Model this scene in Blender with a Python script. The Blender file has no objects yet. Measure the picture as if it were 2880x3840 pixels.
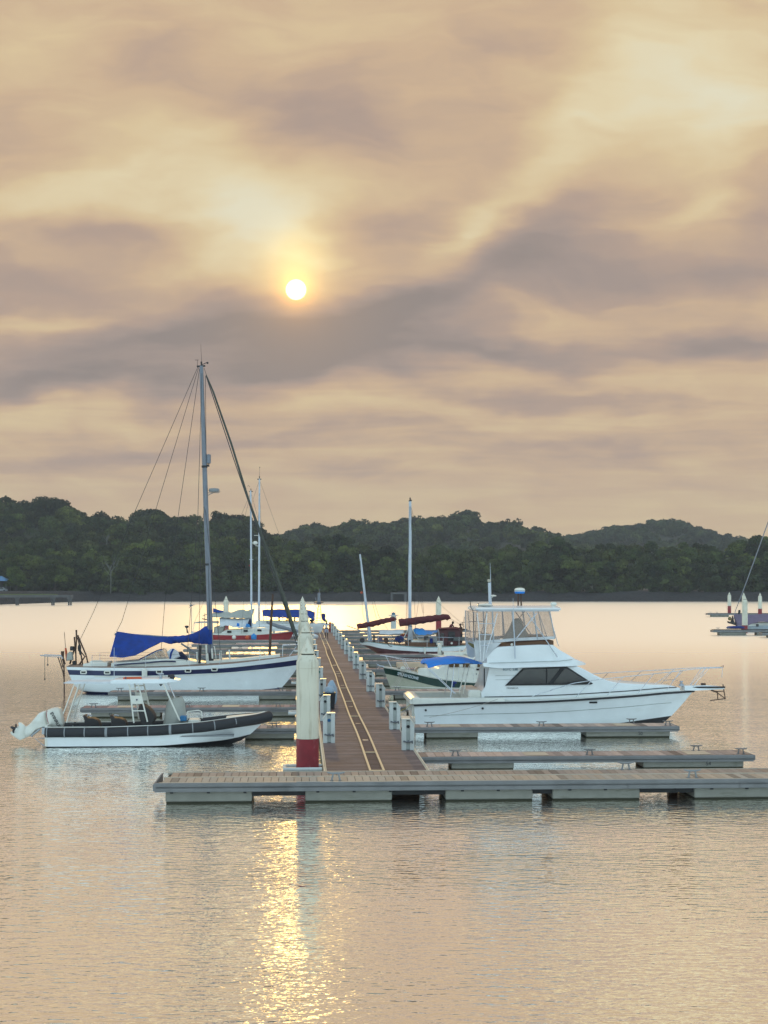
import bpy, bmesh, math, random
import numpy as np
from mathutils import Vector, Matrix, Euler
random.seed(7); RNG = np.random.default_rng(7)
R = math.radians
SC = bpy.context.scene
COL = SC.collection
# ---------------------------------------------------------------- camera, exposure
F, CX, HY, H = 5600.0, 1440.0, 2184.0, 5.95      # focal length and horizon in photo pixels, eye height in metres
cam = bpy.data.cameras.new('camera'); CAM = bpy.data.objects.new('camera', cam); COL.objects.link(CAM)
CAM.location = (0, 0, H); CAM.rotation_euler = (R(90), 0, 0)
cam.sensor_fit = 'AUTO'; cam.sensor_width = 36; cam.lens = F/3840*36
cam.shift_y = (HY-1920)/3840; cam.clip_start = 0.5; cam.clip_end = 6000
SC.camera = CAM
vs = SC.view_settings
vs.view_transform = 'Standard'; vs.look = 'None'; vs.exposure = 0; vs.gamma = 1; vs.use_curve_mapping = False
SC.cycles.use_denoising = True
SC.cycles.max_bounces = 8; SC.cycles.transparent_max_bounces = 16; SC.cycles.volume_bounces = 0
SC.cycles.sample_clamp_direct = 4; SC.cycles.sample_clamp_indirect = 4
SC.cycles.blur_glossy = 0.3
# ---------------------------------------------------------------- world: clouded evening sky
def lin(r, g, b):
    f = lambda c: (c/255)/12.92 if c/255 <= .04045 else ((c/255+.055)/1.055)**2.4
    return (f(r), f(g), f(b), 1)
SUN_EL, SUN_AZ = R(11.1), math.atan2(1110-CX, F)       # azimuth measured from +Y towards +X
W = bpy.data.worlds.new('World'); SC.world = W; W.use_nodes = True
def build_world():
    nt = W.node_tree; nt.nodes.clear(); N = nt.nodes; L = nt.links
    def M(op, a, b=None, c=None, clamp=False):
        n = N.new('ShaderNodeMath'); n.operation = op; n.use_clamp = clamp
        for i, v in enumerate((a, b, c)):
            if v is None: continue
            if isinstance(v, (int, float)): n.inputs[i].default_value = v
            else: L.new(v, n.inputs[i])
        return n.outputs[0]
    tc = N.new('ShaderNodeTexCoord')
    sp = N.new('ShaderNodeSeparateXYZ'); L.new(tc.outputs['Generated'], sp.inputs[0])
    x, y, z = sp.outputs
    yc = M('MAXIMUM', y, .12)
    px = M('MULTIPLY_ADD', M('DIVIDE', x, yc), 5.6, 1.44)          # thousand photo pixels, as fixed sky directions
    py = M('MULTIPLY_ADD', M('DIVIDE', z, yc), -5.6, 2.184)
    def comb(a, b):
        n = N.new('ShaderNodeCombineXYZ')
        for i, v in enumerate((a, b)):
            if isinstance(v, (int, float)): n.inputs[i].default_value = v
            else: L.new(v, n.inputs[i])
        return n.outputs[0]
    def noise(vec, scale, detail=3, rough=.5, dist=0):
        n = N.new('ShaderNodeTexNoise'); n.inputs['Scale'].default_value = scale; n.inputs['Detail'].default_value = detail
        n.inputs['Roughness'].default_value = rough; n.inputs['Distortion'].default_value = dist
        L.new(vec, n.inputs['Vector']); return n
    pw = comb(px, M('MULTIPLY', py, 2.2))
    nw = noise(pw, 1.5, 4, .5)
    sc_ = N.new('ShaderNodeSeparateColor'); L.new(nw.outputs['Color'], sc_.inputs[0])
    wx = M('ADD', px, M('MULTIPLY', M('SUBTRACT', sc_.outputs[0], .5), .62))
    wy = M('ADD', py, M('MULTIPLY', M('SUBTRACT', sc_.outputs[1], .5), .36))
    P = comb(wx, wy)
    t = M('ADD', .565, 0.0)
    k = 1.736e-3
    G = [ (130,90,220,120,0,.10), (700,260,270,100,8,-.20), (30,300,110,110,0,-.10), (90,425,230,65,0,.20),
          (340,300,200,110,0,.12), (570,500,130,110,0,.26), (470,470,330,170,0,.14), (215,515,150,38,6,-.27),
          (830,515,110,60,-20,-.15), (1010,490,190,48,-35,.27), (1160,340,220,70,-45,.12), (1450,170,270,170,-25,.29),
          (1610,280,170,120,-40,.20), (1180,520,230,150,-20,-.29), (1520,590,240,45,0,-.27), (820,690,300,60,-22,-.30),
          (420,735,480,70,-3,-.46), (60,600,210,50,0,-.24), (130,830,400,36,2,-.36), (720,800,330,27,-3,-.24),
          (1110,770,330,30,2,-.28), (1570,755,170,36,0,-.34), (760,862,360,42,3,.15), (1150,700,170,38,4,.14),
          (1100,865,260,26,4,-.16), (330,955,260,26,-5,-.12), (1250,972,330,24,2,-.15), (110,885,220,36,0,.08),
          (900,935,420,16,-2,-.10), (330,120,160,120,0,-.10), (640,60,260,60,0,.10), (1080,110,220,60,0,-.08),
          (120,680,150,26,4,.15), (1400,480,200,30,-14,.10), (1620,440,90,90,0,-.14), (1300,860,360,16,0,-.10),
          (700,1010,500,14,1,-.06), (1380,905,300,14,-3,.07), (200,1000,300,16,-4,-.05)]
    for gx, gy, sx, sy, ang, amp in G:
        m = N.new('ShaderNodeMapping'); m.vector_type = 'TEXTURE'
        m.inputs['Location'].default_value = (gx*k, gy*k, 0); m.inputs['Rotation'].default_value = (0, 0, R(ang))
        m.inputs['Scale'].default_value = (sx*k, sy*k, 1); L.new(P, m.inputs['Vector'])
        d = N.new('ShaderNodeVectorMath'); d.operation = 'DOT_PRODUCT'
        L.new(m.outputs[0], d.inputs[0]); L.new(m.outputs[0], d.inputs[1])
        e = M('EXPONENT', M('MULTIPLY', d.outputs['Value'], -1.0))
        t = M('MULTIPLY_ADD', e, amp, t)
    # streaky cloud grain, finer and flatter towards the horizon
    n1 = noise(comb(wx, M('MULTIPLY', wy, 3.0)), 2.2, 5, .5, .3)
    t = M('MULTIPLY_ADD', M('SUBTRACT', n1.outputs[0], .5), .32, t)
    rt = N.new('ShaderNodeMapping'); rt.inputs['Rotation'].default_value = (0,0,R(22)); rt.inputs['Scale'].default_value = (1.0,4.5,1); L.new(P, rt.inputs['Vector'])
    n3 = noise(rt.outputs[0], 3.0, 4, .5, .3)
    t = M('MULTIPLY_ADD', M('SUBTRACT', n3.outputs[0], .5), .13, t)
    n2 = noise(comb(M('MULTIPLY', px, .6), M('MULTIPLY', py, 6.0)), 2.6, 6, .55, .5)
    low = M('MULTIPLY', M('SUBTRACT', py, .95), 1.6, clamp=True)
    t = M('MULTIPLY_ADD', M('MULTIPLY', M('SUBTRACT', n2.outputs[0], .5), low), .42, t)
    t = M('MULTIPLY_ADD', M('SUBTRACT', t, .56), 1.22, .525)
    hor = M('MULTIPLY', M('SUBTRACT', py, 1.75), 3.0, clamp=True)      # haze flattens the clouds at the horizon
    t = M('ADD', M('MULTIPLY', t, M('SUBTRACT', 1.0, M('MULTIPLY', hor, .72))), M('MULTIPLY', hor, .375+.11))
    cr = N.new('ShaderNodeValToRGB'); L.new(t, cr.inputs[0])
    el = cr.color_ramp.elements
    stops = [(0, (150,138,132)), (.18, (167,150,141)), (.36, (185,161,144)), (.52, (207,179,148)), (.68, (220,197,157)), (.84, (229,213,175)), (1, (230,223,195))]
    el[0].position = 0; el[0].color = lin(*stops[0][1]); el[1].position = 1; el[1].color = lin(*stops[-1][1])
    for p_, c_ in stops[1:-1]:
        e_ = el.new(p_); e_.color = lin(*c_)
    front = cr.outputs[0]
    # glow of the sun through the cloud
    dx = M('SUBTRACT', px, 1.110); dy = M('SUBTRACT', py, 1.086)
    r2 = M('ADD', M('MULTIPLY', dx, dx), M('MULTIPLY', dy, dy))
    dyu = M('SUBTRACT', py, .98)
    r2u = M('ADD', M('MULTIPLY', dx, dx), M('MULTIPLY', M('MULTIPLY', dyu, dyu), .9))
    def addc(base, fac, col):
        n = N.new('ShaderNodeMix'); n.data_type = 'RGBA'; n.blend_type = 'ADD'; n.inputs[0].default_value = 1
        v = N.new('ShaderNodeVectorMath'); v.operation = 'SCALE'; v.inputs[0].default_value = col
        L.new(fac, v.inputs['Scale']); L.new(base, n.inputs[6]); L.new(v.outputs[0], n.inputs[7]); return n.outputs[2]
    front = addc(front, M('EXPONENT', M('MULTIPLY', r2, -1/.0034)), (.85, .42, .04))
    front = addc(front, M('EXPONENT', M('MULTIPLY', r2, -1/.012)), (.24, .09, .0))
    front = addc(front, M('EXPONENT', M('MULTIPLY', r2u, -1/.013)), (.34, .30, .10))
    front = addc(front, M('EXPONENT', M('MULTIPLY', r2, -1/.075)), (.11, .05, .0))
    rr = M('SQRT', r2)
    disc = M('SUBTRACT', 1.0, M('MULTIPLY', M('SUBTRACT', rr, .0305), 1/.010, clamp=True), clamp=True)
    front = addc(front, disc, (3.0, 2.6, 2.0))
    # sky behind and above the viewer: pale, cooler cloud with the clear-sky blue in it
    sky = N.new('ShaderNodeTexSky'); sky.sky_type = 'NISHITA'; sky.sun_disc = False
    sky.sun_elevation = SUN_EL; sky.sun_rotation = SUN_AZ
    sky.air_density = 1.2; sky.dust_density = 2.5
    v = N.new('ShaderNodeVectorMath'); v.operation = 'SCALE'; v.inputs['Scale'].default_value = .085   # sky strength
    L.new(sky.outputs[0], v.inputs[0])
    a = N.new('ShaderNodeMix'); a.data_type = 'RGBA'; a.blend_type = 'ADD'; a.inputs[0].default_value = 1
    L.new(v.outputs[0], a.inputs[6])
    zz = N.new('ShaderNodeMapRange'); zz.interpolation_type = 'SMOOTHSTEP'; L.new(z, zz.inputs[0]); zz.inputs[1].default_value = 0; zz.inputs[2].default_value = .9; zz.inputs[3].default_value = 1.15; zz.inputs[4].default_value = 1.35
    vz_ = N.new('ShaderNodeVectorMath'); vz_.operation = 'SCALE'; vz_.inputs[0].default_value = (.49, .66, .76); L.new(zz.outputs[0], vz_.inputs['Scale']); L.new(vz_.outputs[0], a.inputs[7])
    mp = N.new('ShaderNodeMapRange'); mp.interpolation_type = 'SMOOTHERSTEP'
    L.new(y, mp.inputs[0]); mp.inputs[1].default_value = .05; mp.inputs[2].default_value = .62
    mx = N.new('ShaderNodeMix'); mx.data_type = 'RGBA'
    L.new(mp.outputs[0], mx.inputs[0]); L.new(a.outputs[2], mx.inputs[6]); L.new(front, mx.inputs[7])
    bg = N.new('ShaderNodeBackground'); bg.inputs[1].default_value = 1.0
    L.new(mx.outputs[2], bg.inputs[0])
    out = N.new('ShaderNodeOutputWorld'); L.new(bg.outputs[0], out.inputs[0])
build_world()
W.cycles.sampling_method = 'MANUAL'; W.cycles.sample_map_resolution = 1024
# ---------------------------------------------------------------- sun, veiled by smoke and cloud
sl = bpy.data.lights.new('sun', 'SUN'); sl.energy = 0.26; sl.angle = R(0.6); sl.color = (1.0, .58, .13)
SUN = bpy.data.objects.new('sun', sl); COL.objects.link(SUN)
sd = Vector((math.sin(SUN_AZ)*math.cos(SUN_EL), math.cos(SUN_AZ)*math.cos(SUN_EL), math.sin(SUN_EL)))
SUN.rotation_euler = sd.to_track_quat('Z', 'Y').to_euler(); SUN.location = sd*100

# ---------------------------------------------------------------- coordinates of the marina
ANG = R(3.19); CA, SA = math.cos(ANG), math.sin(ANG)
def P(u, v, z=0.0):
    """u metres along the walkway away from the viewer, v metres to its right"""
    return Vector((-u*SA+v*CA, u*CA+v*SA, z))
def vz(px, py, u):
    """the point of a vertical plane u metres down the walkway seen at a photo pixel -> (v, z)"""
    a = (px-CX)/F; Y = u/(CA-a*SA)
    return a*Y*CA+Y*SA, H-(py-HY)*Y/F
def at(px, py, D):
    return Vector(((px-CX)*D/F, D, H-(py-HY)*D/F))
def crv(pts):
    xs = [p[0] for p in pts]; ys = [p[1] for p in pts]
    n = len(xs); m = []
    for i in range(n):
        if i == 0: m.append((ys[1]-ys[0])/(xs[1]-xs[0]))
        elif i == n-1: m.append((ys[-1]-ys[-2])/(xs[-1]-xs[-2]))
        else:
            a = (ys[i]-ys[i-1])/(xs[i]-xs[i-1]); b = (ys[i+1]-ys[i])/(xs[i+1]-xs[i])
            m.append(0 if a*b <= 0 else 2*a*b/(a+b))
    def f(x):
        if x <= xs[0]: return ys[0]
        if x >= xs[-1]: return ys[-1]
        i = max(j for j in range(n-1) if xs[j] <= x)
        h = xs[i+1]-xs[i]; t = (x-xs[i])/h; t2 = t*t; t3 = t2*t
        return (2*t3-3*t2+1)*ys[i]+(t3-2*t2+t)*h*m[i]+(-2*t3+3*t2)*ys[i+1]+(t3-t2)*h*m[i+1]
    return f

# ---------------------------------------------------------------- mesh building helpers
def tag(o, label=None, cat=None, group=None, kind=None):
    if label: o['label'] = label
    if cat: o['category'] = cat
    if group: o['group'] = group
    if kind: o['kind'] = kind
    return o
def empty(name, loc=(0,0,0), rz=0, label=None, cat=None, group=None):
    o = bpy.data.objects.new(name, None); COL.objects.link(o); o.location = loc; o.rotation_euler = (0,0,rz)
    o.empty_display_size = .3
    return tag(o, label, cat, group)
class MB:
    def __init__(s): s.v = []; s.f = []; s.m = []; s.c = []
    def add(s, vs_, fs_, m=0, c=None):
        b = len(s.v); s.v += [tuple(p) for p in vs_]
        for f in fs_:
            s.f.append(tuple(i+b for i in f)); s.m.append(m); s.c.append(c)
        return s
    def box(s, a, b, m=0, c=None, rz=0, bev=0, cen=None):
        x0,y0,z0 = a; x1,y1,z1 = b
        if bev:
            e = bev; pts = []
            for z, i in ((z0,e),(z0+e,0),(z1-e,0),(z1,e)):
                for x, y in ((x0+i,y0+i+e*(i==0)),(x0+i+e*(i==0),y0+i),(x1-i-e*(i==0),y0+i),(x1-i,y0+i+e*(i==0)),(x1-i,y1-i-e*(i==0)),(x1-i-e*(i==0),y1-i),(x0+i+e*(i==0),y1-i),(x0+i,y1-i-e*(i==0))):
                    pts.append((x,y,z))
            fs = [tuple(range(7,-1,-1)), tuple(range(24,32))]
            for r in range(3):
                for k in range(8): fs.append((r*8+k, r*8+(k+1)%8, (r+1)*8+(k+1)%8, (r+1)*8+k))
        else:
            pts = [(x0,y0,z0),(x1,y0,z0),(x1,y1,z0),(x0,y1,z0),(x0,y0,z1),(x1,y0,z1),(x1,y1,z1),(x0,y1,z1)]
            fs = [(0,3,2,1),(4,5,6,7),(0,1,5,4),(1,2,6,5),(2,3,7,6),(3,0,4,7)]
        if rz:
            cx, cy = cen if cen else ((x0+x1)/2, (y0+y1)/2); cc, ss = math.cos(rz), math.sin(rz)
            pts = [(cx+(x-cx)*cc-(y-cy)*ss, cy+(x-cx)*ss+(y-cy)*cc, z) for x,y,z in pts]
        return s.add(pts, fs, m, c)
    def prism(s, poly, y0, y1, m=0, top=None, c=None):
        """poly of (x,z) extruded along y; top = other outline at y1"""
        n = len(poly); q = top or poly
        pts = [(x,y0,z) for x,z in poly]+[(x,y1,z) for x,z in q]
        fs = [tuple(range(n-1,-1,-1)), tuple(range(n,2*n))]+[(i,(i+1)%n,n+(i+1)%n,n+i) for i in range(n)]
        return s.add(pts, fs, m, c)
    def tube(s, pts, r, n=6, m=0, cap=True, c=None):
        pts = [Vector(p) for p in pts]; rs = r if isinstance(r, (list,tuple)) else [r]*len(pts)
        V = []; prev = None
        for i, p in enumerate(pts):
            d = (pts[min(i+1,len(pts)-1)]-pts[max(i-1,0)])
            d = d.normalized() if d.length > 1e-9 else Vector((0,0,1))
            if prev is None:
                ref = Vector((0,0,1)) if abs(d.z) < .9 else Vector((1,0,0)); a = d.cross(ref).normalized()
            else:
                a = (prev-d*prev.dot(d)); a = a.normalized() if a.length > 1e-6 else d.orthogonal().normalized()
            prev = a; b = d.cross(a)
            for k in range(n):
                th = 2*math.pi*k/n; V.append(p+(a*math.cos(th)+b*math.sin(th))*rs[i])
        fs = []
        for i in range(len(pts)-1):
            for k in range(n): fs.append((i*n+k, i*n+(k+1)%n, (i+1)*n+(k+1)%n, (i+1)*n+k))
        if cap: fs += [tuple(range(n-1,-1,-1)), tuple(range((len(pts)-1)*n, len(pts)*n))]
        return s.add(V, fs, m, c)
    def lathe(s, prof, n=16, m=0, o=(0,0,0), sx=1, sy=1, ms=None):
        V = []; fs = []
        for r, z in prof:
            for k in range(n):
                th = 2*math.pi*k/n; V.append((o[0]+r*sx*math.cos(th), o[1]+r*sy*math.sin(th), o[2]+z))
        b = len(s.v); s.v += V
        for i in range(len(prof)-1):
            for k in range(n):
                s.f.append((b+i*n+k, b+i*n+(k+1)%n, b+(i+1)*n+(k+1)%n, b+(i+1)*n+k)); s.m.append(ms[i] if ms else m); s.c.append(None)
        for i in (0, len(prof)-1):
            if prof[i][0] > 1e-4:
                s.f.append(tuple(b+i*n+k for k in (range(n-1,-1,-1) if i == 0 else range(n)))); s.m.append(ms[max(i-1,0)] if ms else m); s.c.append(None)
        return s
    def ball(s, c, r, m=0, n=10, k=6):
        rx, ry, rz = r if isinstance(r, (tuple,list)) else (r,r,r)
        prof = [(max(math.sin(math.pi*i/k),1e-3), -math.cos(math.pi*i/k)*rz) for i in range(k+1)]
        V = []
        return s.lathe([(a, b) for a, b in prof], n, m, c, rx, ry)
    def grid(s, g, m=0, thick=0, c=None):
        """g[i][j] points; optional thickness makes a closed slab"""
        ni, nj = len(g), len(g[0]); V = [tuple(p) for row in g for p in row]
        fs = [(i*nj+j, i*nj+j+1, (i+1)*nj+j+1, (i+1)*nj+j) for i in range(ni-1) for j in range(nj-1)]
        if thick:
            nrm = [Vector((0,0,0)) for _ in V]
            for f in fs:
                a, b, d = Vector(V[f[0]]), Vector(V[f[1]]), Vector(V[f[3]]); q = (b-a).cross(d-a)
                for i in f: nrm[i] += q
            B = [tuple(Vector(V[i])-(nrm[i].normalized() if nrm[i].length else Vector((0,0,1)))*thick) for i in range(len(V))]
            o = len(V); fs2 = [tuple(o+i for i in reversed(f)) for f in fs]
            rim = [j for j in range(nj)]+[i*nj+nj-1 for i in range(1,ni)]+[(ni-1)*nj+j for j in range(nj-2,-1,-1)]+[i*nj for i in range(ni-2,0,-1)]
            fs3 = [(rim[q], o+rim[q], o+rim[(q+1)%len(rim)], rim[(q+1)%len(rim)]) for q in range(len(rim))]
            V += B; fs += fs2+fs3
        return s.add(V, fs, m, c)
    def build(s, name, mats, parent=None, smooth=None, label=None):
        me = bpy.data.meshes.new(name); me.from_pydata(s.v, [], s.f)
        mats = mats if isinstance(mats, (list,tuple)) else [mats]
        for m in mats: me.materials.append(m)
        me.polygons.foreach_set('material_index', s.m)
        if any(c is not None for c in s.c):
            a = me.color_attributes.new('tint', 'FLOAT_COLOR', 'CORNER')
            buf = np.ones((len(me.loops), 4), np.float32); k = 0
            for f, c in zip(s.f, s.c):
                if c is not None: buf[k:k+len(f), :3] = c
                k += len(f)
            a.data.foreach_set('color', buf.ravel())
        if smooth:
            me.shade_smooth(); me.set_sharp_from_angle(angle=R(smooth))
        me.update(); me.validate()
        o = bpy.data.objects.new(name, me); COL.objects.link(o)
        if parent: o.parent = parent
        if label: o['label'] = label
        return o
def copy_tree(o, parent=None, children=None):
    if children is None: children = {}
    c = o.copy(); COL.objects.link(c)
    if parent: c.parent = parent
    for ch in KIDS.get(o.name, []): copy_tree(ch, c)
    return c
KIDS = {}
def note_kids(o):
    KIDS.clear()
    for q in COL.objects:
        if q.parent: KIDS.setdefault(q.parent.name, []).append(q)
def text(s, name, parent, loc, rot, size, mat, ext=.004, sx=1, bold=0):
    cu = bpy.data.curves.new(name, 'FONT'); cu.body = s; cu.size = size; cu.extrude = ext; cu.align_x = 'CENTER'; cu.align_y = 'CENTER'; cu.offset = bold
    t = bpy.data.objects.new('tmp', cu); COL.objects.link(t)
    dg = bpy.context.evaluated_depsgraph_get(); me = bpy.data.meshes.new_from_object(t.evaluated_get(dg))
    bpy.data.objects.remove(t); me.materials.clear(); me.materials.append(mat); me.name = name
    o = bpy.data.objects.new(name, me); COL.objects.link(o); o.parent = parent; o.location = loc; o.rotation_euler = rot; o.scale = (sx, 1, 1)
    return o
FRONT = (R(90), 0, 0)      # lettering that faces the viewer side of a boat or dock

# ---------------------------------------------------------------- materials
def mat(name, col, rough=.5, metal=0, var=.12, scale=3.0, bump=0, bscale=40, spec=.5, tint=False, stain=None, coat=0, trans=0):
    m = bpy.data.materials.new(name); m.use_nodes = True; nt = m.node_tree; b = nt.nodes['Principled BSDF']; L = nt.links
    b.inputs['Roughness'].default_value = rough; b.inputs['Metallic'].default_value = metal
    b.inputs['Specular IOR Level'].default_value = spec; b.inputs['Coat Weight'].default_value = coat
    tc = nt.nodes.new('ShaderNodeTexCoord')
    n = nt.nodes.new('ShaderNodeTexNoise'); n.inputs['Scale'].default_value = scale; n.inputs['Detail'].default_value = 6
    L.new(tc.outputs['Object'], n.inputs['Vector'])
    mr = nt.nodes.new('ShaderNodeMapRange'); L.new(n.outputs[0], mr.inputs[0])
    mr.inputs[1].default_value = .3; mr.inputs[2].default_value = .7; mr.inputs[3].default_value = 1-var; mr.inputs[4].default_value = 1+var*.6
    vm = nt.nodes.new('ShaderNodeVectorMath'); vm.operation = 'SCALE'; vm.inputs[0].default_value = col[:3]; L.new(mr.outputs[0], vm.inputs['Scale'])
    out = vm.outputs[0]
    if tint:
        at_ = nt.nodes.new('ShaderNodeAttribute'); at_.attribute_name = 'tint'
        v2 = nt.nodes.new('ShaderNodeVectorMath'); v2.operation = 'MULTIPLY'; L.new(out, v2.inputs[0]); L.new(at_.outputs['Color'], v2.inputs[1]); out = v2.outputs[0]
    if stain:
        scol, samt, sscale = stain
        n3 = nt.nodes.new('ShaderNodeTexNoise'); n3.inputs['Detail'].default_value = 8; n3.inputs['Roughness'].default_value = .65
        mpp = nt.nodes.new('ShaderNodeMapping'); mpp.inputs['Scale'].default_value = sscale; L.new(tc.outputs['Object'], mpp.inputs[0]); L.new(mpp.outputs[0], n3.inputs['Vector']); n3.inputs['Scale'].default_value = 1
        m3 = nt.nodes.new('ShaderNodeMapRange'); L.new(n3.outputs[0], m3.inputs[0]); m3.inputs[1].default_value = .55; m3.inputs[2].default_value = .75; m3.inputs[4].default_value = samt
        mx = nt.nodes.new('ShaderNodeMix'); mx.data_type = 'RGBA'; L.new(m3.outputs[0], mx.inputs[0]); L.new(out, mx.inputs[6]); mx.inputs[7].default_value = (*scol, 1); out = mx.outputs[2]
    L.new(out, b.inputs['Base Color'])
    if bump:
        n2 = nt.nodes.new('ShaderNodeTexNoise'); n2.inputs['Scale'].default_value = bscale; n2.inputs['Detail'].default_value = 4; L.new(tc.outputs['Object'], n2.inputs['Vector'])
        bp = nt.nodes.new('ShaderNodeBump'); bp.inputs['Strength'].default_value = .6; bp.inputs['Distance'].default_value = bump
        L.new(n2.outputs[0], bp.inputs['Height']); L.new(bp.outputs[0], b.inputs['Normal'])
    rr = nt.nodes.new('ShaderNodeMapRange'); L.new(n.outputs[0], rr.inputs[0]); rr.inputs[3].default_value = max(rough-.08, .02); rr.inputs[4].default_value = min(rough+.12, 1)
    L.new(rr.outputs[0], b.inputs['Roughness'])
    return m
MT = dict(
 gel=mat('white_gelcoat', (.80,.83,.84), .22, var=.05, scale=1.5, coat=.3, stain=((.5,.47,.38), .25, (.6,.6,2.5))),
 gelw=mat('warm_white_gelcoat', (.72,.71,.64), .3, var=.07, stain=((.45,.40,.28), .3, (.8,.8,3))),
 navy=mat('navy_paint', (.010,.016,.075), .3, coat=.2), black=mat('black_rubber', (.016,.016,.02), .55, bump=.003, bscale=60),
 boot=mat('antifouling_black', (.014,.013,.016), .6), glass=mat('dark_window', (.012,.014,.02), .06, spec=.8, var=.3),
 red=mat('red_hull_paint', (.30,.012,.018), .35, var=.15), maroon=mat('maroon_paint', (.075,.012,.016), .45, var=.2),
 green=mat('green_hull_paint', (.008,.045,.034), .3), grey=mat('grey_paint', (.25,.26,.27), .5),
 blue=mat('blue_canvas', (.004,.038,.24), .85, bump=.04, bscale=3.5, var=.3, scale=2.5), blueb=mat('bright_blue_canvas', (.004,.19,.64), .7, bump=.015, bscale=7, var=.15),
 tarp=mat('light_blue_tarp', (.02,.24,.62), .5, bump=.03, bscale=6), greyc=mat('grey_canvas', (.40,.40,.36), .85, bump=.02, bscale=8, stain=((.2,.19,.15), .6, (2,2,3))),
 whitec=mat('white_canvas', (.62,.64,.66), .85, bump=.02, bscale=8), maroonc=mat('maroon_sail_cover', (.10,.014,.020), .8, bump=.02, bscale=9, var=.25),
 purple=mat('faded_purple_canvas', (.17,.13,.19), .85, bump=.02, bscale=5, stain=((.16,.05,.09), .9, (.5,.5,.5))),
 alu=mat('aluminium', (.42,.45,.50), .38, .6), steel=mat('stainless_steel', (.62,.64,.68), .25, .9), mast=mat('grey_spar', (.20,.215,.25), .45, .25, stain=((.09,.09,.1), .6, (8,8,.6))),
 mastw=mat('white_spar', (.52,.56,.62), .45, var=.1), dark=mat('dark_gear', (.03,.028,.03), .6), rust=mat('rusty_iron', (.085,.045,.030), .75, bump=.006),
 teak=mat('weathered_teak', (.22,.15,.12), .7, var=.25, scale=9), orange=mat('orange_plastic', (.60,.09,.025), .45), wire=mat('rigging_wire', (.05,.05,.055), .5, .3),
 rope=mat('rope', (.35,.32,.28), .9), ropeb=mat('green_rope', (.05,.11,.07), .9), cream=mat('cream_float', (.245,.235,.20), .75, bump=.004, bscale=30, var=.12, stain=((.10,.09,.05), .7, (1.2,1.2,7))),
 pile=mat('cream_pile_paint', (.66,.62,.50), .5, var=.08, scale=1.2, bump=.002, bscale=90, stain=((.26,.19,.10), .8, (8,8,.5))), pilered=mat('red_pile_band', (.24,.016,.026), .6, var=.25, stain=((.30,.18,.18), .5, (5,5,3))),
 algae=mat('algae_line', (.035,.033,.018), .9, bump=.01), fascia=mat('grey_dock_fender', (.18,.175,.175), .5, var=.18, scale=2, stain=((.07,.07,.075), .6, (.6,4,4))),
 fdark=mat('dark_dock_frame', (.018,.017,.018), .7), deckt=mat('tan_dock_tile', (.42,.33,.27), .8, spec=.2, tint=True, var=.12, scale=14, bump=.003, bscale=60), deckf=mat('finger_dock_plank', (.37,.285,.26), .8, spec=.2, tint=True, var=.15, scale=12),
 deckw=mat('brown_walkway_plank', (.185,.132,.122), .75, spec=.2, tint=True, var=.22, scale=2.2, stain=((.07,.05,.045), .75, (1.0,2.6,1))), kerb=mat('pale_edge_strip', (.52,.47,.38), .6), rail=mat('golden_wood_batten', (.56,.44,.30), .55, var=.1, scale=8),
 ped=mat('pedestal_plastic', (.56,.58,.56), .4, var=.06, stain=((.3,.27,.2), .4, (5,5,2))), pedg=mat('pedestal_panel', (.36,.39,.37), .5), pedk=mat('socket_black', (.012,.014,.018), .4), pedb=mat('socket_blue', (.01,.10,.25), .4), pedn=mat('socket_green', (.02,.16,.12), .4), hose=mat('grey_hose', (.13,.14,.16), .6),
 rock=mat('embankment_stone', (.026,.022,.023), .95, bump=.5, bscale=1.2, var=.7, scale=1.1), soil=mat('hill_soil', (.030,.034,.018), .95, var=.4, scale=.05), conc=mat('dark_concrete', (.10,.095,.095), .9, var=.3, scale=.6),
 grassy=mat('grass_edge', (.10,.12,.03), .95), bluer=mat('blue_roof', (.05,.20,.40), .5), bark=mat('bark', (.06,.05,.04), .9), barkp=mat('pale_bark', (.17,.165,.15), .9),
 skin=mat('skin', (.16,.075,.045), .6), skind=mat('dark_skin', (.05,.026,.018), .6), hair=mat('black_hair', (.012,.01,.01), .7), whites=mat('white_clothing', (.60,.63,.68), .85), shorts=mat('grey_shorts', (.33,.34,.42), .85), redcl=mat('red_shirt', (.22,.04,.06), .85), darkcl=mat('dark_clothing', (.02,.02,.028), .85), lime=mat('lime_cap', (.50,.62,.08), .8), eyew=mat('eye', (.02,.02,.02), .3),
 yellow=mat('yellow_rope', (.45,.36,.08), .8), letterb=mat('blue_lettering', (.05,.16,.24), .5), letterk=mat('black_lettering', (.03,.03,.035), .5), letterw=mat('white_lettering', (.55,.62,.66), .5), letterr=mat('red_stripe', (.30,.03,.04), .5),
 wood=mat('brown_wood', (.13,.055,.022), .55, var=.25), bluebox=mat('blue_box', (.02,.17,.38), .5), peach=mat('peach_board', (.55,.42,.30), .7), sack=mat('translucent_bag', (.32,.42,.52), .35, bump=.03, bscale=14), tyre=mat('tyre', (.02,.02,.02), .8))
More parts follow.
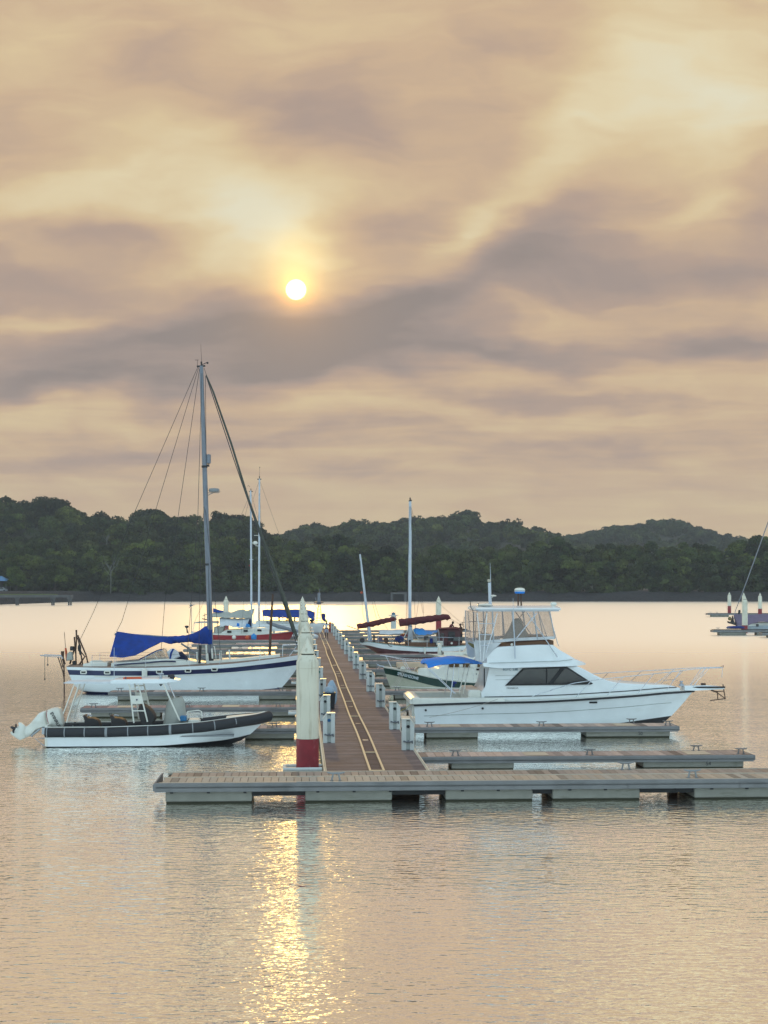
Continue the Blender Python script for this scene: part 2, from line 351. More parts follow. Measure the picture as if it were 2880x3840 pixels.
def glassy(name, col, alpha, rough=.1):
    m = bpy.data.materials.new(name); m.use_nodes = True; nt = m.node_tree; b = nt.nodes['Principled BSDF']
    b.inputs['Base Color'].default_value = (*col, 1); b.inputs['Roughness'].default_value = rough; b.inputs['Alpha'].default_value = alpha
    tc = nt.nodes.new('ShaderNodeTexCoord'); n = nt.nodes.new('ShaderNodeTexNoise'); n.inputs['Scale'].default_value = 2.2; n.inputs['Detail'].default_value = 3
    mp = nt.nodes.new('ShaderNodeMapping'); mp.inputs['Scale'].default_value = (4,4,.5); nt.links.new(tc.outputs['Object'], mp.inputs[0]); nt.links.new(mp.outputs[0], n.inputs['Vector'])
    mr = nt.nodes.new('ShaderNodeMapRange'); nt.links.new(n.outputs[0], mr.inputs[0]); mr.inputs[3].default_value = max(alpha-.12,0); mr.inputs[4].default_value = alpha+.18
    nt.links.new(mr.outputs[0], b.inputs['Alpha'])
    return m
MT['vinyl'] = glassy('clear_vinyl_panel', (.50,.38,.32), .34, .25)
MT['pane'] = glassy('clear_window', (.4,.38,.34), .25, .1)
# ================================================================ SETTING: water, shore, hills, woods
def water_material():
    m = bpy.data.materials.new('rippled_water'); m.use_nodes = True; nt = m.node_tree; N = nt.nodes; L = nt.links; nt.nodes.clear()
    tc = N.new('ShaderNodeTexCoord')
    def M(op, x, y, z=None):
        n = N.new('ShaderNodeMath'); n.operation = op
        for i, v in enumerate((x,y,z)):
            if v is None: continue
            if isinstance(v,(int,float)): n.inputs[i].default_value = v
            else: L.new(v, n.inputs[i])
        return n.outputs[0]
    def nz(vec, scale, rot, sc, detail, rough, dist=0):
        mp = N.new('ShaderNodeMapping'); mp.inputs['Rotation'].default_value = (0,0,R(rot)); mp.inputs['Scale'].default_value = sc
        L.new(vec, mp.inputs[0])
        n = N.new('ShaderNodeTexNoise'); n.inputs['Scale'].default_value = scale; n.inputs['Detail'].default_value = detail; n.inputs['Roughness'].default_value = rough; n.inputs['Distortion'].default_value = dist
        L.new(mp.outputs[0], n.inputs['Vector']); return n.outputs[0]
    def height(vec):       # metres
        h = M('MULTIPLY', nz(vec, 1.0, -64, (1.2,3.4,1), 1, .5, .3), .013)
        h = M('MULTIPLY_ADD', nz(vec, 1.0, 80, (2.4,6.4,1), 1, .5, .2), .025, h)
        h = M('MULTIPLY_ADD', nz(vec, 8.0, -78, (1,1.9,1), 1, .5), .0095, h)
        return M('MULTIPLY_ADD', nz(vec, .18, 8, (1,2.4,1), 2, .5), .03, h)
    P0 = tc.outputs['Object']; EPS = .02
    def off(v):
        n = N.new('ShaderNodeVectorMath'); n.operation = 'ADD'; L.new(P0, n.inputs[0]); n.inputs[1].default_value = v; return n.outputs[0]
    h0, hx, hy = height(P0), height(off((EPS,0,0))), height(off((0,EPS,0)))
    sp = N.new('ShaderNodeSeparateXYZ'); L.new(P0, sp.inputs[0])
    def mr(v, a0, a1, b0, b1):
        n = N.new('ShaderNodeMapRange'); n.interpolation_type = 'SMOOTHSTEP'; L.new(v, n.inputs[0])
        for i, q in enumerate((a0,a1,b0,b1)): n.inputs[i+1].default_value = q
        return n.outputs[0]
    # wind patches and slicks; far waves are too fine to resolve and act as gloss spread instead
    pt = nz(P0, .05, 12, (1,2.6,1), 3, .5)
    amp = M('MULTIPLY', mr(pt, .36, .64, .62, 1.30), M('MULTIPLY', mr(sp.outputs[1], 34, 120, 1, .10), mr(sp.outputs[1], 17, 36, .75, 1.0)))
    k_ = M('MULTIPLY', amp, -1/EPS)
    cb = N.new('ShaderNodeCombineXYZ'); L.new(M('MULTIPLY', M('SUBTRACT', hx, h0), k_), cb.inputs[0]); L.new(M('MULTIPLY', M('SUBTRACT', hy, h0), k_), cb.inputs[1]); cb.inputs[2].default_value = 1
    bp = N.new('ShaderNodeVectorMath'); bp.operation = 'NORMALIZE'; L.new(cb.outputs[0], bp.inputs[0])
    g = N.new('ShaderNodeBsdfGlossy'); g.distribution = 'MULTI_GGX'; g.inputs['Color'].default_value = (1.5,1.48,1.40,1); L.new(bp.outputs[0], g.inputs['Normal'])
    L.new(mr(sp.outputs[1], 42, 170, .04, .36), g.inputs['Roughness'])
    d_ = N.new('ShaderNodeBsdfDiffuse'); d_.inputs['Color'].default_value = (.09,.085,.075,1)
    fr = N.new('ShaderNodeFresnel'); fr.inputs['IOR'].default_value = 1.33; L.new(bp.outputs[0], fr.inputs['Normal'])
    fac = M('MINIMUM', M('POWER', fr.outputs[0], .25), .985)
    ms = N.new('ShaderNodeMixShader'); L.new(fac, ms.inputs[0]); L.new(d_.outputs[0], ms.inputs[1]); L.new(g.outputs[0], ms.inputs[2])
    mo = N.new('ShaderNodeOutputMaterial'); L.new(ms.outputs[0], mo.inputs['Surface'])
    return m
MB().add([(-1600,-120,0),(1600,-120,0),(1600,475,0),(-1600,475,0)], [(0,1,2,3)]).build('water', water_material()); tag(bpy.data.objects['water'], kind='structure')
# sea bed and land sheet far below / behind, so that the ground reaches the horizon
MB().add([(-4000,470,-.5),(4000,470,-.5),(4000,3500,-.5),(-4000,3500,-.5)], [(0,1,2,3)]).build('ground', MT['soil']); tag(bpy.data.objects['ground'], kind='structure')

def foliage_mat(name, c1, c2, tint=True):
    m = bpy.data.materials.new(name); m.use_nodes = True; nt = m.node_tree; N = nt.nodes; L = nt.links; b = N['Principled BSDF']
    b.inputs['Roughness'].default_value = .75; b.inputs['Specular IOR Level'].default_value = .2
    tc = N.new('ShaderNodeTexCoord'); n = N.new('ShaderNodeTexNoise'); n.inputs['Scale'].default_value = .11; n.inputs['Detail'].default_value = 6
    L.new(tc.outputs['Object'], n.inputs['Vector'])
    mx = N.new('ShaderNodeMix'); mx.data_type = 'RGBA'; mr = N.new('ShaderNodeMapRange'); L.new(n.outputs[0], mr.inputs[0]); mr.inputs[1].default_value = .36; mr.inputs[2].default_value = .66
    L.new(mr.outputs[0], mx.inputs[0]); mx.inputs[6].default_value = (*c1,1); mx.inputs[7].default_value = (*c2,1)
    at_ = N.new('ShaderNodeAttribute'); at_.attribute_name = 'tint'
    v2 = N.new('ShaderNodeVectorMath'); v2.operation = 'MULTIPLY'; L.new(mx.outputs[2], v2.inputs[0]); L.new(at_.outputs['Color'], v2.inputs[1])
    L.new(v2.outputs[0], b.inputs['Base Color'])
    tr = N.new('ShaderNodeBsdfTranslucent'); L.new(v2.outputs[0], tr.inputs[0]); ms = N.new('ShaderNodeMixShader'); ms.inputs[0].default_value = .25
    L.new(b.outputs[0], ms.inputs[1]); L.new(tr.outputs[0], ms.inputs[2]); L.new(ms.outputs[0], N['Material Output'].inputs[0])
    return m
FOL = foliage_mat('foliage', (.022,.033,.012), (.092,.108,.030))
def crowns(name, trees, mat_, parent=None, trunks=False):
    """trees: (x,y,z_base,height,radius,leaf,tint,openness). One mesh of leaf-clump faces."""
    VV = []; TT = []
    for (x, y, z0, h, r, leaf, tint, opn) in trees:
        nl = int(RNG.integers(7, 12)); rz = max(h*.30, r*.45)
        for q in range(nl):
            a = RNG.uniform(0, 2*math.pi); d = r*math.sqrt(RNG.uniform(0,1))*.72
            lz = z0+h*RNG.uniform(.34, .96)-.12*h; lr = r*RNG.uniform(.28,.55)
            if q == 0: lz = z0+h-lr*.8; d = 0
            cx_, cy_ = x+d*math.cos(a), y+d*math.sin(a)
            n = max(12, int(5.0*(lr/leaf)**2*4*opn))
            dirs = RNG.normal(size=(n,3)); dirs /= np.linalg.norm(dirs, axis=1)[:,None]
            dirs[:,2] = np.where(dirs[:,2] < -.3, -dirs[:,2], dirs[:,2])
            rad = lr*RNG.uniform(.72,1.12,size=(n,1))
            cen = np.array([cx_,cy_,lz])+dirs*rad*np.array([1,1,.78])
            nrm = dirs+RNG.normal(scale=.45,size=(n,3)); nrm /= np.linalg.norm(nrm,axis=1)[:,None]
            t1 = np.cross(nrm, RNG.normal(size=(n,3))); t1 /= np.linalg.norm(t1,axis=1)[:,None]; t2 = np.cross(nrm,t1)
            sz = leaf*RNG.uniform(.5,1.15,size=(n,1))
            V4 = np.stack([cen+t1*sz*.9, cen+t2*sz*.55+t1*sz*.1, cen-t1*sz*.8, cen-t2*sz*.6-t1*sz*.1], axis=1)
            VV.append(V4.reshape(-1,3)); tt = np.ones((n,3))*np.array(tint)*RNG.uniform(.55,1.45)*RNG.uniform(.65,1.3,size=(n,1)); TT.append(np.repeat(tt,4,axis=0))
    V = np.concatenate(VV); T = np.concatenate(TT); nf = len(V)//4
    me = bpy.data.meshes.new(name); me.vertices.add(len(V)); me.vertices.foreach_set('co', V.astype(np.float32).ravel())
    me.loops.add(nf*4); me.loops.foreach_set('vertex_index', np.arange(nf*4, dtype=np.int32))
    me.polygons.add(nf); me.polygons.foreach_set('loop_start', np.arange(0,nf*4,4,dtype=np.int32)); me.polygons.foreach_set('loop_total', np.full(nf,4,np.int32))
    me.update(calc_edges=True); me.materials.append(mat_)
    a = me.color_attributes.new('tint','FLOAT_COLOR','CORNER'); buf = np.ones((nf*4,4),np.float32); buf[:,:3] = T; a.data.foreach_set('color', buf.ravel())
    o = bpy.data.objects.new(name, me); COL.objects.link(o)
    if parent: o.parent = parent
    return o
def X_at(px, D): return (px-CX)*D/F
def Z_at(py, D): return H-(py-HY)*D/F
# shoreline embankment of dark stone
def shore():
    m = MB(); g = []
    xs = np.concatenate([np.linspace(-330,-112,40), np.linspace(-111,-88,60), np.linspace(-86,330,130)])
    for x in xs:
        j = 1.0*math.sin(x*.05)+.6*math.sin(x*.21+1); w = 9*math.exp(-((x+150)/45)**2)
        q = min(max((-91-x)/15,0),1); y0 = 463+j-72*q*q*(3-2*q)
        row = [(x, y0-1.2, -.4), (x, y0, .05+RNG.uniform(0,.25)), (x, y0+1.3, .45+RNG.uniform(-.08,.1)), (x, y0+2.4, 1.15+RNG.uniform(-.15,.15)), (x, y0+4.5, 2.0+RNG.uniform(-.15,.15)), (x, y0+6.5, 2.75+RNG.uniform(-.35,.3)), (x, y0+8, 3.0+RNG.uniform(-.2,.3)), (x, y0+40, 3.2), (x, 540, 3.4)]
        g.append(row)
    m.grid(g); o = m.build('shore', MT['rock'], smooth=60); tag(o, kind='structure')
shore()
PA = [(-500,1850),(0,1875),(70,1884),(100,1890),(150,1879),(190,1880),(230,1893),(275,1905),(320,1942),(360,1932),(390,1928),(430,1942),(510,1952),(540,1927),(570,1915),(610,1924),(650,1937),(700,1972),(730,1960),(780,1962),(800,1930),(850,1938),(900,1942),(950,1962),(975,1975),(1010,2003),(1060,2020),(1150,2060),(1300,2110)]
PB = [(900,2060),(1000,2022),(1060,2006),(1100,1988),(1130,1973),(1200,1972),(1245,1986),(1300,1962),(1350,1954),(1385,1967),(1450,1957),(1530,1950),(1590,1941),(1660,1947),(1690,1933),(1745,1922),(1775,1930),(1790,1973),(1850,1966),(1880,1977),(1905,1958),(1940,1960),(1960,1977),(2020,1987),(2070,2006),(2120,2020),(2300,2060)]
PC = [(1850,2040),(1980,2020),(2100,2011),(2180,2001),(2220,1993),(2260,1983),(2330,1970),(2400,1968),(2440,1954),(2485,1944),(2530,1950),(2560,1958),(2600,1971),(2650,1986),(2700,2001),(2780,2020),(2880,2045),(3100,2090),(3500,2100)]
def hill(name, prof, D0, D1, D2, px0, px1, th, leaf, n, r, seed, tints, wood):
    f = crv(prof); rng = random.Random(seed)
    def hz(px, D):
        top = Z_at(f(px), D1)-th*.72
        t = (D-D0)/(D1-D0) if D < D1 else (D2-D)/(D2-D1)
        t = min(max(t,0),1); s = t*t*(3-2*t)
        return 2.5+(max(top,3)-2.5)*s
    g = []
    for i in range(60):
        px = px0+(px1-px0)*i/59
        row = []
        for j in range(16):
            D = D0+(D2-D0)*j/15
            row.append((X_at(px,D), D, hz(px,D)+rng.uniform(-.5,.5)))
        g.append(row)
    o = MB().grid(g).build('hills', MT['soil'], smooth=80); tag(o, kind='structure')
    tr = []
    for i in range(n):
        px = rng.uniform(px0+20, px1-20)
        t = rng.random()**.8
        D = D0+(D1-D0)*t
        if i < n*.38: D = D1+rng.uniform(-6,3)
        if i < n*.38: px = px0+20+(px1-px0-40)*i/(n*.38)
        hgt = th*rng.uniform(.5,.9) if i < n*.38 else th*rng.uniform(.7,1.1)
        if D < D1 and i >= n*.38:      # keep below the ridge line
            zt = Z_at(f(px)+6, D); hgt = min(hgt, max(zt-hz(px,D), th*.5))
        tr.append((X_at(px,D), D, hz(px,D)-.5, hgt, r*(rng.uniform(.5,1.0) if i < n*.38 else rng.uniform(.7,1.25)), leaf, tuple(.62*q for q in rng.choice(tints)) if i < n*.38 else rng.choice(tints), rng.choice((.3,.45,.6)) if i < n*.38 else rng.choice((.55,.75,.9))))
    for i in range(n//2):
        px = px0+20+(px1-px0-40)*(i+rng.random())/(n//2); D = D1+rng.uniform(-16,14)
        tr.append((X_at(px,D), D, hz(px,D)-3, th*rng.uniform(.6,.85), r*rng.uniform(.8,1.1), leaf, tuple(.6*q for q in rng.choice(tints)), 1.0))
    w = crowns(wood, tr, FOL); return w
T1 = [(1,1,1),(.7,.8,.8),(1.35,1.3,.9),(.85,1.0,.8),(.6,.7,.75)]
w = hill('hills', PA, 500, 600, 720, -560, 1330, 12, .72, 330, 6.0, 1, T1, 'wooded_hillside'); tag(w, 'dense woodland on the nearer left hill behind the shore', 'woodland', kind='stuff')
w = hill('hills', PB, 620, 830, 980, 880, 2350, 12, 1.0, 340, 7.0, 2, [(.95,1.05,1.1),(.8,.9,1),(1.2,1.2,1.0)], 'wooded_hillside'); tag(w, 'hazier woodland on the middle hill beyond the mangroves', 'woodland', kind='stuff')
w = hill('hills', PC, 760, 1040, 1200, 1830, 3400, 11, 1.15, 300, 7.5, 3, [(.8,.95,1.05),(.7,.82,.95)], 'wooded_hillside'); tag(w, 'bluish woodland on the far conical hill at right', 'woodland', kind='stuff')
# belt of mangroves along the shore
PM = crv([(-500,2010),(0,2040),(150,2030),(300,2045),(420,2030),(560,2024),(700,2040),(850,2028),(1000,2022),(1060,2012),(1150,2028),(1260,2008),(1330,2028),(1400,2052),(1500,2082),(1560,2080),(1650,2046),(1760,2058),(1850,2042),(1980,2050),(2080,2020),(2150,2050),(2300,2040),(2400,2030),(2500,2042),(2600,2034),(2680,2052),(2780,2030),(2830,2016),(2900,2012),(3400,2005)])
tr = []
for row, (D, k_, dy) in enumerate(((478,80,54),(486,84,24),(496,80,0))):
    for i in range(k_):
        px = -330+3560*(i+random.uniform(-.35,.35))/k_
        Dd = D+random.uniform(-3,3); zt = Z_at(PM(px)+dy+random.uniform(-8,12), Dd); z0 = 2.6
        tr.append((X_at(px,Dd), Dd, z0, zt-z0, random.uniform(3.6,6.2), .6, random.choice([(1,1,.9),(.8,.95,.8),(1.25,1.3,.9),(.7,.8,.8)]), random.choice((.6,.8,1))))
for i in range(150):    # low growth at the foot of the trees
    px = -330+3560*(i+random.uniform(-.4,.4))/150; Dd = 472.5+random.uniform(-1.5,2)
    tr.append((X_at(px,Dd), Dd, 1.3, random.uniform(3.5,8), random.uniform(2.4,4), .6, random.choice([(.7,.75,.7),(.85,.9,.8),(.6,.7,.7)]), .8))
w = crowns('mangrove_belt', tr, FOL); tag(w, 'unbroken belt of dark mangroves along the far shore', 'mangroves', kind='stuff')
# trees that stand out singly
def tree(name, label, px, ytop, D, h, r, tint=(.7,.8,.8), opn=.7, leaf=.8, zb=None):
    zt = Z_at(ytop, D); z0 = zt-h; t = empty(name, (X_at(px,D), D, z0), 0, label, 'tree', 'trees that stand out of the woods')
    c = crowns('crown', [(0,0,h*.12,h*.88,r,leaf,tint,opn),(r*.4,-r*.2,h*.1,h*.72,r*.7,leaf,tint,opn)], FOL, t)
    m = MB(); m.tube([(0,0,-2),(.1,0,h*.3),(-.1,.1,h*.6),(0,0,h*.85)], [.42,.34,.22,.08], 7)
    for k in range(4):
        a = k*1.7; m.tube([(0,0,h*(.35+.08*k)),(math.cos(a)*r*.4,math.sin(a)*r*.4,h*(.55+.07*k)),(math.cos(a)*r*.7,math.sin(a)*r*.7,h*(.66+.07*k))], [.17,.1,.04], 5)
    m.build('trunk', MT['bark'], t, 60)
tree('broadleaf_tree','dark round-topped tree on the skyline at the far left',90,1878,598,13,9)
tree('broadleaf_tree','tall dark tree on the left skyline, broader than its neighbours',200,1872,596,14,10,(.62,.72,.72))
tree('broadleaf_tree','spreading skyline tree left of the tall mast',575,1910,594,14,8.5,(.62,.72,.72))
tree('broadleaf_tree','dark skyline tree beside the head of the left hill path',690,1936,594,11,6)
for px_, yt, r_, lb in ((812,1916,3.4,'thin open tree just right of the tall mast, tallest of its row'),(845,1926,2.8,'small open-crowned tree second in the row beside the mast'),(890,1930,4.6,'wide open-crowned tree in the row right of the tall mast'),(948,1952,3.4,'last open-crowned tree before the left hill drops')):
    tree('open_crowned_tree', lb, px_, yt, 590, 13, r_*1.5, (.55,.65,.7), .42, .62)
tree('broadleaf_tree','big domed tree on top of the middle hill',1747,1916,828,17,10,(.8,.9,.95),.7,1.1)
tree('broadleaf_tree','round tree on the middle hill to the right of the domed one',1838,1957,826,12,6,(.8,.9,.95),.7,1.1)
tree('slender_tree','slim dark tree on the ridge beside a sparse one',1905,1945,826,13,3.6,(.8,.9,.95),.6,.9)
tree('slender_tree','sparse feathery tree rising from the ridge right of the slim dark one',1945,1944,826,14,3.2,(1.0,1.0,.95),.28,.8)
tree('broadleaf_tree','dark round tree among pale mangroves behind the schooner masts',1440,2052,492,12,4.8,(.42,.52,.55),.9,.6)
tree('broadleaf_tree','dark domed tree above the mangroves left of the thin schooner mast',1265,2004,493,15,5.2,(.5,.6,.6),.9,.6)
tree('broadleaf_tree','tall dark tree with ragged top at the right edge of the shore',2835,2010,480,18,7,(.5,.62,.66),.7,.6)
tree('broadleaf_tree','mangrove standing higher than the belt near the middle of the right shore',2090,2014,484,17,5.5,(.75,.9,.85),.8,.6)
tree('young_tree','bright green young tree beside the blue roof on the left shore',60,2125,462,8.5,4,(1.7,1.9,1.1),.8,.5)
tree('young_tree','yellow-green tree leaning over the jetty on the left shore',205,2095,466,11,5.2,(1.35,1.45,.95),.8,.5)
def bare_tree(label, px, ybot, ytop, D, seed):
    rng = random.Random(seed); h = (ybot-ytop)*D/F
    t = empty('bare_tree', (X_at(px,D), D, Z_at(ybot,D)), 0, label, 'tree', 'leafless pale trees')
    m = MB(); m.tube([(0,0,-3),(.1,0,h*.3),(-.2,0,h*.5)], [.16,.12,.09], 6); b = MB()
    for k in range(9):
        a = rng.uniform(-1,1); s = h*rng.uniform(.25,.5); L_ = h*rng.uniform(.3,.5)
        p0 = (-.2*s/h*2,0,s); p1 = (math.sin(a)*L_*.5,rng.uniform(-.6,.6),s+L_*.45); p2 = (math.sin(a)*L_*.75,rng.uniform(-1,1),min(s+L_,h))
        b.tube([p0,p1,p2],[.07,.045,.02],5)
    m.build('trunk', MT['barkp'], t, 60); b.build('branches', MT['barkp'], t, 60)
bare_tree('leafless pale tree standing in front of the left wood, above the jetty end', 415, 2190, 2065, 470, 3)
bare_tree('smaller leafless pale tree high on the left hillside', 400, 2040, 1990, 540, 5)
# jetty, hut, culvert on the far shore
def far_things():
    D = 388
    j = empty('far_jetty', (X_at(100,D), D, 0), 0, 'low dark jetty on paired posts along the left shore', 'jetty')
    m = MB(); x0 = X_at(-160,D)-X_at(100,D); x1 = X_at(268,D)-X_at(100,D); zt = Z_at(2231,D)
    m.box((x0,-1.2,zt-.62),(x1,2.2,zt)); m.build('deck', MT['conc'], j)
    MB().box((x0,-1.1,zt+.004),(x1-4,2.1,zt+.22)).build('grass_strip', MT['grassy'], j)
    for px in (61,68,195,202,258,266):
        xx = X_at(px,D)-X_at(100,D); q = MB(); q.tube([(xx,0,-1),(xx,0,zt-.6)], .22, 8); q.tube([(xx,0,zt-1.3),(xx,0,zt-.6)],[.24,.6],8); q.build('post', MT['conc'], j, 40)
    D2 = 462; h = empty('shore_hut', (X_at(-40,D2), D2, 3.0), 0, 'open shelter with a blue roof at the left edge of the shore', 'hut')
    m = MB(); w_ = X_at(35,D2)-X_at(-40,D2)
    m.add([(-w_,-3,3.4),(w_,-3,3.4),(w_,3.5,3.4),(-w_,3.5,3.4),(-w_*.7,.2,4.9),(w_*.62,.2,4.9)], [(0,1,5,4),(1,2,5),(2,3,4,5),(3,0,4),(3,2,1,0)]); m.build('roof', MT['bluer'], h)
    for x in (-w_+.4,0,w_-.4):
        for y in (-2.6,3.0): MB().box((x-.12,y-.12,-1),(x+.12,y+.12,3.4)).build('post', MT['conc'], h)
    MB().box((-w_+.5,2.6,0),(w_-.5,2.8,3.3)).build('back_wall', MT['dark'], h)
    c = empty('parked_car', (X_at(4,460), 459.5, 3.0), 0, 'pale car parked under the blue-roofed shelter', 'car')
    b = MB(); body = [(-2.1,.35),(-2.1,.85),(-1.3,.98),(-.7,1.45),(.7,1.45),(1.3,1.0),(2.05,.85),(2.1,.35)]
    b.prism(body, -.8, .8); b.build('body', MT['grey'], c, 30)
    for x in (-1.3,1.3):
        for y in (-.82,.66):
            w2 = MB(); w2.tube([(x,y,.33),(x,y+.18,.33)], .33, 12); w2.build('wheel', MT['tyre'], c)
    MB().prism([(-1.1,1.0),(-.65,1.38),(.65,1.38),(1.1,1.0)], -.81, .81).build('window', MT['glass'], c)
    D3 = 463; cu = empty('drain_outfall', (X_at(1495,D3), D3, 0), 0, 'square concrete drain outfall in the far embankment', 'drain')
    w_ = 30*D3/F; m = MB()
    z0, z1 = Z_at(2252,D3), Z_at(2222,D3)
    m.box((-w_,-1.5,z0-.5),(-w_*.7,6,z1)); m.box((w_*.7,-1.5,z0-.5),(w_,6,z1)); m.box((-w_*.7,-1.5,z1-.5),(w_*.7,6,z1)); m.build('wall', MT['conc'], cu)
    MB().box((-w_*.7,1,z0-.5),(w_*.7,1.2,z1-.5)).build('grille', MT['boot'], cu)
far_things()
# thin smoky air
def haze():
    m = bpy.data.materials.new('haze_air'); m.use_nodes = True; nt = m.node_tree; nt.nodes.clear()
    v = nt.nodes.new('ShaderNodeVolumePrincipled'); v.inputs['Color'].default_value = (.86,.88,.92,1); v.inputs['Density'].default_value = .00025; v.inputs['Anisotropy'].default_value = .0
    o = nt.nodes.new('ShaderNodeOutputMaterial'); nt.links.new(v.outputs[0], o.inputs['Volume'])
    b = MB().box((-1700,-130,-1.5),(1700,1300,90)).build('haze', m); tag(b, 'thin pale smoky haze over the water and hills', 'haze', kind='stuff')
haze()
# ================================================================ DOCKS
def planks_u(m, v0, v1, u0, u1, z, w, gap=.015, base=(1,1,1), var=.22, th=.04, rng=random):
    n = max(1, round((v1-v0)/w)); w = (v1-v0)/n
    for i in range(n):
        a = v0+i*w+gap/2; s = 1+rng.uniform(-var,var); h = rng.uniform(-.05,.05)
        if rng.random() < .08: s *= .62
        m.box((a,u0,z-th),(a+w-gap,u1,z+rng.uniform(-.002,.002)), c=(base[0]*s*(1+h),base[1]*s,base[2]*s*(1-h)))
def cleat(parent, x, y, z, s=1.0):
    m = MB()
    for dx in (-.075,.075):
        m.tube([(x+dx*s*1.5,y,z),(x+dx*s,y,z+.17*s)], [.03*s,.024*s], 6); m.box((x+dx*s*1.5-.05*s,y-.05*s,z),(x+dx*s*1.5+.05*s,y+.05*s,z+.015))
    m.tube([(x-.24*s,y,z+.215*s),(x-.12*s,y,z+.19*s),(x+.12*s,y,z+.19*s),(x+.24*s,y,z+.215*s)], [.014*s,.028*s,.028*s,.014*s], 7)
    return m.build('cleat', MT['fascia'] if s < .9 else MT['grey'], parent, 50)
def floatbox(parent, v0, v1, u0, u1, ztop):
    m = MB(); e = .05
    m.add([(v0+e,u0+e,-.35),(v1-e,u0+e,-.35),(v1-e,u1-e,-.35),(v0+e,u1-e,-.35),(v0+.015,u0+.015,.05),(v1-.015,u0+.015,.05),(v1-.015,u1-.015,.05),(v0+.015,u1-.015,.05)], [(0,3,2,1),(0,1,5,4),(1,2,6,5),(2,3,7,6),(3,0,4,7)], 1)
    m.box((v0,u0,.05),(v1,u1,ztop), bev=.025)
    return m.build('float', [MT['cream'], MT['algae']], parent, 40)
def fascia_run(m, a, b, z, h, front, out=.07):
    """rounded fender profile along x from a to b on the plane y=front, facing -y (or +y if out<0)"""
    o = out; prof = [(0,z-.005),(-o*.55,z-.005),(-o*.95,z-.03),(-o,z-.07),(-o*.9,z-.11),(-o*.35,z-.125),(-o*.3,z-.145),(-o*.75,z-.15),(-o*.75,z-h),(0,z-h)]
    n = len(prof); pts = [(a,front+y,zz) for y,zz in prof]+[(b,front+y,zz) for y,zz in prof]
    m.add(pts, [tuple(range(n)), tuple(range(2*n-1,n-1,-1))]+[(i,n+i,n+(i+1)%n,(i+1)%n) for i in range(n)])
# --- front T-head
U0, U1 = 40.3, 42.45
fd = empty('front_dock', (0,0,0), ANG, 'long tan-tiled T-head dock crossing the foreground on cream floats', 'dock')
fd.location = P(0,0,0)
rng = random.Random(3)
m = MB(); planks_u(m, -3.72, 17.5, U0+.10, U0+1.0, .58, .208, rng=rng, base=(1.1,1.07,1.0), var=.10); m.build('front_tile_row', MT['deckt'], fd, label='paler front row of ribbed tiles')
m = MB(); planks_u(m, -3.60, 17.5, U0+1.16, U1-.06, .58, .208, rng=rng, base=(.88,.82,.79), var=.13); m.build('rear_tile_row', MT['deckt'], fd, label='browner rear row of ribbed tiles')
m = MB(); m.box((-3.75,U0+1.015,.53),(17.5,U0+1.065,.588)); m.box((-3.75,U0+1.095,.53),(17.5,U0+1.145,.588)); m.box((-3.75,U1-.045,.52),(17.5,U1,.59)); m.box((-3.8,U0,.52),(17.5,U0+.085,.575)); m.build('channel_strip', MT['kerb'], fd)
m = MB(); m.box((-3.7,U0+.05,.36),(17.5,U1-.05,.53)); 
for k in range(22): m.box((-3.5+k*.98,U0+.02,.28),(-3.42+k*.98,U1-.02,.36))
m.build('frame', MT['fdark'], fd)
m = MB(); fascia_run(m, -3.88, 17.5, .58, .25, U0); 
for k in range(7): m.box((-3.5+3.1*k,U0-.074,.34),(-3.492+3.1*k,U0-.05,.575))
m.prism([(-3.88,.33),(-3.95,.36),(-3.96,.52),(-3.88,.575)], U0-.05, U1+.02)
m.build('fender', MT['fascia'], fd, 40)
for a, b in ((-3.63,-1.31),(.12,2.47),(3.92,6.31),(6.85,9.26),(10.77,13.2),(14.6,16.9)): floatbox(fd, a, b, U0+.08, U1-.1, .33)
for v, u in ((.95,U0+.2),(10.75,U0+.22),(9.3,U1-.1)): cleat(fd, v, u, .585)
for a_, b_ in (((-1.26,U0+1.0,.16),(.12,U0+1.12,.30)),((2.5,U1-.3,-.1),(3.35,U1-.2,.34)),((6.33,U0+1,.16),(6.83,U0+1.12,.34)),((10.45,U1-.5,-.1),(10.7,U1-.3,.34))): MB().box(a_, b_).build('beam_and_shade', MT['rust'], fd)  # second box is no beam: a block darkening its gap
for a_, b_ in ((-1.31,.12),(2.47,3.92),(6.31,6.85),(9.26,10.77),(13.2,14.6)): MB().box((a_+.005,U0+.16,.185),(b_-.005,U0+.30,.358)).build('beam_and_shade', MT['fdark'], fd)  # dark boxes across the gaps imitate the shadow under the deck frame
# --- main walkway
wk = empty('walkway', P(0,0,0), ANG, 'long brown boarded walkway running away between the berths', 'walkway')
VL, VR, ZW, UE = .657, 3.70, .55, 176.0
m = MB(); rng = random.Random(5); u = U1+.03
while u < UE:
    w_ = .145 if u < 90 else .29
    s = 1+rng.uniform(-.22,.22)
    s *= 1.0+.45*min(max((u-50)/60,0),1)*0.35
    if rng.random() < .10: s *= rng.choice((.6,1.45))
    h = rng.uniform(-.06,.06)
    m.box((VL+.09,u,ZW-.03),(VR-.09,u+w_-.009,ZW+rng.uniform(-.0015,.0015)), c=(s*(1+h),s,s*(1-h*.5))); u += w_
m.build('deck_boards', MT['deckw'], wk)
m = MB(); m.box((VL,U1+.01,ZW-.16),(VL+.045,UE,ZW+.012)); m.box((VL+.055,U1+.01,ZW-.1),(VL+.085,UE,ZW+.004)); m.box((VR-.045,U1+.01,ZW-.16),(VR,UE,ZW+.012)); m.box((VR-.085,U1+.01,ZW-.1),(VR-.055,UE,ZW+.004)); m.build('edge_strip', MT['kerb'], wk)
m = MB(); m.box((VL+.05,U1+.02,.30),(VR-.05,UE,ZW-.035)); m.build('frame', MT['fdark'], wk)
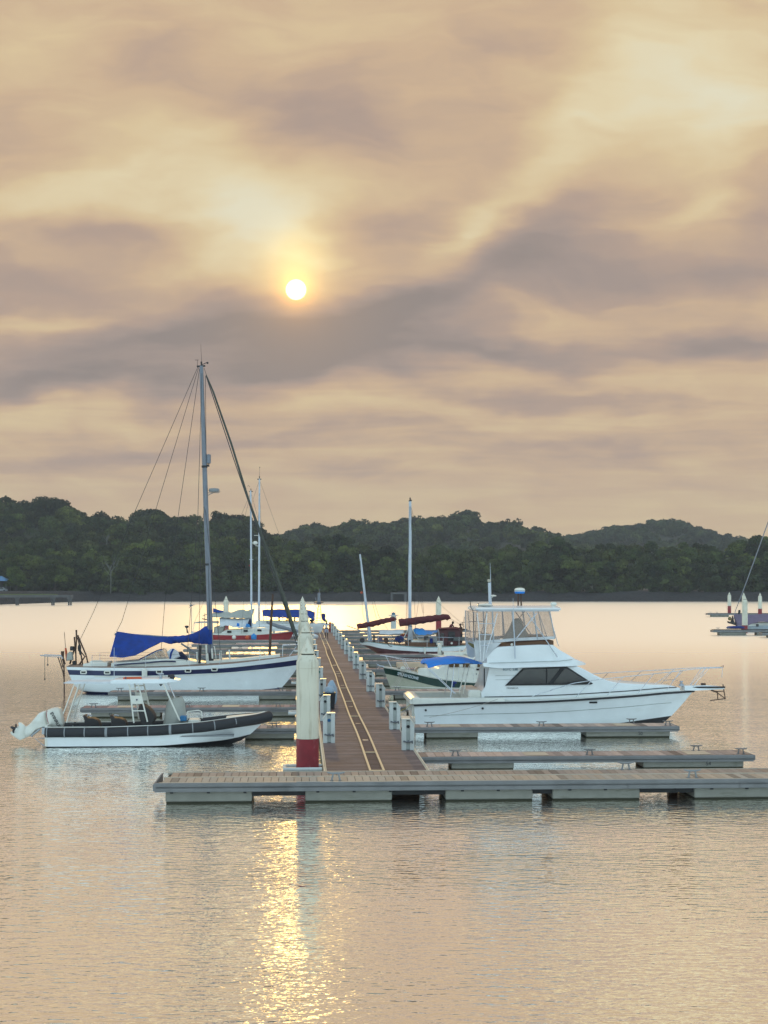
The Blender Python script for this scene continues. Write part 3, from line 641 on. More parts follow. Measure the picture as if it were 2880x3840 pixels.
for k in range(14): floatbox(wk, VL+.1, VR-.1, 46.5+k*9.55, 50.5+k*9.55, .30)
def tr_off(u): return .022*math.sin(u*.16)+.012*math.sin(u*.37+1)
for sgn, c0 in ((-1,1.98),(1,2.37)):
    m = MB(); g = []
    us = np.arange(U1+.05, UE-1, .75)
    for i in range(len(us)-1):
        a, b = us[i], us[i+1]; xa, xb = c0+tr_off(a)*.8, c0+tr_off(b)*.8
        m.add([(xa-.03,a,ZW+.003),(xa+.03,a,ZW+.003),(xb+.03,b,ZW+.003),(xb-.03,b,ZW+.003),(xa-.03,a,ZW+.045),(xa+.03,a,ZW+.045),(xb+.03,b,ZW+.045),(xb-.03,b,ZW+.045)], [(4,5,6,7),(0,1,5,4),(1,2,6,5),(3,0,4,7)])
    m.build('batten', MT['rail'], wk)
rng = random.Random(11)
for u in [42.6,47.2,60,67.5,76,88,97]+[rng.uniform(100,170) for _ in range(6)]:
    x = 2.175+tr_off(u)*.8; MB().box((x-.165,u,ZW+.006),(x+.165,u+.13,ZW+.03)).build('cross_batten', MT['rail'], wk)
for _ in range(9):
    u = rng.uniform(45,110); MB().box((2.09+tr_off(u)*.8,u,ZW+.005),(2.28+tr_off(u)*.8,u+.07,ZW+.012)).build('metal_plate', MT['alu'], wk)
m = MB(); rng = random.Random(2)
u = U1+.06
while u < 120:
    w_ = .145; x = 2.175+tr_off(u)*.8; s = .62+rng.uniform(-.12,.12); m.box((x-.16,u,ZW+.002),(x+.16,u+w_-.02,ZW+.004), c=(s,s,s*1.1)); u += w_
m.build('channel_boards', MT['deckw'], wk)
# --- finger docks
def finger(side, k, label, number=None, last=None):
    u = 47.0+9.55*k if k < 14 else 175.0
    if side > 0: a, b = VR+.02, 14.44
    else: a, b = -9.6, VL-.02
    if last: b = last
    w_ = 1.3
    f = empty('finger_dock', P(0,0,0), ANG, label, 'finger dock', 'finger docks either side of the walkway')
    rng = random.Random(k*7+side); z = .445
    m = MB(); tone = rng.choice([(1,.95,.92),(1.15,1.08,1.0),(.95,.82,.82),(1.05,.9,.9)])
    if k == 1 and side > 0: tone = (1.25,1.18,1.05)
    planks_u(m, a+.02, b-.05, u+.07, u+w_-.07, z, .27, base=tone, var=.28, rng=rng, th=.03)
    m.build('deck_boards', MT['deckf'], f)
    if k < 4 and rng.random() < .8:
        for x in (rng.uniform(a+.5,a+4),rng.uniform(a+5,b-2)): MB().box((x,u+.1,z+.004),(x+.75,u+w_*.75,z+.02)).build('patch_board', MT['peach'], f)
    m = MB(); m.box((a+.02,u+.05,z-.18),(b-.06,u+w_-.05,z-.035)); m.build('frame', MT['fdark'], f)
    m = MB(); fascia_run(m, a, b, z, .21, u, .07); fascia_run(m, a, b, z, .21, u+w_, -.07)
    e = b if side > 0 else a; s = side
    m.box((min(e,e+s*.06),u-.05,z-.18),(max(e,e+s*.06),u+w_+.05,z-.01), bev=.02)
    m.build('fender', MT['fascia'], f, 40)
    if side > 0: fl = ((4.76,6.75),(10.9,14.15))
    else: fl = ((-9.2,-6.18),(-2.12,-.25))
    if last: fl = fl+((last-4.5,last-1),)
    for p, q in fl: floatbox(f, p, q, u+.06, u+w_-.06, z-.19)
    if k < 9:
        for v in ((4.9,9.2,14.1,12.9) if side > 0 else (-9.1,-5,-1)): cleat(f, v, u+(.2 if v != 12.9 else w_-.15), z+.003, .85)
    if number:
        pv = 13.0 if side > 0 else -8.35
        text(number, 'number_plate', f, (pv, u+.052, .155), FRONT, .17, MT['letterk'], .003)
    return f
NUM = {(1,0):'54',(1,1):'50',(-1,2):'45'}
ORD = ['first','second','third','fourth','fifth','sixth','seventh','eighth','ninth','tenth','eleventh','twelfth','thirteenth','fourteenth','fifteenth']
for k in range(14):
    lb = {0:'right-hand finger dock numbered 54, nearest to the front dock', 1:'right-hand finger dock numbered 50, along the near side of the white motor yacht'}.get(k, '%s finger dock from the front on the right side of the walkway' % ORD[k])
    finger(1, k, lb, NUM.get((1,k)), last=(19.5 if k == 13 else None))
    if k: finger(-1, k, {2:'left-hand finger dock numbered 45, behind the grey and black rigid boat'}.get(k, '%s finger dock from the front on the left side of the walkway' % ORD[k-1]), NUM.get((-1,k)))
# --- mooring piles
def pile(label, u, v, zc=4.32, red=.95, world=None, group='conical-capped mooring piles', blue=None):
    loc = world if world is not None else P(u, v, 0)
    p = empty('mooring_pile', loc, ANG, label, 'mooring pile', group)
    m = MB(); r = .33
    m.lathe([(r,red+.004),(r,zc-.88),(r+.008,zc-.875),(r+.008,zc-.86),(r,zc-.855),(r,zc-.72),(r*.97,zc-.68),(r*.68,zc-.50),(.03,zc-.50)], 40); m.build('shaft', MT['pile'], p, 35)
    m = MB(); m.lathe([(r+.003,-1.2),(r+.003,red-.001)], 40); m.build('red_band', MT['pilered'], p, 35)
    m = MB(); m.lathe([(.02,zc-.47),(r*.60,zc-.47),(r*.66,zc-.455),(r*.66,zc-.44),(r*.60,zc-.425),(.012,zc),(.001,zc+.004)], 32); m.build('cone_cap', MT['pile'], p, 35)
    m = MB(); m.lathe([(r*.56,zc-.498),(r*.56,zc-.472)], 24); m.build('cap_joint', MT['fdark'], p)
    return p
pl = ['nearest and tallest-looking cream mooring pile with a red foot, beside the walkway start'] + ['%s cream conical-capped pile back from the front in the line left of the walkway' % ORD[i] for i in range(1,8)]
for i in range(8): pile(pl[i], 44.0+18.75*i, .20, red=1.36 if i == 0 else 1.3)
pile('cream pile with a red foot beyond the schooner, right end of the last dock', 179.5, 16.6, red=1.8)
pile('cream pile standing behind the grey sail of the red-hulled yacht', 183, -9.1, red=.9)
for px_, D_, yt_, lb in ((2735,282,2220,'distant pile with rusty foot, leftmost of the group at the right edge'),(2789,276,2222,'distant pile mostly hidden behind the thick one at the right edge'),(2793,176,2232.6,'thick distant cream pile in the middle of the right edge group'),(2850,252,2223,'distant pile with rusty foot, rightmost of the group at the right edge')):
    pile(lb, 0, 0, zc=Z_at(yt_,D_), red=1.5 if D_ > 200 else .9, world=Vector((X_at(px_,D_),D_,0)))
def pguides():
    for i in range(8):
        u = 44.0+18.75*i; v = .20; m = MB(); z = .50; r = .06
        m.tube([(-.52,u-.42,z),(.62,u-.42,z)], r, 10); m.tube([(-.46,u-.42,z),(-.46,u+.42,z)], r*.8, 8); m.tube([(-.52,u+.42,z),(.62,u+.42,z)], r, 10)
        m.box((-.05,u-.36,z-.05),(.4,u-.345,z+.05))
        m.build('pile_guide', MT['ped'], wk, 40)
pguides()
# --- service pedestals
def pedestal(side, label, u, sock):
    v = 3.45 if side > 0 else .95
    p = empty('service_pedestal', P(u, v, ZW), ANG, label, 'service pedestal', 'white service pedestals along the walkway')
    s = side; w_ = .20; m = MB()
    prof = [(-w_,0),(w_,0),(w_,.98),(-w_,.98)]
    out = [(-s*w_,.0),(-s*w_,.98),(s*w_*.35,.98),(s*w_,.80),(s*w_,0)]
    if s < 0: out = out[::-1]
    # body left and right of a recessed face strip
    m.prism(out, -.02, .15)
    def cut(x0, x1):
        pts = [(x0,0),(x0,.98 if s*x0 <= w_*.35 else .98-(s*x0-w_*.35)/(w_*.65)*.18),(x1,.98 if s*x1 <= w_*.35 else .98-(s*x1-w_*.35)/(w_*.65)*.18),(x1,0)]
        if (x0 < s*w_*.35 < x1): pts.insert(2, (s*w_*.35,.98))
        m.prism(pts[::-1], -.15, -.021)
    cut(-w_, -.06); cut(.065, w_)
    m.build('body', MT['ped'], p)
    q = MB(); q.box((-.058,-.13,.02),(.063,-.0211,.93)); q.build('face_panel', MT['pedg'], p)
    q = MB(); 
    q.prism([(-s*w_*1.06,.982),(-s*w_*1.06,1.01),(s*w_*.35,1.01),(s*w_*1.08,.815),(s*w_*1.08,.785),(s*w_*.35,.982)][::(1 if s>0 else -1)], -.165, .165); q.build('cap', MT['gelw'], p)
    q = MB(); q.tube([(0,-.131,.76),(0,-.17,.755)], [.055,.048], 12); q.build('socket', MT[sock], p, 40)
    q = MB(); q.tube([(-.13,-.16,.285),(-.05,-.175,.262),(.05,-.175,.262),(.11,-.16,.28)], .022, 8); q.tube([(.11,-.16,.28),(.14,-.17,.22),(.13,-.18,.31)], .02, 6); q.tube([(-.13,-.155,.26),(-.13,-.155,.31)], .03, 8); q.tube([(-.02,-.15,.285),(.03,-.15,.285)], .035, 8); q.build('tap', MT['hose'], p, 50)
    q = MB(); q.box((s*-.201-.015,-.05,.62),(s*-.201+.015,.05,.72)); q.build('side_socket', MT['pedk'], p)
rs = ['pedk']*16; rs[7] = 'pedn'; rs[6] = 'pedn'
for i, u in enumerate((48.1,54.9,64.7,74.0,83.4,93.3,102.6,112.4,121.5,131,141,151,161.5)):
    pedestal(1, 'white service pedestal, %s from the front in the row on the right of the walkway' % ORD[i], u, 'pedn' if i in (5,6) else 'pedk')
for i, u in enumerate((50.4,58.4,68.2,77.6,87,96.5,106,115.5,125,134.5,144)):
    pedestal(-1, 'white service pedestal, %s from the front in the row on the left of the walkway' % ORD[i], u, 'pedb' if i == 0 else ('pedn' if i == 3 else 'pedk'))
# red fire box by the last right pedestal
q = empty('fire_box', P(163.5,3.2,ZW), ANG, 'small red fire box at the far end of the walkway beside the last pedestal', 'fire box')
MB().box((-.12,-.1,0),(.12,.1,1.05), bev=.02).build('cabinet', MT['red'], q); MB().box((-.09,-.112,.5),(.09,-.101,.95)).build('door', MT['orange'], q)
# bin, bags and sacks on the walkway
b = empty('waste_bin', P(63.6,1.22,ZW), ANG, 'black bin standing on the walkway behind the second left pedestal', 'bin')
m = MB(); m.add([(-.2,-.2,.04),(.2,-.2,.04),(.2,.2,.04),(-.2,.2,.04),(-.25,-.25,.66),(.25,-.25,.66),(.25,.25,.66),(-.25,.25,.66)], [(0,3,2,1),(0,1,5,4),(1,2,6,5),(2,3,7,6),(3,0,4,7),(4,5,6,7)]); m.build('body', MT['black'], b)
MB().box((-.265,-.265,.661),(.265,.265,.72), bev=.015).build('rim', MT['pedk'], b)
m = MB(); m.tube([(-.22,.22,.05),(-.16,.22,.05)], .05, 10); m.tube([(.16,.22,.05),(.22,.22,.05)], .05, 10); m.build('wheel', MT['tyre'], b)
bg_ = MB(); bg_.lathe([(.21,0),(.225,.06),(.20,.16),(.13,.245),(.02,.275)], 16); o = bg_.build('rubbish_bag', MT['sack'], None, 60); o.location = P(63.6,1.22,ZW+.722); tag(o, 'pale blue translucent bag bulging out of the black bin', 'bag')
def sack(label, u, v, r, h, z=ZW, mt='sack', seed=1):
    rg = random.Random(seed); g = []
    for i in range(7):
        t = i/6; row = []
        for k in range(13):
            th = 2*math.pi*(k%12)/12; rg2 = random.Random(seed*100+i*13+(k%12)); rr = r*(.85+.3*math.sin(math.pi*min(t*1.1,1))-.75*max(t-.75,0)*4*.8)*(1+rg2.uniform(-.1,.1))
            row.append((rr*math.cos(th), rr*.8*math.sin(th), h*t))
        g.append(row)
    m = MB().grid(g); m.add(g[-1][:12], [tuple(range(11,-1,-1))]); m.add(g[0][:12], [tuple(range(12))])
    o = m.build('sack', MT[mt], None, 60); o.location = P(u,v,z); o.rotation_euler.z = ANG; tag(o, label, 'sack')
sack('greenish white sack standing behind the black bin', 66.5, 1.38, .22, 1.05, seed=4)
sack('low white sack lying on the walkway near the far end on the left', 143, 1.15, .45, .5, mt='whitec', seed=8)
sack('small dark sack beside the far left pedestals', 152, .95, .22, .9, mt='redcl', seed=9)
# beacon post on the last dock
q = empty('beacon_post', P(175.6,10.9,.48), ANG, 'short white beacon post on the last dock behind the schooner', 'beacon')
MB().lathe([(.32,0),(.32,1.2),(.42,1.25),(.42,1.3),(.3,1.34),(.3,1.5),(.62,1.56),(.6,1.62),(.2,1.66)], 16).build('column', MT['ped'], q, 40); MB().lathe([(.22,1.661),(.22,1.85),(.05,1.95)], 12).build('lamp_head', MT['letterb'], q, 40)
# distant docks at the right edge
def far_dock(label, px, py, px2, D):
    z = Z_at(py, D); x0, x1 = X_at(px,D), X_at(px2,D)
    f = empty('distant_dock', ((x0+x1)/2, D, 0), 0, label, 'dock', 'distant docks at the right edge'); hx = (x1-x0)/2
    MB().box((-hx,-.1,z-.02),(hx,1.3,z+.02)).build('deck', MT['deckf'], f)
    MB().box((-hx-.15,-.2,z-.28),(hx,1.4,z-.022), bev=.03).build('fender', MT['fascia'], f)
    for a in np.arange(-hx+.6, hx-2, 4.2): floatbox(f, a, a+3, -.05, 1.2, z-.29)
    for a in (-hx+.5,-hx+1.6): cleat(f, a, .3, z+.02, 1)
far_dock('distant finger dock in front of the purple-covered boat at the right edge', 2678, 2362, 3050, 167.5)
far_dock('most distant finger dock behind the purple-covered boat, with two piles', 2655, 2300, 3050, 258)
far_dock('small distant dock end right at the picture edge below the purple-covered boat', 2862, 2372, 3100, 161)
# ================================================================ BOATS
class Boat:
    def __init__(s, name, U, px0, label, cat, group=None, ang=0):
        s.U = U; s.v0 = vz(px0, HY, U)[0]; s.o = empty(name, P(U, s.v0, 0), ANG+ang, label, cat, group)
    def p(s, px, py, dy=0):
        v, z = vz(px, py, s.U+dy); return (v-s.v0, dy, z)
    def x(s, px, dy=0): return vz(px, HY, s.U+dy)[0]-s.v0
    def xz(s, px, py, dy=0):
        q = s.p(px, py, dy); return (q[0], q[2])
    def line(s, pts, dy=0):
        return [s.p(a[0], a[1], a[2] if len(a) > 2 else dy) for a in pts]
    def crv(s, pts, dy=0):
        return crv(sorted([s.xz(a[0], a[1], a[2] if len(a) > 2 else dy) for a in pts]))
def C(v): return v if callable(v) else (lambda *a: v)
def hull(B, x_stern, x_bow, k_stern, k_bow, beam, sheer, keel, rows, mats, shape, N=30, deck=None, deck_from=0.0, name='hull', camber=.04, xp=.8):
    """t 0 stern .. 1 bow; rows = [(z function of (t,zk,zs), material above)], first row is the keel"""
    m = MB(); ts = [1-(1-i/(N-1))**1.25 for i in range(N)]; G = []
    for t in ts:
        sx = x_stern+(x_bow-x_stern)*t; kx = k_stern+(k_bow-k_stern)*t; zs, zk = sheer(sx), keel(t); row = []
        for f, _ in rows:
            z = min(max(f(t, zk, zs), zk), zs); h = (z-zk)/(zs-zk)
            row.append((kx+(sx-kx)*h**xp, beam(t)*shape(h, t), z))
        G.append(row)
    nr = len(rows)
    for sgn in (-1, 1):
        V = [(x, sgn*y, z) for row in G for x, y, z in row]; b = len(m.v)
        m.v += V
        for i in range(N-1):
            for j in range(nr-1):
                q = (i*nr+j, (i+1)*nr+j, (i+1)*nr+j+1, i*nr+j+1)
                if sgn*(x_bow-x_stern) > 0: q = q[::-1]
                m.f.append(tuple(b+k for k in q)); m.m.append(rows[j][1]); m.c.append(None)
    # transom
    L = [(x,-y,z) for x,y,z in G[0]]+[(x,y,z) for x,y,z in reversed(G[0])]
    for j in range(nr-1):
        a, c = G[0][j], G[0][j+1]; m.add([(a[0],-a[1],a[2]),(a[0],a[1],a[2]),(c[0],c[1],c[2]),(c[0],-c[1],c[2])], [(0,1,2,3)], rows[j][1])
    o = m.build(name, mats, B.o, 38)
    if deck:
        d = MB(); g = []
        for t, row in zip(ts, G):
            if t < deck_from: continue
            x, y, z = row[-1]; g.append([(x,-y+.01,z-.012),(x,-y*.5,z+camber*y),(x,0,z+camber*1.4*y),(x,y*.5,z+camber*y),(x,y-.01,z-.012)])
        d.grid(g); d.build('deck', deck, B.o, 40)
    return o, G
def house(m, xs, zb, zt, w, r=.96, cr=.07, mt=0, n=4, wb=None):
    """a closed shell along x: bottom zb(x), top zt(x), half width w(x), rounded upper edges"""
    zb, zt, w = C(zb), C(zt), C(w); g = []
    for x in xs:
        a, b, ww = zb(x), zt(x), w(x); b = max(b, a+.01); c = min(cr, (b-a)*.45, ww*.5); wt = ww*r; row = [(x,-ww,a)]
        for i in range(n+1):
            th = math.pi/2*i/n; row.append((x, -wt+c-c*math.cos(th), b-c+c*math.sin(th)))
        for i in range(n+1):
            th = math.pi/2*(1-i/n); row.append((x, wt-c+c*math.cos(th), b-c+c*math.sin(th)))
        row.append((x,ww,a)); g.append(row)
    k = len(g[0]); b0 = len(m.v); m.grid([row+[row[0]] for row in g], mt)
    m.add(g[0], [tuple(range(k))], mt); m.add(g[-1], [tuple(range(k-1,-1,-1))], mt)
    return m
def puff(m, poly, w, mt=0, y=0, k=.82, e=.5):
    """outline in x,z blown up across y"""
    cx = sum(p[0] for p in poly)/len(poly); cz = sum(p[1] for p in poly)/len(poly); n = len(poly); V = []
    for yy, s in ((-w,k),(-w*e,1),(w*e,1),(w,k)):
        V += [(cx+(x-cx)*s, y+yy, cz+(z-cz)*s) for x,z in poly]
    fs = [tuple(range(n-1,-1,-1)), tuple(range(3*n,4*n))]
    for l in range(3): fs += [(l*n+i, l*n+(i+1)%n, (l+1)*n+(i+1)%n, (l+1)*n+i) for i in range(n)]
    return m.add(V, fs, mt)
def plate(B, name, poly_px, dy, mtl, th=.012, parent=None, label=None):
    return MB().prism([B.xz(a, b, dy) for a, b in poly_px], dy-th, dy, 0).build(name, mtl, parent or B.o, None, label)
def tube(B, name, pts, r, mtl, parent=None, n=6, dy=0):
    return MB().tube(B.line(pts, dy), r, n).build(name, mtl, parent or B.o, 50)
def rope(label, pts, r=.012, mtl='rope', cat='mooring line', group=None):
    o = MB().tube(pts, r, 5).build('mooring_line', MT[mtl], None, 60); return tag(o, label, cat, group)
def sag(a, b, s, n=9):
    a, b = Vector(a), Vector(b); return [a.lerp(b, i/(n-1))-Vector((0,0,s*4*(i/(n-1))*(1-i/(n-1)))) for i in range(n)]
def W_(B, q): return B.o.matrix_basis @ Vector(q)
def lin_(a, b, n): return [a+(b-a)*i/(n-1) for i in range(n)]

MT['navyk'] = mat('dark_rub_stripe', (.012,.015,.03), .4); MT['soilc'] = mat('olive_cloth', (.16,.14,.06), .9)
# ---------------------------------------------------------------- white motor yacht
def yacht():
    B = Boat('motor_yacht', 61.6, 2125, 'large white flybridge motor yacht with dark cabin window, lying on the right', 'motor yacht')
    X = B.x; o = B.o
    bm = crv([(0,1.95),(.15,2.02),(.4,2.05),(.62,1.85),(.78,1.4),(.9,.78),(.97,.28),(1,.03)])
    sh = B.crv([(1548,2640,-1.95),(1787,2632,-2.05),(1990,2628,-2.05),(2131,2622,-2.0),(2260,2614,-1.85),(2396,2604,-1.4),(2500,2594,-.8),(2600,2587,0)])
    x0, x1 = X(1552,-1.9), X(2602)
    kz = crv([(0,-.7),(.6,-.75),(.85,-.55),(1,-.12)])
    boot = crv([(0,.05),(.45,.07),(.7,.14),(.9,.30),(1,.38)])
    def shape(h, t):
        fl = crv([(0,.93),(.5,.90),(.75,.72),(1,.35)])(t)
        if h < .32: return fl*(h/.32)**.8*.97
        return fl*.97+(1-fl*.97)*((h-.32)/.68)**crv([(0,.8),(.7,1.1),(1,1.5)])(t)
    rows = [(lambda t,k,s: k,1),(lambda t,k,s: k*.5,1),(lambda t,k,s: boot(t),0),(lambda t,k,s: boot(t)+(s-boot(t))*.3,0),(lambda t,k,s: s-.50,0),(lambda t,k,s: s-.485,0),(lambda t,k,s: s-.28,0),(lambda t,k,s: s-.10,2),(lambda t,k,s: s-.015,0),(lambda t,k,s: s,0)]
    hl, G = hull(B, x0, x1, X(1570,-1.9), X(2462), bm, sh, kz, rows, [MT['gel'],MT['boot'],MT['navyk']], shape, 40, MT['gelw'], .27, camber=.03)
    # rubbing strake, proud of the hull
    for s in (-1,1):
        m = MB(); m.tube([(r[-2][0], s*(r[-2][1]+.02), r[-2][2]-.04) for r in G], .045, 6); m.build('rub_rail', MT['boot'], hl, 50)
    m = MB(); m.tube([(r[4][0],-(r[4][1]+.004),r[4][2]) for r in G[1:36]], .012, 4); m.build('knuckle_line', MT['pedg'], hl, 50)
    # raised gunwale round the cockpit
    zg = sh(X(1700,-2))+.17
    xa, xb = x0-.06, X(1790,-2)+.1
    for s in (-1,1):
        m = MB(); xs = lin_(xa, xb+1.0, 10)
        g = [[(x, s*(bm((x-x0)/(x1-x0))-.0), sh(x)-.01), (x, s*(bm(max((x-x0)/(x1-x0),0))-.03), zg-.04), (x, s*(bm(max((x-x0)/(x1-x0),0))-.09), zg), (x, s*1.66, zg), (x, s*1.60, zg-.03), (x, s*1.60, .55)] for x in xs]
        m.grid(g if s < 0 else [r[::-1] for r in g], 0); m.build('gunwale', MT['gelw'], o, 40)
    m = MB(); house(m, [xa-.10, xa-.04, xa+.05, xa+.3, xa+.36], lambda x: sh(x0)-.0, lambda x: zg+.02-(.06 if x < xa or x > xa+.34 else 0), 1.9, .95, .08); m.build('transom_coaming', MT['gelw'], o, 45)
    MB().box((xa+.3,-1.6,.5),(xb+.5,1.6,.55)).build('cockpit_sole', MT['gelw'], o)
    MB().box((X(1505,0)+.05,-1.5,.22),(x0+.08,1.5,.30), bev=.03).build('swim_platform', MT['gelw'], o)
    MB().box((X(1752,-1),-1.45,.55),(X(1800,-1),1.5,B.p(0,2592,-1)[2]), bev=.05).build('bait_station', MT['gelw'], o)
    # lower deckhouse and coach roof
    w = crv([(X(1788),1.50),(X(2150),1.50),(X(2230),1.42),(X(2292),1.28),(X(2396),.95),(X(2480),.60),(X(2545),.22)])
    zt = crv([B.xz(*q) for q in ((1786,2612,-1.5),(1800,2602,-1.5),(1822,2566,-1.5),(1835,2503,-1.5),(1900,2503,-1.5),(2164,2498,-1.5),(2195,2512,-1.4),(2230,2531,-1.3),(2262,2546,-1.2),(2292,2555,-1.1),(2330,2560,-.9),(2396,2564,-.8),(2516,2570,-.3),(2550,2580,0))])
    m = MB(); xs = [X(a) for a in (1789,1796,1803,1810,1817,1822,1827,1831,1836,1870,1950,2050,2140,2162,2180,2196,2212,2230,2248,2266,2284,2300,2330,2370,2420,2470,2510,2535,2546)]
    house(m, xs, lambda x: sh(x)-.08, zt, w, .985, .07); m.build('deckhouse', MT['gel'], o, 28)
    m = MB(); m.tube([(x, -(w(x)+.012), sh(x)+.145) for x in lin_(X(1800),X(2530),26)], .018, 5); m.tube([(x, (w(x)+.012), sh(x)+.145) for x in lin_(X(1800),X(2530),26)], .018, 5); m.build('trim_line', MT['boot'], o, 50)
    wp = [(1960,2506),(2126,2500),(2224,2563),(2216,2567),(1894,2571)]
    sw = plate(B, 'side_window', wp, -1.515, MT['boot'], .012)
    plate(B, 'pane', [(1965,2510),(2046,2508),(2046,2564),(1908,2567)], -1.53, MT['glass'], .008, sw); plate(B, 'pane', [(2052,2508),(2100,2506),(2058,2562),(2052,2564)], -1.53, MT['glass'], .008, sw); plate(B, 'pane', [(2117,2508),(2128,2508),(2212,2561),(2074,2564)], -1.53, MT['glass'], .008, sw)
    q = MB(); q.prism([B.xz(a,b,-1.5) for a,b in wp], 1.50, 1.515); q.build('side_window', MT['glass'], o)
    m = MB(); xw = X(1833); zz0, zz1 = B.p(0,2566,0)[2], B.p(0,2505,0)[2]
    m.add([(X(1826)-.03,-1.2,.8),(X(1826)-.03,1.2,.8),(X(1833)-.03,1.2,zz1),(X(1833)-.03,-1.2,zz1)], [(0,3,2,1)]); m.box((X(1812,-1.2),-1.45,.75),(X(1816,-1.2),-1.35,zz1)); m.build('doorway_shade', MT['dark'], o)  # dark sheet imitates the darkness behind the aft door
    for k_, yy in enumerate((2540,2556)): m = MB(); m.tube([(X(1840), -1.504, B.p(0,yy,-1.5)[2]),(X(1915-k_*14), -1.504, B.p(0,yy-1,-1.5)[2])], .006, 4); m.build('panel_seam', MT['pedg'], o)
    text('RSYC 538', 'registration_lettering', o, (B.x(1914,-1.52), -1.522, B.p(0,2517,-1.52)[2]), FRONT, .145, MT['letterb'], .002)
    text('MONECIA', 'name_lettering', o, (B.x(1922,-1.52), -1.512, B.p(0,2588,-1.5)[2]), FRONT, .085, MT['letterk'], .002, 1.25)
    for px_ in (1597,1810):
        t_ = (X(px_,-2)-x0)/(x1-x0); y_ = -bm(t_)*.985; m = MB(); m.tube([(X(px_,-2),y_+.06,sh(X(px_,-2))-.27),(X(px_,-2),y_-.03,sh(X(px_,-2))-.27)], .045, 10); m.build('vent', MT['boot'], hl)
    xx = X(2226,-1.9); t_ = (xx-x0)/(x1-x0); m = MB(); m.box((xx-.17,-bm(t_)*.985-.03,sh(xx)-.235),(xx+.17,-bm(t_)*.9,sh(xx)-.165), bev=.02); m.build('hull_port', MT['glass'], hl)
    # flybridge
    w2 = crv([(X(1790),1.78),(X(2080),1.74),(X(2130),1.55),(X(2165),1.1),(X(2185),.65),(X(2194),.25)])
    zt2 = crv([B.xz(*q) for q in ((1792,2487,-1.7),(1860,2484,-1.7),(2098,2477,-1.7),(2141,2471,-1.4),(2175,2478,-.9),(2193,2487,0))])
    zb2 = crv([B.xz(*q) for q in ((1792,2490,-1.7),(1809,2498,-1.7),(1886,2506,-1.7),(1982,2502,-1.7),(2164,2496,-1.3),(2193,2489,0))])
    m = MB(); house(m, [X(a) for a in (1793,1800,1809,1850,1886,1940,2000,2060,2098,2120,2141,2160,2175,2185,2191)], zb2, zt2, w2, .97, .05); m.build('flybridge_deck', MT['gel'], o, 30)
    w3 = crv([(X(1810),1.60),(X(2040),1.56),(X(2098),1.38),(X(2135),1.05),(X(2160),.6)])
    zt3 = crv([B.xz(*q) for q in ((1806,2485,-1.6),(1822,2468,-1.6),(1859,2430,-1.6),(1866,2427,-1.6),(1950,2421,-1.6),(2050,2416,-1.5),(2062,2415,-1.5),(2098,2437,-1.3),(2131,2456,-1.0),(2158,2473,-.5))])
    m = MB(); house(m, [X(a) for a in (1808,1820,1832,1845,1857,1866,1900,1950,2000,2050,2062,2075,2088,2100,2115,2131,2145,2156)], lambda x: zt2(x)-.06, zt3, w3, .985, .05); m.build('flybridge_coaming', MT['gel'], o, 28)
    m = MB(); m.tube([(X(1812),-1.795,zt2(X(1812))-.01)]+[(x,-(w2(x)+.01),zt2(x)-.015) for x in lin_(X(1850),X(2120),12)], .014, 5); m.build('trim_line', MT['pedg'], o)
    m = MB(); house(m, [X(a) for a in (1864,1880,1910,1950,2000,2048,2054)], lambda x: zt3(x)-.1, crv([B.xz(*q) for q in ((1864,2424,-1.45),(1885,2416,-1.45),(1920,2410,-1.45),(2000,2405,-1.45),(2056,2402,-1.45))]), 1.44, 1, .02); m.build('opening_shade', MT['wood'], o, 30)  # brown box stands in for the shaded opening above the coaming
    m = MB(); m.lathe([(.001,0),(.05,0),(.055,.02),(.03,.03)], 12); r_ = m.build('vent', MT['gelw'], o, 40); r_.rotation_euler = FRONT; r_.location = B.p(1919,2417,-1.56)
    # hard top
    zt4 = B.crv([(1768,2283,0),(1800,2278,0),(1920,2274,0),(2060,2275,0),(2082,2279,0)]); zb4 = lambda x: B.p(0,2291,-1.6)[2]
    w4 = crv([(X(1769),1.5),(X(1790),1.62),(X(2050),1.62),(X(2083),1.35)])
    zed = B.p(0,2284,-1.6)[2]
    g = []
    for x in [X(a) for a in (1769,1773,1785,1820,1880,1950,2010,2050,2072,2082)]:
        ww = w4(x); row = [(x,-ww*.97,zb4(x)),(x,-ww,zed-.02),(x,-ww*.985,zed+.01)]
        for k_ in range(1,8): yy = ww*(-1+2*k_/8)*.985; row.append((x,yy,zed+.01+(zt4(x)-zed)*0+.09*(1-(yy/ww)**2)))
        row += [(x,ww*.985,zed+.01),(x,ww,zed-.02),(x,ww*.97,zb4(x))]; g.append(row)
    m = MB(); m.grid([r+[r[0]] for r in g]); m.add(g[0],[tuple(range(len(g[0])))]); m.add(g[-1],[tuple(range(len(g[0])-1,-1,-1))]); ht = m.build('hardtop', MT['gel'], o, 40)
    m = MB(); m.box((X(1776),-1.56,zb4(0)-.045),(X(2072),1.56,zb4(0)-.001)); m.build('hardtop_frame', MT['alu'], ht)
    # clear enclosure
    wy = 1.5; top = zb4(0)-.05
    def bot(x): return crv([B.xz(*q) for q in ((1773,2409,-1.5),(1786,2412,-1.5),(1859,2408,-1.5),(1932,2402,-1.5),(2081,2395,-1.5))])(x)
    xl, xr_b, xr_t = X(1776,-1.5), X(2081,-1.5), X(2062,-1.5)
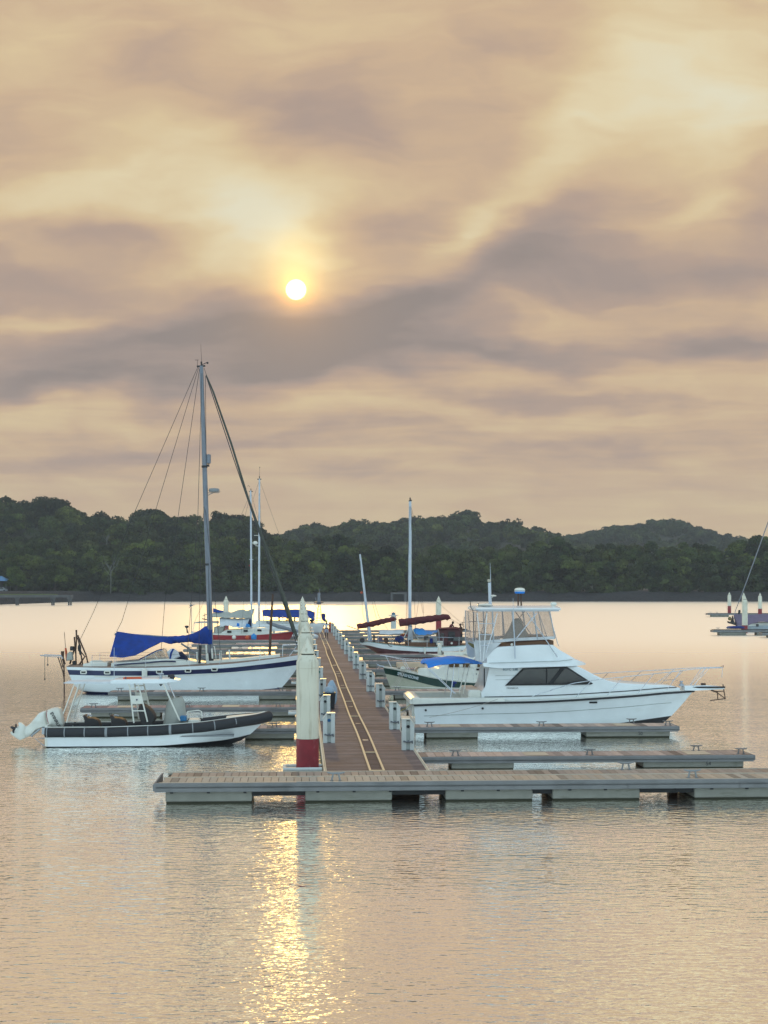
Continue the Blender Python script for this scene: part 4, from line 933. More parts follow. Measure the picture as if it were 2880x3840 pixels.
    for s in (-1,1):
        for a, b in ((0,.24),(.25,.50),(.51,.78),(.79,1.0)):
            g = []
            for i in range(9):
                f = a+(b-a)*i/8; xb_ = xl+(xr_b-xl)*f; xt_ = xl+(xr_t-xl)*f
                g.append([(xb_+(xt_-xb_)*j/5, s*(wy-.03*math.sin(f*40+j)*.4), bot(xb_)+(top-bot(xb_))*j/5) for j in range(6)])
            MB().grid(g).build('clear_curtain', MT['vinyl'], o, 80)
        g = [[(x, s*(wy+.015), bot(x)-.02-(.0)), (x, s*(wy+.015), bot(x)+.10)] for x in lin_(xl, xr_b, 12)]
        MB().grid(g, 0, .01).build('curtain_skirt', MT['whitec'], o, 60)
        for f in (0,.245,.505,.785,1):
            m = MB(); a = (xl+(xr_b-xl)*f, s*(wy+.01), bot(xl+(xr_b-xl)*f)); b = (xl+(xr_t-xl)*f, s*(wy+.01), top); m.tube([a,b], .032 if f not in (0,1) else .022, 6); m.build('enclosure_post', MT['alu'], o, 50)
    for x0_, x1_ in ((xl,xl),(xr_b,xr_t)):
        g = [[(x0_+(x1_-x0_)*j/4, yy, bot(x0_)+(top-bot(x0_))*j/4) for j in range(5)] for yy in lin_(-wy,wy,7)]
        MB().grid(g).build('clear_curtain', MT['vinyl'], o, 80)
    # aft side curtain and skirt
    for s in (-1,1):
        g = [[(X(a,-1.55), s*1.58, B.p(a,b,-1.55)[2]), (X(c_,-1.55), s*1.58, B.p(c_,d,-1.55)[2])] for a,b,c_,d in ((1776,2412,1786,2476),(1795,2414,1800,2481),(1825,2413,1808,2481),(1862,2410,1818,2474),(1880,2410,1856,2431))]
        MB().grid(g, 0, .01).build('side_curtain', MT['whitec'], o, 60)
    for k_ in range(4):
        m = MB(); m.tube([B.p(1778+k_*5,2414,-1.4+k_*.5), B.p(1786+k_*4,2478,-1.4+k_*.5)], .03, 6); m.build('aft_curtain_strip', MT['whitec'], o, 50)
    plate(B, 'rolled_towel', [(1756,2408),(1772,2414),(1788,2424),(1786,2436),(1768,2426),(1755,2414)], -1.3, MT['soilc'], .12)
    # covered seats in the flybridge
    m = MB(); pr = [(.62,0),(.55,.15),(.34,.45),(.22,.75),(.14,.86),(.01,.9)]; m.lathe(pr, 14, 0, (X(1938),0,B.p(0,2407,-1)[2]), 1.0, .9); m.build('helm_cover', MT['greyc'], o, 60)
    m = MB(); house(m, lin_(X(1800),X(1866),6), B.p(0,2412,-1)[2], B.crv([(1800,2384,-.8),(1830,2376,-.8),(1850,2384,-.8),(1866,2396,-.8)]), .8, .9, .12); m.build('seat_cover', MT['greyc'], o, 60)
    m = MB(); house(m, lin_(X(1975),X(2045),5), B.p(0,2408,-1)[2], B.p(0,2392,-1)[2], .9, .95, .08); m.build('seat', MT['wood'], o, 60)
    # tube work near and far
    L_ = [('ladder',[[(1789,2298),(1797,2370),(1803,2475)],[(1826,2298),(1820,2372),(1812,2478)],[(1865,2298),(1847,2370),(1822,2450)]],.022)]
    for s in (-1,1):
        d = s*1.68; m = MB()
        for pts in L_[0][1]: m.tube([(X(a,-1.68), d, B.p(a,b,-1.68)[2]) for a,b in pts], .021, 6)
        for a,c_,yy in ((1793,1856,2339),(1797,1845,2380),(1802,1833,2421)): m.tube([(X(a,-1.68),d,B.p(a,yy,-1.68)[2]),(X(c_,-1.68),d,B.p(c_,yy,-1.68)[2])], .018, 6)
        m.build('ladder', MT['steel'], o, 50)
        for pts in ([(1976,2297),(2088,2460),(2090,2464)],[(2014,2298),(1931,2401)],[(1925,2298),(1931,2462)]):
            q = MB(); q.tube([(X(a,-1.68), d, B.p(a,b,-1.68)[2]) for a,b in pts], .022, 6); q.build('brace', MT['steel'], o, 50)
        q = MB(); q.tube([(X(2058,-1.4),s*1.4,B.p(0,2296,-1.4)[2]),(X(2092,-1.2),s*1.15,B.p(0,2418,-1.2)[2]),(X(2098,-1.2),s*1.15,B.p(0,2430,-1.2)[2])], .018, 6); q.build('brace', MT['steel'], o, 50)
    tube(B, 'whip_antenna', [(1924,2243),(1925,2300),(1932,2470)], [.008,.014,.03], MT['mastw'], dy=-1.72)
    tube(B, 'hook_pole', [(1763,2256,-1.6),(1765,2276,-1.6),(1773,2289,-1.6),(1775,2300,-1.6),(1778,2405,-1.6)], .018, MT['wire'])
    # hard top gear
    mm = empty_part(B, 'mast')
    m = MB(); m.tube([B.p(1839,2279,0),B.p(1835,2185,0)], [.075,.06], 8); mo = m.build('signal_mast', MT['mastw'], o, 50)
    MB().box(tuple(Vector(B.p(1831,2182,0))+Vector((-.03,-.06,0))), tuple(Vector(B.p(1838,2172,0))+Vector((.03,.06,0))), bev=.015).build('light', MT['kerb'], mo)
    tube(B, 'whip_antenna', [(1842,2275),(1840,2182),(1838,2110)], [.02,.015,.006], MT['mastw'])
    m = MB(); c_ = B.p(1849,2237,0); m.lathe([(.01,0),(.13,.01),(.15,.03),(.10,.06),(.01,.075)], 14, 0, c_); m.tube([B.p(1838,2243,0),(c_[0],0,c_[2])], .02, 5); m.build('antenna_disc', MT['gelw'], mo, 50)
    m = MB(); c_ = B.p(1819,2266,-.6); m.lathe([(.01,0),(.32,.03),(.34,.045),(.30,.07),(.12,.115),(.01,.125)], 20, 0, (c_[0],-.6,c_[2]-.08)); m.tube([(c_[0],-.6,c_[2]-.22),(c_[0],-.6,c_[2]-.05)], .02, 6); m.build('satellite_dish', MT['gelw'], ht, 50)
    tube(B, 'antenna_stub', [(1794,2281),(1794,2266),(1794,2263)], [.015,.015,.05], MT['dark'], ht, dy=-.5)
    m = MB()
    for a,b in ((1943,1943),(1955,1953)): m.tube([B.p(a,2279,0),B.p(b,2226,0)], .035, 6)
    rd = m.build('radar_post', MT['rust'], o, 50); c_ = B.p(1949,2226,0)
    m = MB(); m.lathe([(.16,0),(.20,.01),(.215,.05),(.22,.09)], 22, 0, (c_[0],0,c_[2])); ra = m.build('radar_base', MT['blueb'], rd, 40)
    m = MB(); m.lathe([(.222,.091),(.225,.16),(.19,.215),(.10,.24),(.01,.245)], 22, 0, (c_[0],0,c_[2])); m.build('radome', MT['gelw'], rd, 50); ra
    m = MB(); m.lathe([(.227,.118),(.2285,.122),(.2285,.132),(.227,.136)], 22, 0, (c_[0],0,c_[2])); m.build('radome_stripe', MT['letterb'], rd, 50)
    m = MB(); c_ = B.p(2074,2272,-.8); m.lathe([(.07,-.06),(.06,.05)], 10, 0, c_); m.ball((c_[0]+.02,c_[1],c_[2]+.08), (.14,.10,.085), 0, 12, 8); m.build('searchlight', MT['gelw'], ht, 60)
    # rails
    rl = [(1995,2612,-2.0),(2030,2600,-1.95),(2147,2563,-1.85),(2220,2551,-1.72),(2332,2539,-1.45),(2440,2528,-1.05),(2524,2519,-.7),(2600,2509,-.35),(2650,2506,-.28),(2712,2504,-.2)]
    for s in (-1,1):
        rr_ = [(X(a,d), s*abs(d), B.p(a,b,d)[2]) for a,b,d in rl]
        m = MB(); m.tube(rr_, .017, 6); m.build('bow_rail', MT['steel'], o, 60)
        for a,b,d,a2,b2,d2 in ((2220,2551,-1.72,2160,2613,-1.86),(2338,2538,-1.45,2278,2606,-1.68),(2452,2526,-1.05,2394,2598,-1.36),(2552,2516,-.55,2500,2588,-.75),(2646,2507,-.3,2600,2574,-.3),(2658,2507,-.28,2598,2576,-.24)):
            m = MB(); m.tube([(X(a,d),s*abs(d),B.p(a,b,d)[2]),(X(a2,d2),s*abs(d2),B.p(a2,b2,d2)[2])], .013, 6); m.build('stanchion', MT['steel'], o, 50)
    m = MB(); m.tube([B.p(2712,2504,-.2),(B.x(2713),0,B.p(0,2504,0)[2]),(X(2712,-.2),.2,B.p(2712,2504,-.2)[2])], .017, 6); m.tube([B.p(2709,2505,0),B.p(2707,2541,0)], .012, 5); m.build('pulpit_rail', MT['steel'], o, 60)
    m = MB(); m.tube(B.line([(2455,2565,-.5),(2485,2545,-.5),(2520,2516,-.5),(2555,2517,-.1),(2560,2518,.4),(2520,2555,.4)]), .013, 6); m.tube(B.line([(2487,2552,-.5),(2530,2548,0),(2540,2552,.4)]), .012, 5); m.build('seat_rail', MT['steel'], o, 60)
    # pulpit, windlass, anchor
    m = MB(); house(m, [X(a) for a in (2560,2600,2650,2700,2712)], B.crv([(2560,2587,0),(2600,2588,0),(2650,2586,0),(2712,2583,0)]), B.crv([(2560,2570,0),(2640,2569,0),(2700,2573,0),(2712,2577,0)]), crv([(X(2560),.35),(X(2650),.26),(X(2712),.18)]), .95, .04); m.build('pulpit', MT['gel'], o, 40)
    m = MB(); m.tube([(x,s*.27,B.p(0,2586,0)[2]) for x in (X(2580),X(2650),X(2712)) for s in (-1,)], .04, 6); m.build('rub_rail', MT['boot'], o, 50)
    m = MB(); c_ = B.p(2555,2570,0); m.lathe([(.12,-.03),(.10,.06),(.05,.08),(.05,.13),(.09,.15),(.08,.18),(.01,.19)], 12, 0, c_); m.build('windlass', MT['alu'], o, 50)
    m = MB()
    for pts in ([(2682,2592,0),(2720,2620,0)],[(2711,2566,0),(2720,2622,0)],[(2664,2627,0),(2720,2620,0)],[(2690,2594,0),(2692,2623,0)],[(2683,2593,-.12),(2714,2592,.1)],[(2664,2627,-.2),(2664,2627,.2)]): m.tube(B.line(pts), .022, 6)
    m.tube([B.p(2666,2588,0),B.p(2690,2596,0)], .035, 6); m.build('anchor', MT['rust'], o, 50)
    MB().box(B.p(2630,2572,-.05), tuple(Vector(B.p(2647,2562,-.05))+Vector((0,.1,.0))), bev=.01).build('anchor_roller', MT['rust'], o)
    # cockpit awning
    tp = B.crv([(1578,2480,0),(1590,2473,0),(1650,2466,0),(1705,2462,0),(1760,2471,0),(1795,2483,0)])
    ed = crv([B.xz(*q) for q in ((1578,2490,-1.35),(1603,2505,-1.35),(1640,2496,-1.35),(1700,2489,-1.35),(1750,2487,-1.35),(1795,2490,-1.35))])
    g = []
    for i in range(22):
        f = i/21; row = []
        for j in range(13):
            q = -1+2*j/12; dy = q*1.38; xx = (X(1579)+(X(1795)-X(1579))*f)+(.28*abs(q)**2 if f < .06 else .0)*(1-f/.06)
            z = ed(xx)+(tp(xx)-ed(xx))*(1-abs(q)**2.6)+.012*math.sin(i*1.3+j*.9)
            if f == 0: z -= .10*(1-abs(q))
            row.append((xx,dy,z))
        g.append(row)
    MB().grid(g, 0, .012).build('awning', MT['blueb'], o, 80)
    for pts in ([(1603,2507,-1.35),(1704,2601,-1.65)],[(1610,2507,-1.35),(1708,2600,-1.6)],[(1683,2491,-1.35),(1668,2603,-.9)],[(1704,2490,-1.35),(1689,2624,-1.7)],[(1603,2507,1.35),(1704,2601,1.65)],[(1704,2490,1.35),(1689,2610,1.7)]):
        tube(B, 'awning_pole', pts, .015, MT['steel'])
    for a,b in ((1745,1722),(1760,1737)):
        m = MB(); m.tube(B.line([(a,2492,-.9),(b,2600,-1.0),(b+5,2606,-1.0)]), .02, 6); m.build('fishing_rod', MT['gelw'], o, 50)
        m = MB(); 
        for f in (.35,.55,.8): c_ = Vector(B.p(a,2492,-.9)).lerp(Vector(B.p(b,2600,-1.0)), f); m.ball(c_, .04, 0, 8, 5)
        m.build('rod_ring', MT['gelw'], o, 50)
    rope('thin white mooring line from the motor yacht side down to the finger dock cleat', sag(W_(B,B.p(1866,2622,-2.1)), P(57.9,4.9,.70)+Vector((.1,0,0)), .06), .008)
    rope('pale stern line from the motor yacht to the walkway edge', sag(W_(B,B.p(1555,2632,-1.8)), P(60.0,3.62,.6), .12), .013)
    rope('yellowish stern line of the motor yacht crossing the other stern line', sag(W_(B,B.p(1550,2630,-.6)), P(61.4,3.65,.6), .15), .012, 'yellow')
def empty_part(B, n): return None
yacht()

# ---------------------------------------------------------------- rigid workboat with outboard
def rib():
    B = Boat('rigid_boat', 55.35, 590, 'rigid workboat with black foam collar, canopy and tilted white outboard, at left', 'workboat'); X, o = B.x, B.o
    def cz(px): return crv([(165,2747),(400,2746),(600,2739),(760,2727),(880,2712),(960,2698),(1010,2688)])(px)
    stern, bow = X(168,-1.1), X(1005)
    zc = lambda x: np.interp(x, [X(p,-1.0) for p in (165,400,600,760,880,960,1010)], [B.p(p,cz(p),-1.0 if p < 900 else -.4)[2] for p in (165,400,600,760,880,960,1010)])
    pl = crv([(0,1.02),(.5,1.04),(.72,.96),(.85,.74),(.93,.48),(.98,.22),(1,.04)])
    # collar in D-section segments with webbing strips
    pts = []; N = 44
    for s in (-1,1):
        P_ = []
        for i in range(N):
            t = i/(N-1); x = stern+(bow-stern)*(t**.95); P_.append((x, s*pl((x-stern)/(bow-stern)), float(zc(x))))
        if s < 0:
            P_ = P_+[(bow+.05,0,float(zc(bow)))]
        m = MB(); m.tube(P_, [.175+.02*(i/N) for i in range(len(P_))], 14); m.build('collar', MT['black'], o, 60)
        for px_ in (176,242,317,398,480,555,638,722,802,880,957):
            x = X(px_,-1.1); tt = (x-stern)/(bow-stern)
            a = (x-.035,s*pl(tt-.004),float(zc(x-.035))); b = (x+.035,s*pl(tt+.004),float(zc(x+.035))); 
            wd = 1.5 if px_ in (398,638) else .6
            q = MB(); q.tube([(x-.03*wd,s*(pl(tt)+.01),float(zc(x))),(x+.03*wd,s*(pl(tt+.005)+.01),float(zc(x+.03)))], .187, 14); q.build('collar_strap', MT['grey'], o, 50)
    m = MB(); m.ball((bow+.02,0,float(zc(bow))), (.17,.26,.19), 0, 14, 8); m.build('bow_cap', MT['black'], o, 60)
    sh = lambda x: float(zc(x))-.10
    bm = crv([(0,1.0),(.5,1.02),(.72,.93),(.86,.68),(.94,.38),(1,.03)]); kz = crv([(0,-.35),(.6,-.38),(.85,-.22),(1,.12)])
    bt = crv([(0,.03),(.5,.035),(.68,.10),(.85,.17),(1,.34)])
    def shape(h,t):
        f = .93 if t < .6 else .93-.5*(t-.6)/.4
        return f*(h/.45)**.8 if h < .45 else f+(1-f)*((h-.45)/.55)
    hull(B, stern, bow-.1, stern+.03, X(905), bm, sh, kz, [(lambda t,k,s:k,1),(lambda t,k,s:bt(t),0),(lambda t,k,s:bt(t)+(s-bt(t))*.3,0),(lambda t,k,s:bt(t)+(s-bt(t))*.55,0),(lambda t,k,s:bt(t)+(s-bt(t))*.58,0),(lambda t,k,s:s,0)], [MT['gel'],MT['boot']], shape, 34)
    MB().box((stern+.1,-.95,.35),(X(880),.95,.40)).build('floor', MT['grey'], o)
    for s in (-1,1):
        m = MB(); m.tube([(stern+(bow-stern)*t, s*(pl(t)-.03), float(zc(stern+(bow-stern)*t))+.185) for t in lin_(0,.985,30)], .022, 6); m.build('gunwale_strip', MT['gelw'], o, 60)
    g = [[(x,-pl((x-stern)/(bow-stern))*.85*(1), float(zc(x))+.12),(x,0,float(zc(x))+.16),(x,pl((x-stern)/(bow-stern))*.85,float(zc(x))+.12)] for x in lin_(X(850),bow-.02,8)]
    MB().grid(g,0,.04).build('foredeck', MT['gelw'], o, 50)
    m = MB(); m.box((stern-.02,-.98,.05),(stern+.07,.98,.80)); m.build('transom', MT['gelw'], o)
    m = MB(); m.tube(B.line([(168,2768,-.8),(133,2770,-.8),(166,2797,-.8)]), .02, 6); m.tube(B.line([(168,2768,.2),(133,2770,.2),(166,2797,.2)]), .02, 6); m.tube(B.line([(133,2770,-.8),(133,2770,.2)]), .02, 6); m.build('boarding_step', MT['alu'], o, 50)
    # outboard
    xz = lambda L: [B.xz(a,b) for a,b in L]
    m = MB(); puff(m, xz([(174,2664),(187,2658),(200,2654),(213,2652),(227,2654),(233,2667),(238,2690),(241,2712),(238,2724),(218,2727),(186,2725),(178,2708),(174,2690)]), .25, k=.80); ob = m.build('outboard_cowl', MT['gelw'], o, 60)
    m = MB(); puff(m, xz([(173,2665),(160,2668),(147,2674),(138,2684),(131,2692),(118,2708),(108,2718),(97,2725),(90,2747),(100,2765),(115,2759),(131,2741),(150,2732),(164,2727),(185,2725),(177,2708),(173,2690)]), .15, k=.8); m.build('outboard_leg', MT['gelw'], o, 60)
    m = MB(); puff(m, xz([(97,2725),(90,2718),(81,2710),(70,2709),(73,2721),(66,2724),(60,2728),(54,2740),(38,2745),(43,2754),(62,2768),(75,2776),(100,2765),(92,2747)]), .06, k=.85); m.build('gearcase', MT['gelw'], o, 60)
    c = Vector(B.p(58,2733)); m = MB(); d = Vector((-.9,0,.35)).normalized()
    m.tube([c-d*.1,c+d*.16,c+d*.2],[.06,.05,.01],10); a = d.orthogonal().normalized(); b = d.cross(a)
    for k_ in range(3):
        th = k_*2.094; e = a*math.cos(th)+b*math.sin(th); f = -a*math.sin(th)+b*math.cos(th)
        V = [c+e*.05-f*.03-d*.03, c+e*.12-f*.09-d*.05, c+e*.19-f*.03, c+e*.19+f*.05+d*.04, c+e*.11+f*.08+d*.06, c+e*.05+f*.03+d*.03]
        m.add(V+[v+d*.012 for v in V], [(0,1,2,3,4,5),(11,10,9,8,7,6)]+[(i,(i+1)%6,6+(i+1)%6,6+i) for i in range(6)])
    m.build('propeller', MT['dark'], o, 50)
    m = MB(); m.tube(B.line([(150,2733),(135,2745),(122,2755),(118,2762)]), [.05,.05,.04,.05], 7); m.box((B.x(160),-.2,B.p(0,2752)[2]),(B.x(172),.2,B.p(0,2728)[2])); m.build('tilt_bracket', MT['alu'], o, 50)
    t = text('EVINRUDE', 'outboard_lettering', o, B.p(211,2706,-.262), (R(90),R(61),0), .155, MT['letterk'], .003, 1.05, .004)
    tube(B, 'cowl_stripe', [(176,2664,-.235),(174,2685,-.25),(179,2705,-.25),(186,2723,-.23)], .012, MT['letterr'], n=5)
    # canopy
    rz = lambda q: B.p(q[0],q[1],0)
    m = MB(); g = []
    for a,t_,b_,w in ((247,2560,2564,.90),(275,2556,2565,.92),(330,2554,2565,.92),(380,2555,2565,.92),(428,2554,2565,.92)):
        g.append((X(a),w,B.p(a,b_,-.9)[2],B.p(a,t_,-.9)[2]))
    for x,w,zb,zt in g: pass
    house(m, [q[0] for q in g], lambda x: np.interp(x,[q[0] for q in g],[q[2] for q in g]), lambda x: np.interp(x,[q[0] for q in g],[q[3] for q in g])-.04, .68, .97, .015); m.build('canopy_cloth', MT['whitec'], o, 60)
    m = MB(); xs = [X(a) for a in (424,440,520,600,640,660,676)]
    house(m, xs, lambda x: np.interp(x,[xs[0],xs[3],xs[5],xs[6]],[B.p(0,2566,-.95)[2]]*2+[B.p(0,2562,-.95)[2],B.p(0,2558,-.9)[2]]), lambda x: np.interp(x,[xs[0],xs[1],xs[4],xs[6]],[B.p(0,2556,-.95)[2],B.p(0,2552,-.95)[2],B.p(0,2550,-.95)[2],B.p(0,2556,-.9)[2]]), lambda x: np.interp(x,[xs[0],xs[4],xs[6]],[.78,.76,.42]), .96, .03)
    rf = m.build('hard_roof', MT['gel'], o, 50)
    for s in (-1,1):
        d = s*.76
        def T(name, pts, r, mt_, par=o):
            m = MB(); m.tube([(X(a,d if s<0 else -.9), d, B.p(a,b,-.9)[2]) for a,b in pts], r, 8); return m.build(name, MT[mt_], par, 60)
        T('canopy_leg', [(482,2566),(486,2575),(502,2712)], .028, 'gelw'); T('canopy_leg', [(517,2566),(521,2575),(553,2708)], .028, 'gelw')
        T('canopy_leg', [(612,2566),(617,2575),(640,2628),(674,2703)], .030, 'gelw' if s < 0 else 'steel')
        T('aft_strut', [(279,2566),(237,2678)], .020, 'gelw'); T('aft_strut', [(296,2566),(256,2688),(250,2712)], .020, 'gelw')
        for a,b,y in ((486,520,2583),(497,546,2667)): T('rung', [(a,y),(b,y)], .022, 'gelw')
        m = MB(); m.prism([(X(a,-.9),B.p(a,b,-.9)[2]) for a,b in ((489,2610),(530,2610),(538,2640),(492,2641))], d-.02, d+.01); pp = m.build('ladder_plate', MT['gelw'], o)
        c_ = B.p(512,2625,-.9); m = MB(); m.tube([(c_[0],d-.021,c_[2]),(c_[0],d-.06,c_[2])], .03, 10); m.build('knob', MT['navy'], pp, 50)
    m = MB(); m.tube(B.line([(462,2545,-.4),(466,2545,-.4),(528,2544,-.4),(532,2544,-.4)]), [.03,.062,.062,.03], 12); lb = m.build('rescue_buoy', MT['orange'], None, 60); lb.matrix_basis = o.matrix_basis; tag(lb, 'orange rescue buoy lying on the roof of the workboat', 'rescue buoy')
    m = MB(); m.tube(B.line([(470,2545,-.4),(474,2545,-.4)]), .067, 12); st = m.build('band', MT['navy'], lb, 60)
    m = MB(); m.box(B.p(590,2550,-.5), tuple(Vector(B.p(640,2545,-.5))+Vector((0,.5,0)))); m.tube(B.line([(603,2549,-.3),(603,2530,-.3)]), .055, 8); m.tube(B.line([(592,2527,-.3),(614,2527,-.3)]), .03, 8); m.build('antenna_bracket', MT['alu'], rf, 50)
    m = MB(); m.ball(B.p(646,2538,-.3), (.10,.1,.1), 0, 12, 8); m.box(tuple(Vector(B.p(630,2540,-.3))+Vector((0,-.08,0))), tuple(Vector(B.p(644,2531,-.3))+Vector((0,.08,0)))); m.build('camera_head', MT['dark'], rf, 60)
    m = MB(); a = B.xz(596,2566,-.5); b = B.xz(611,2566,-.5); c_ = B.xz(603,2574,-.5); m.prism([a,c_,b], -.5, -.4); m.build('roof_fin', MT['dark'], rf)
    tube(B, 'whip_antenna', [(428,2428),(428,2555)], [.008,.013], MT['mastw'], dy=.3); m = MB(); m.tube(B.line([(423,2558,.3),(428,2550,.3),(440,2547,.3),(444,2556,.3)]), .02, 6); m.build('antenna_mount', MT['dark'], rf, 50)
    # seats, console
    for k_, (a, lab) in enumerate(((313,None),(413,None))):
        m = MB(); puff(m, xz([(a,2682),(a+9,2679),(a+20,2690),(a+40,2690),(a+58,2698),(a+66,2712),(a+66,2735),(a+4,2735),(a+6,2700)]), .3, k=.9); m.build('seat', MT['dark'], o, 60)
        m = MB(); m.tube(B.line([(a+12,2690,-.1),(a+18,2681,-.1),(a+32,2684,-.1)]), .03, 6); m.build('seat_handle', MT['alu'], o, 50)
    m = MB(); puff(m, xz([(525,2640),(533,2634),(560,2650),(572,2662),(584,2680),(586,2696),(577,2708),(566,2730),(540,2730),(528,2700),(520,2660)]), .42, k=.9); m.build('helm_seat', MT['dark'], o, 60)
    g = []
    for i in range(9):
        f = i/8; row = []
        for k_ in range(17):
            th = 2*math.pi*(k_%16)/16; rw = .5*(1-.28*f)*(1+.05*math.sin(th*5+f*3)); 
            if f > .9: rw *= .8
            row.append((X(653)+.05*f+rw*.98*math.cos(th)*(1.0-.12*f), .78*rw*math.sin(th), .42+(B.p(0,2622)[2]+.02-.42)*f+.05*math.cos(th)*f+.02*math.sin(th*3)))
        g.append(row)
    m = MB().grid(g); m.add(g[-1][:16],[tuple(range(16))]); m.build('console_cover', MT['greyc'], o, 50)
    m = MB(); m.box(B.p(675,2705,-.6), tuple(Vector(B.p(699,2686,-.6))+Vector((0,.4,0))), bev=.02); bb = m.build('tool_case', MT['bluebox'], None); bb.matrix_basis = o.matrix_basis; tag(bb, 'small bright blue box in front of the covered console of the workboat', 'box')
    m = MB(); m.tube(B.line([(702,2700,-.5),(704,2668,-.5),(745,2664,-.5),(755,2668,-.5),(758,2694,-.5)]), .022, 8); m.tube(B.line([(706,2680,.3),(745,2675,.3),(753,2680,.3)]), .022, 8); m.build('bow_seat_rail', MT['gelw'], o, 60)
    MB().box((X(706),-.42,.40),(X(750),.42,.92), bev=.05).build('bow_locker', MT['gelw'], o)
    m = MB(); m.tube(B.line([(262,2717,-.6),(300,2714,-.6)]), .04, 7); m.ball(B.p(281,2714,-.6), .07, 0, 8, 6); m.build('valve', MT['dark'], o, 50)
    rope('slack mooring line from the workboat bow to the near pile', sag(W_(B,B.p(957,2700,-.3)), P(57.0,.4,.62), .28), .012)
rib()
MT['navyc'] = mat('dark_blue_cloth', (.01,.014,.05), .85, bump=.02, bscale=8); MT['furl'] = mat('furled_sailcloth', (.075,.08,.065), .85, bump=.01, bscale=20, stain=((.2,.19,.17), .5, (6,6,2)))
MT['rustl'] = mat('light_rust', (.30,.15,.08), .7); MT['navyb'] = mat('royal_blue_cloth', (.01,.025,.16), .85, bump=.02, bscale=6)
MT['creamh'] = mat('cream_hull_paint', (.50,.49,.38), .4, stain=((.25,.22,.12), .5, (.8,.8,3))); MT['warmg'] = mat('tinted_pane', (.10,.06,.03), .15)
MT['greenrail'] = mat('pale_green_rail', (.22,.42,.42), .5); MT['rustg'] = mat('dull_panel', (.09,.10,.10), .4)
MT['greyh'] = mat('pale_grey_hull', (.33,.38,.42), .4)
# ---------------------------------------------------------------- big sailing yacht with navy stripe
def spar(B, name, pts, r, mtl, parent=None, n=10, dy=0): return tube(B, name, pts, r, mtl, parent, n, dy)
def ports(B, hl, L, dy, w=24, h=14, frame='gelw'):
    for px, py in L:
        f = MB(); f.prism([B.xz(px-w/2,py+h*.3,dy),B.xz(px-w/2+3,py+h/2,dy),B.xz(px+w/2-3,py+h/2,dy),B.xz(px+w/2,py+h*.3,dy),B.xz(px+w/2,py-h*.3,dy),B.xz(px+w/2-3,py-h/2,dy),B.xz(px-w/2+3,py-h/2,dy),B.xz(px-w/2,py-h*.3,dy)][::-1], dy-.03, dy+.08)
        fo = f.build('port_frame', MT[frame], hl)
        q = MB(); q.prism([B.xz(px-w/2+4,py+h/2-3.5,dy),B.xz(px+w/2-4,py+h/2-3.5,dy),B.xz(px+w/2-4,py-h/2+3.5,dy),B.xz(px-w/2+4,py-h/2+3.5,dy)][::-1], dy-.036, dy+.02); q.build('pane', MT['glass'], fo)
def lifelines(B, xs, sheer, beam, h, posts_r=.014, name='lifeline', wires=(1,.5)):
    for s in (-1,1):
        for x in xs:
            m = MB(); m.tube([(x,s*beam(x),sheer(x)),(x,s*beam(x),sheer(x)+h)], posts_r, 6); m.build('stanchion', MT['steel'], B.o, 50)
        for f in wires:
            m = MB(); m.tube([(x,s*beam(x),sheer(x)+h*f) for x in xs], .006, 4); m.build(name, MT['wire'], B.o)
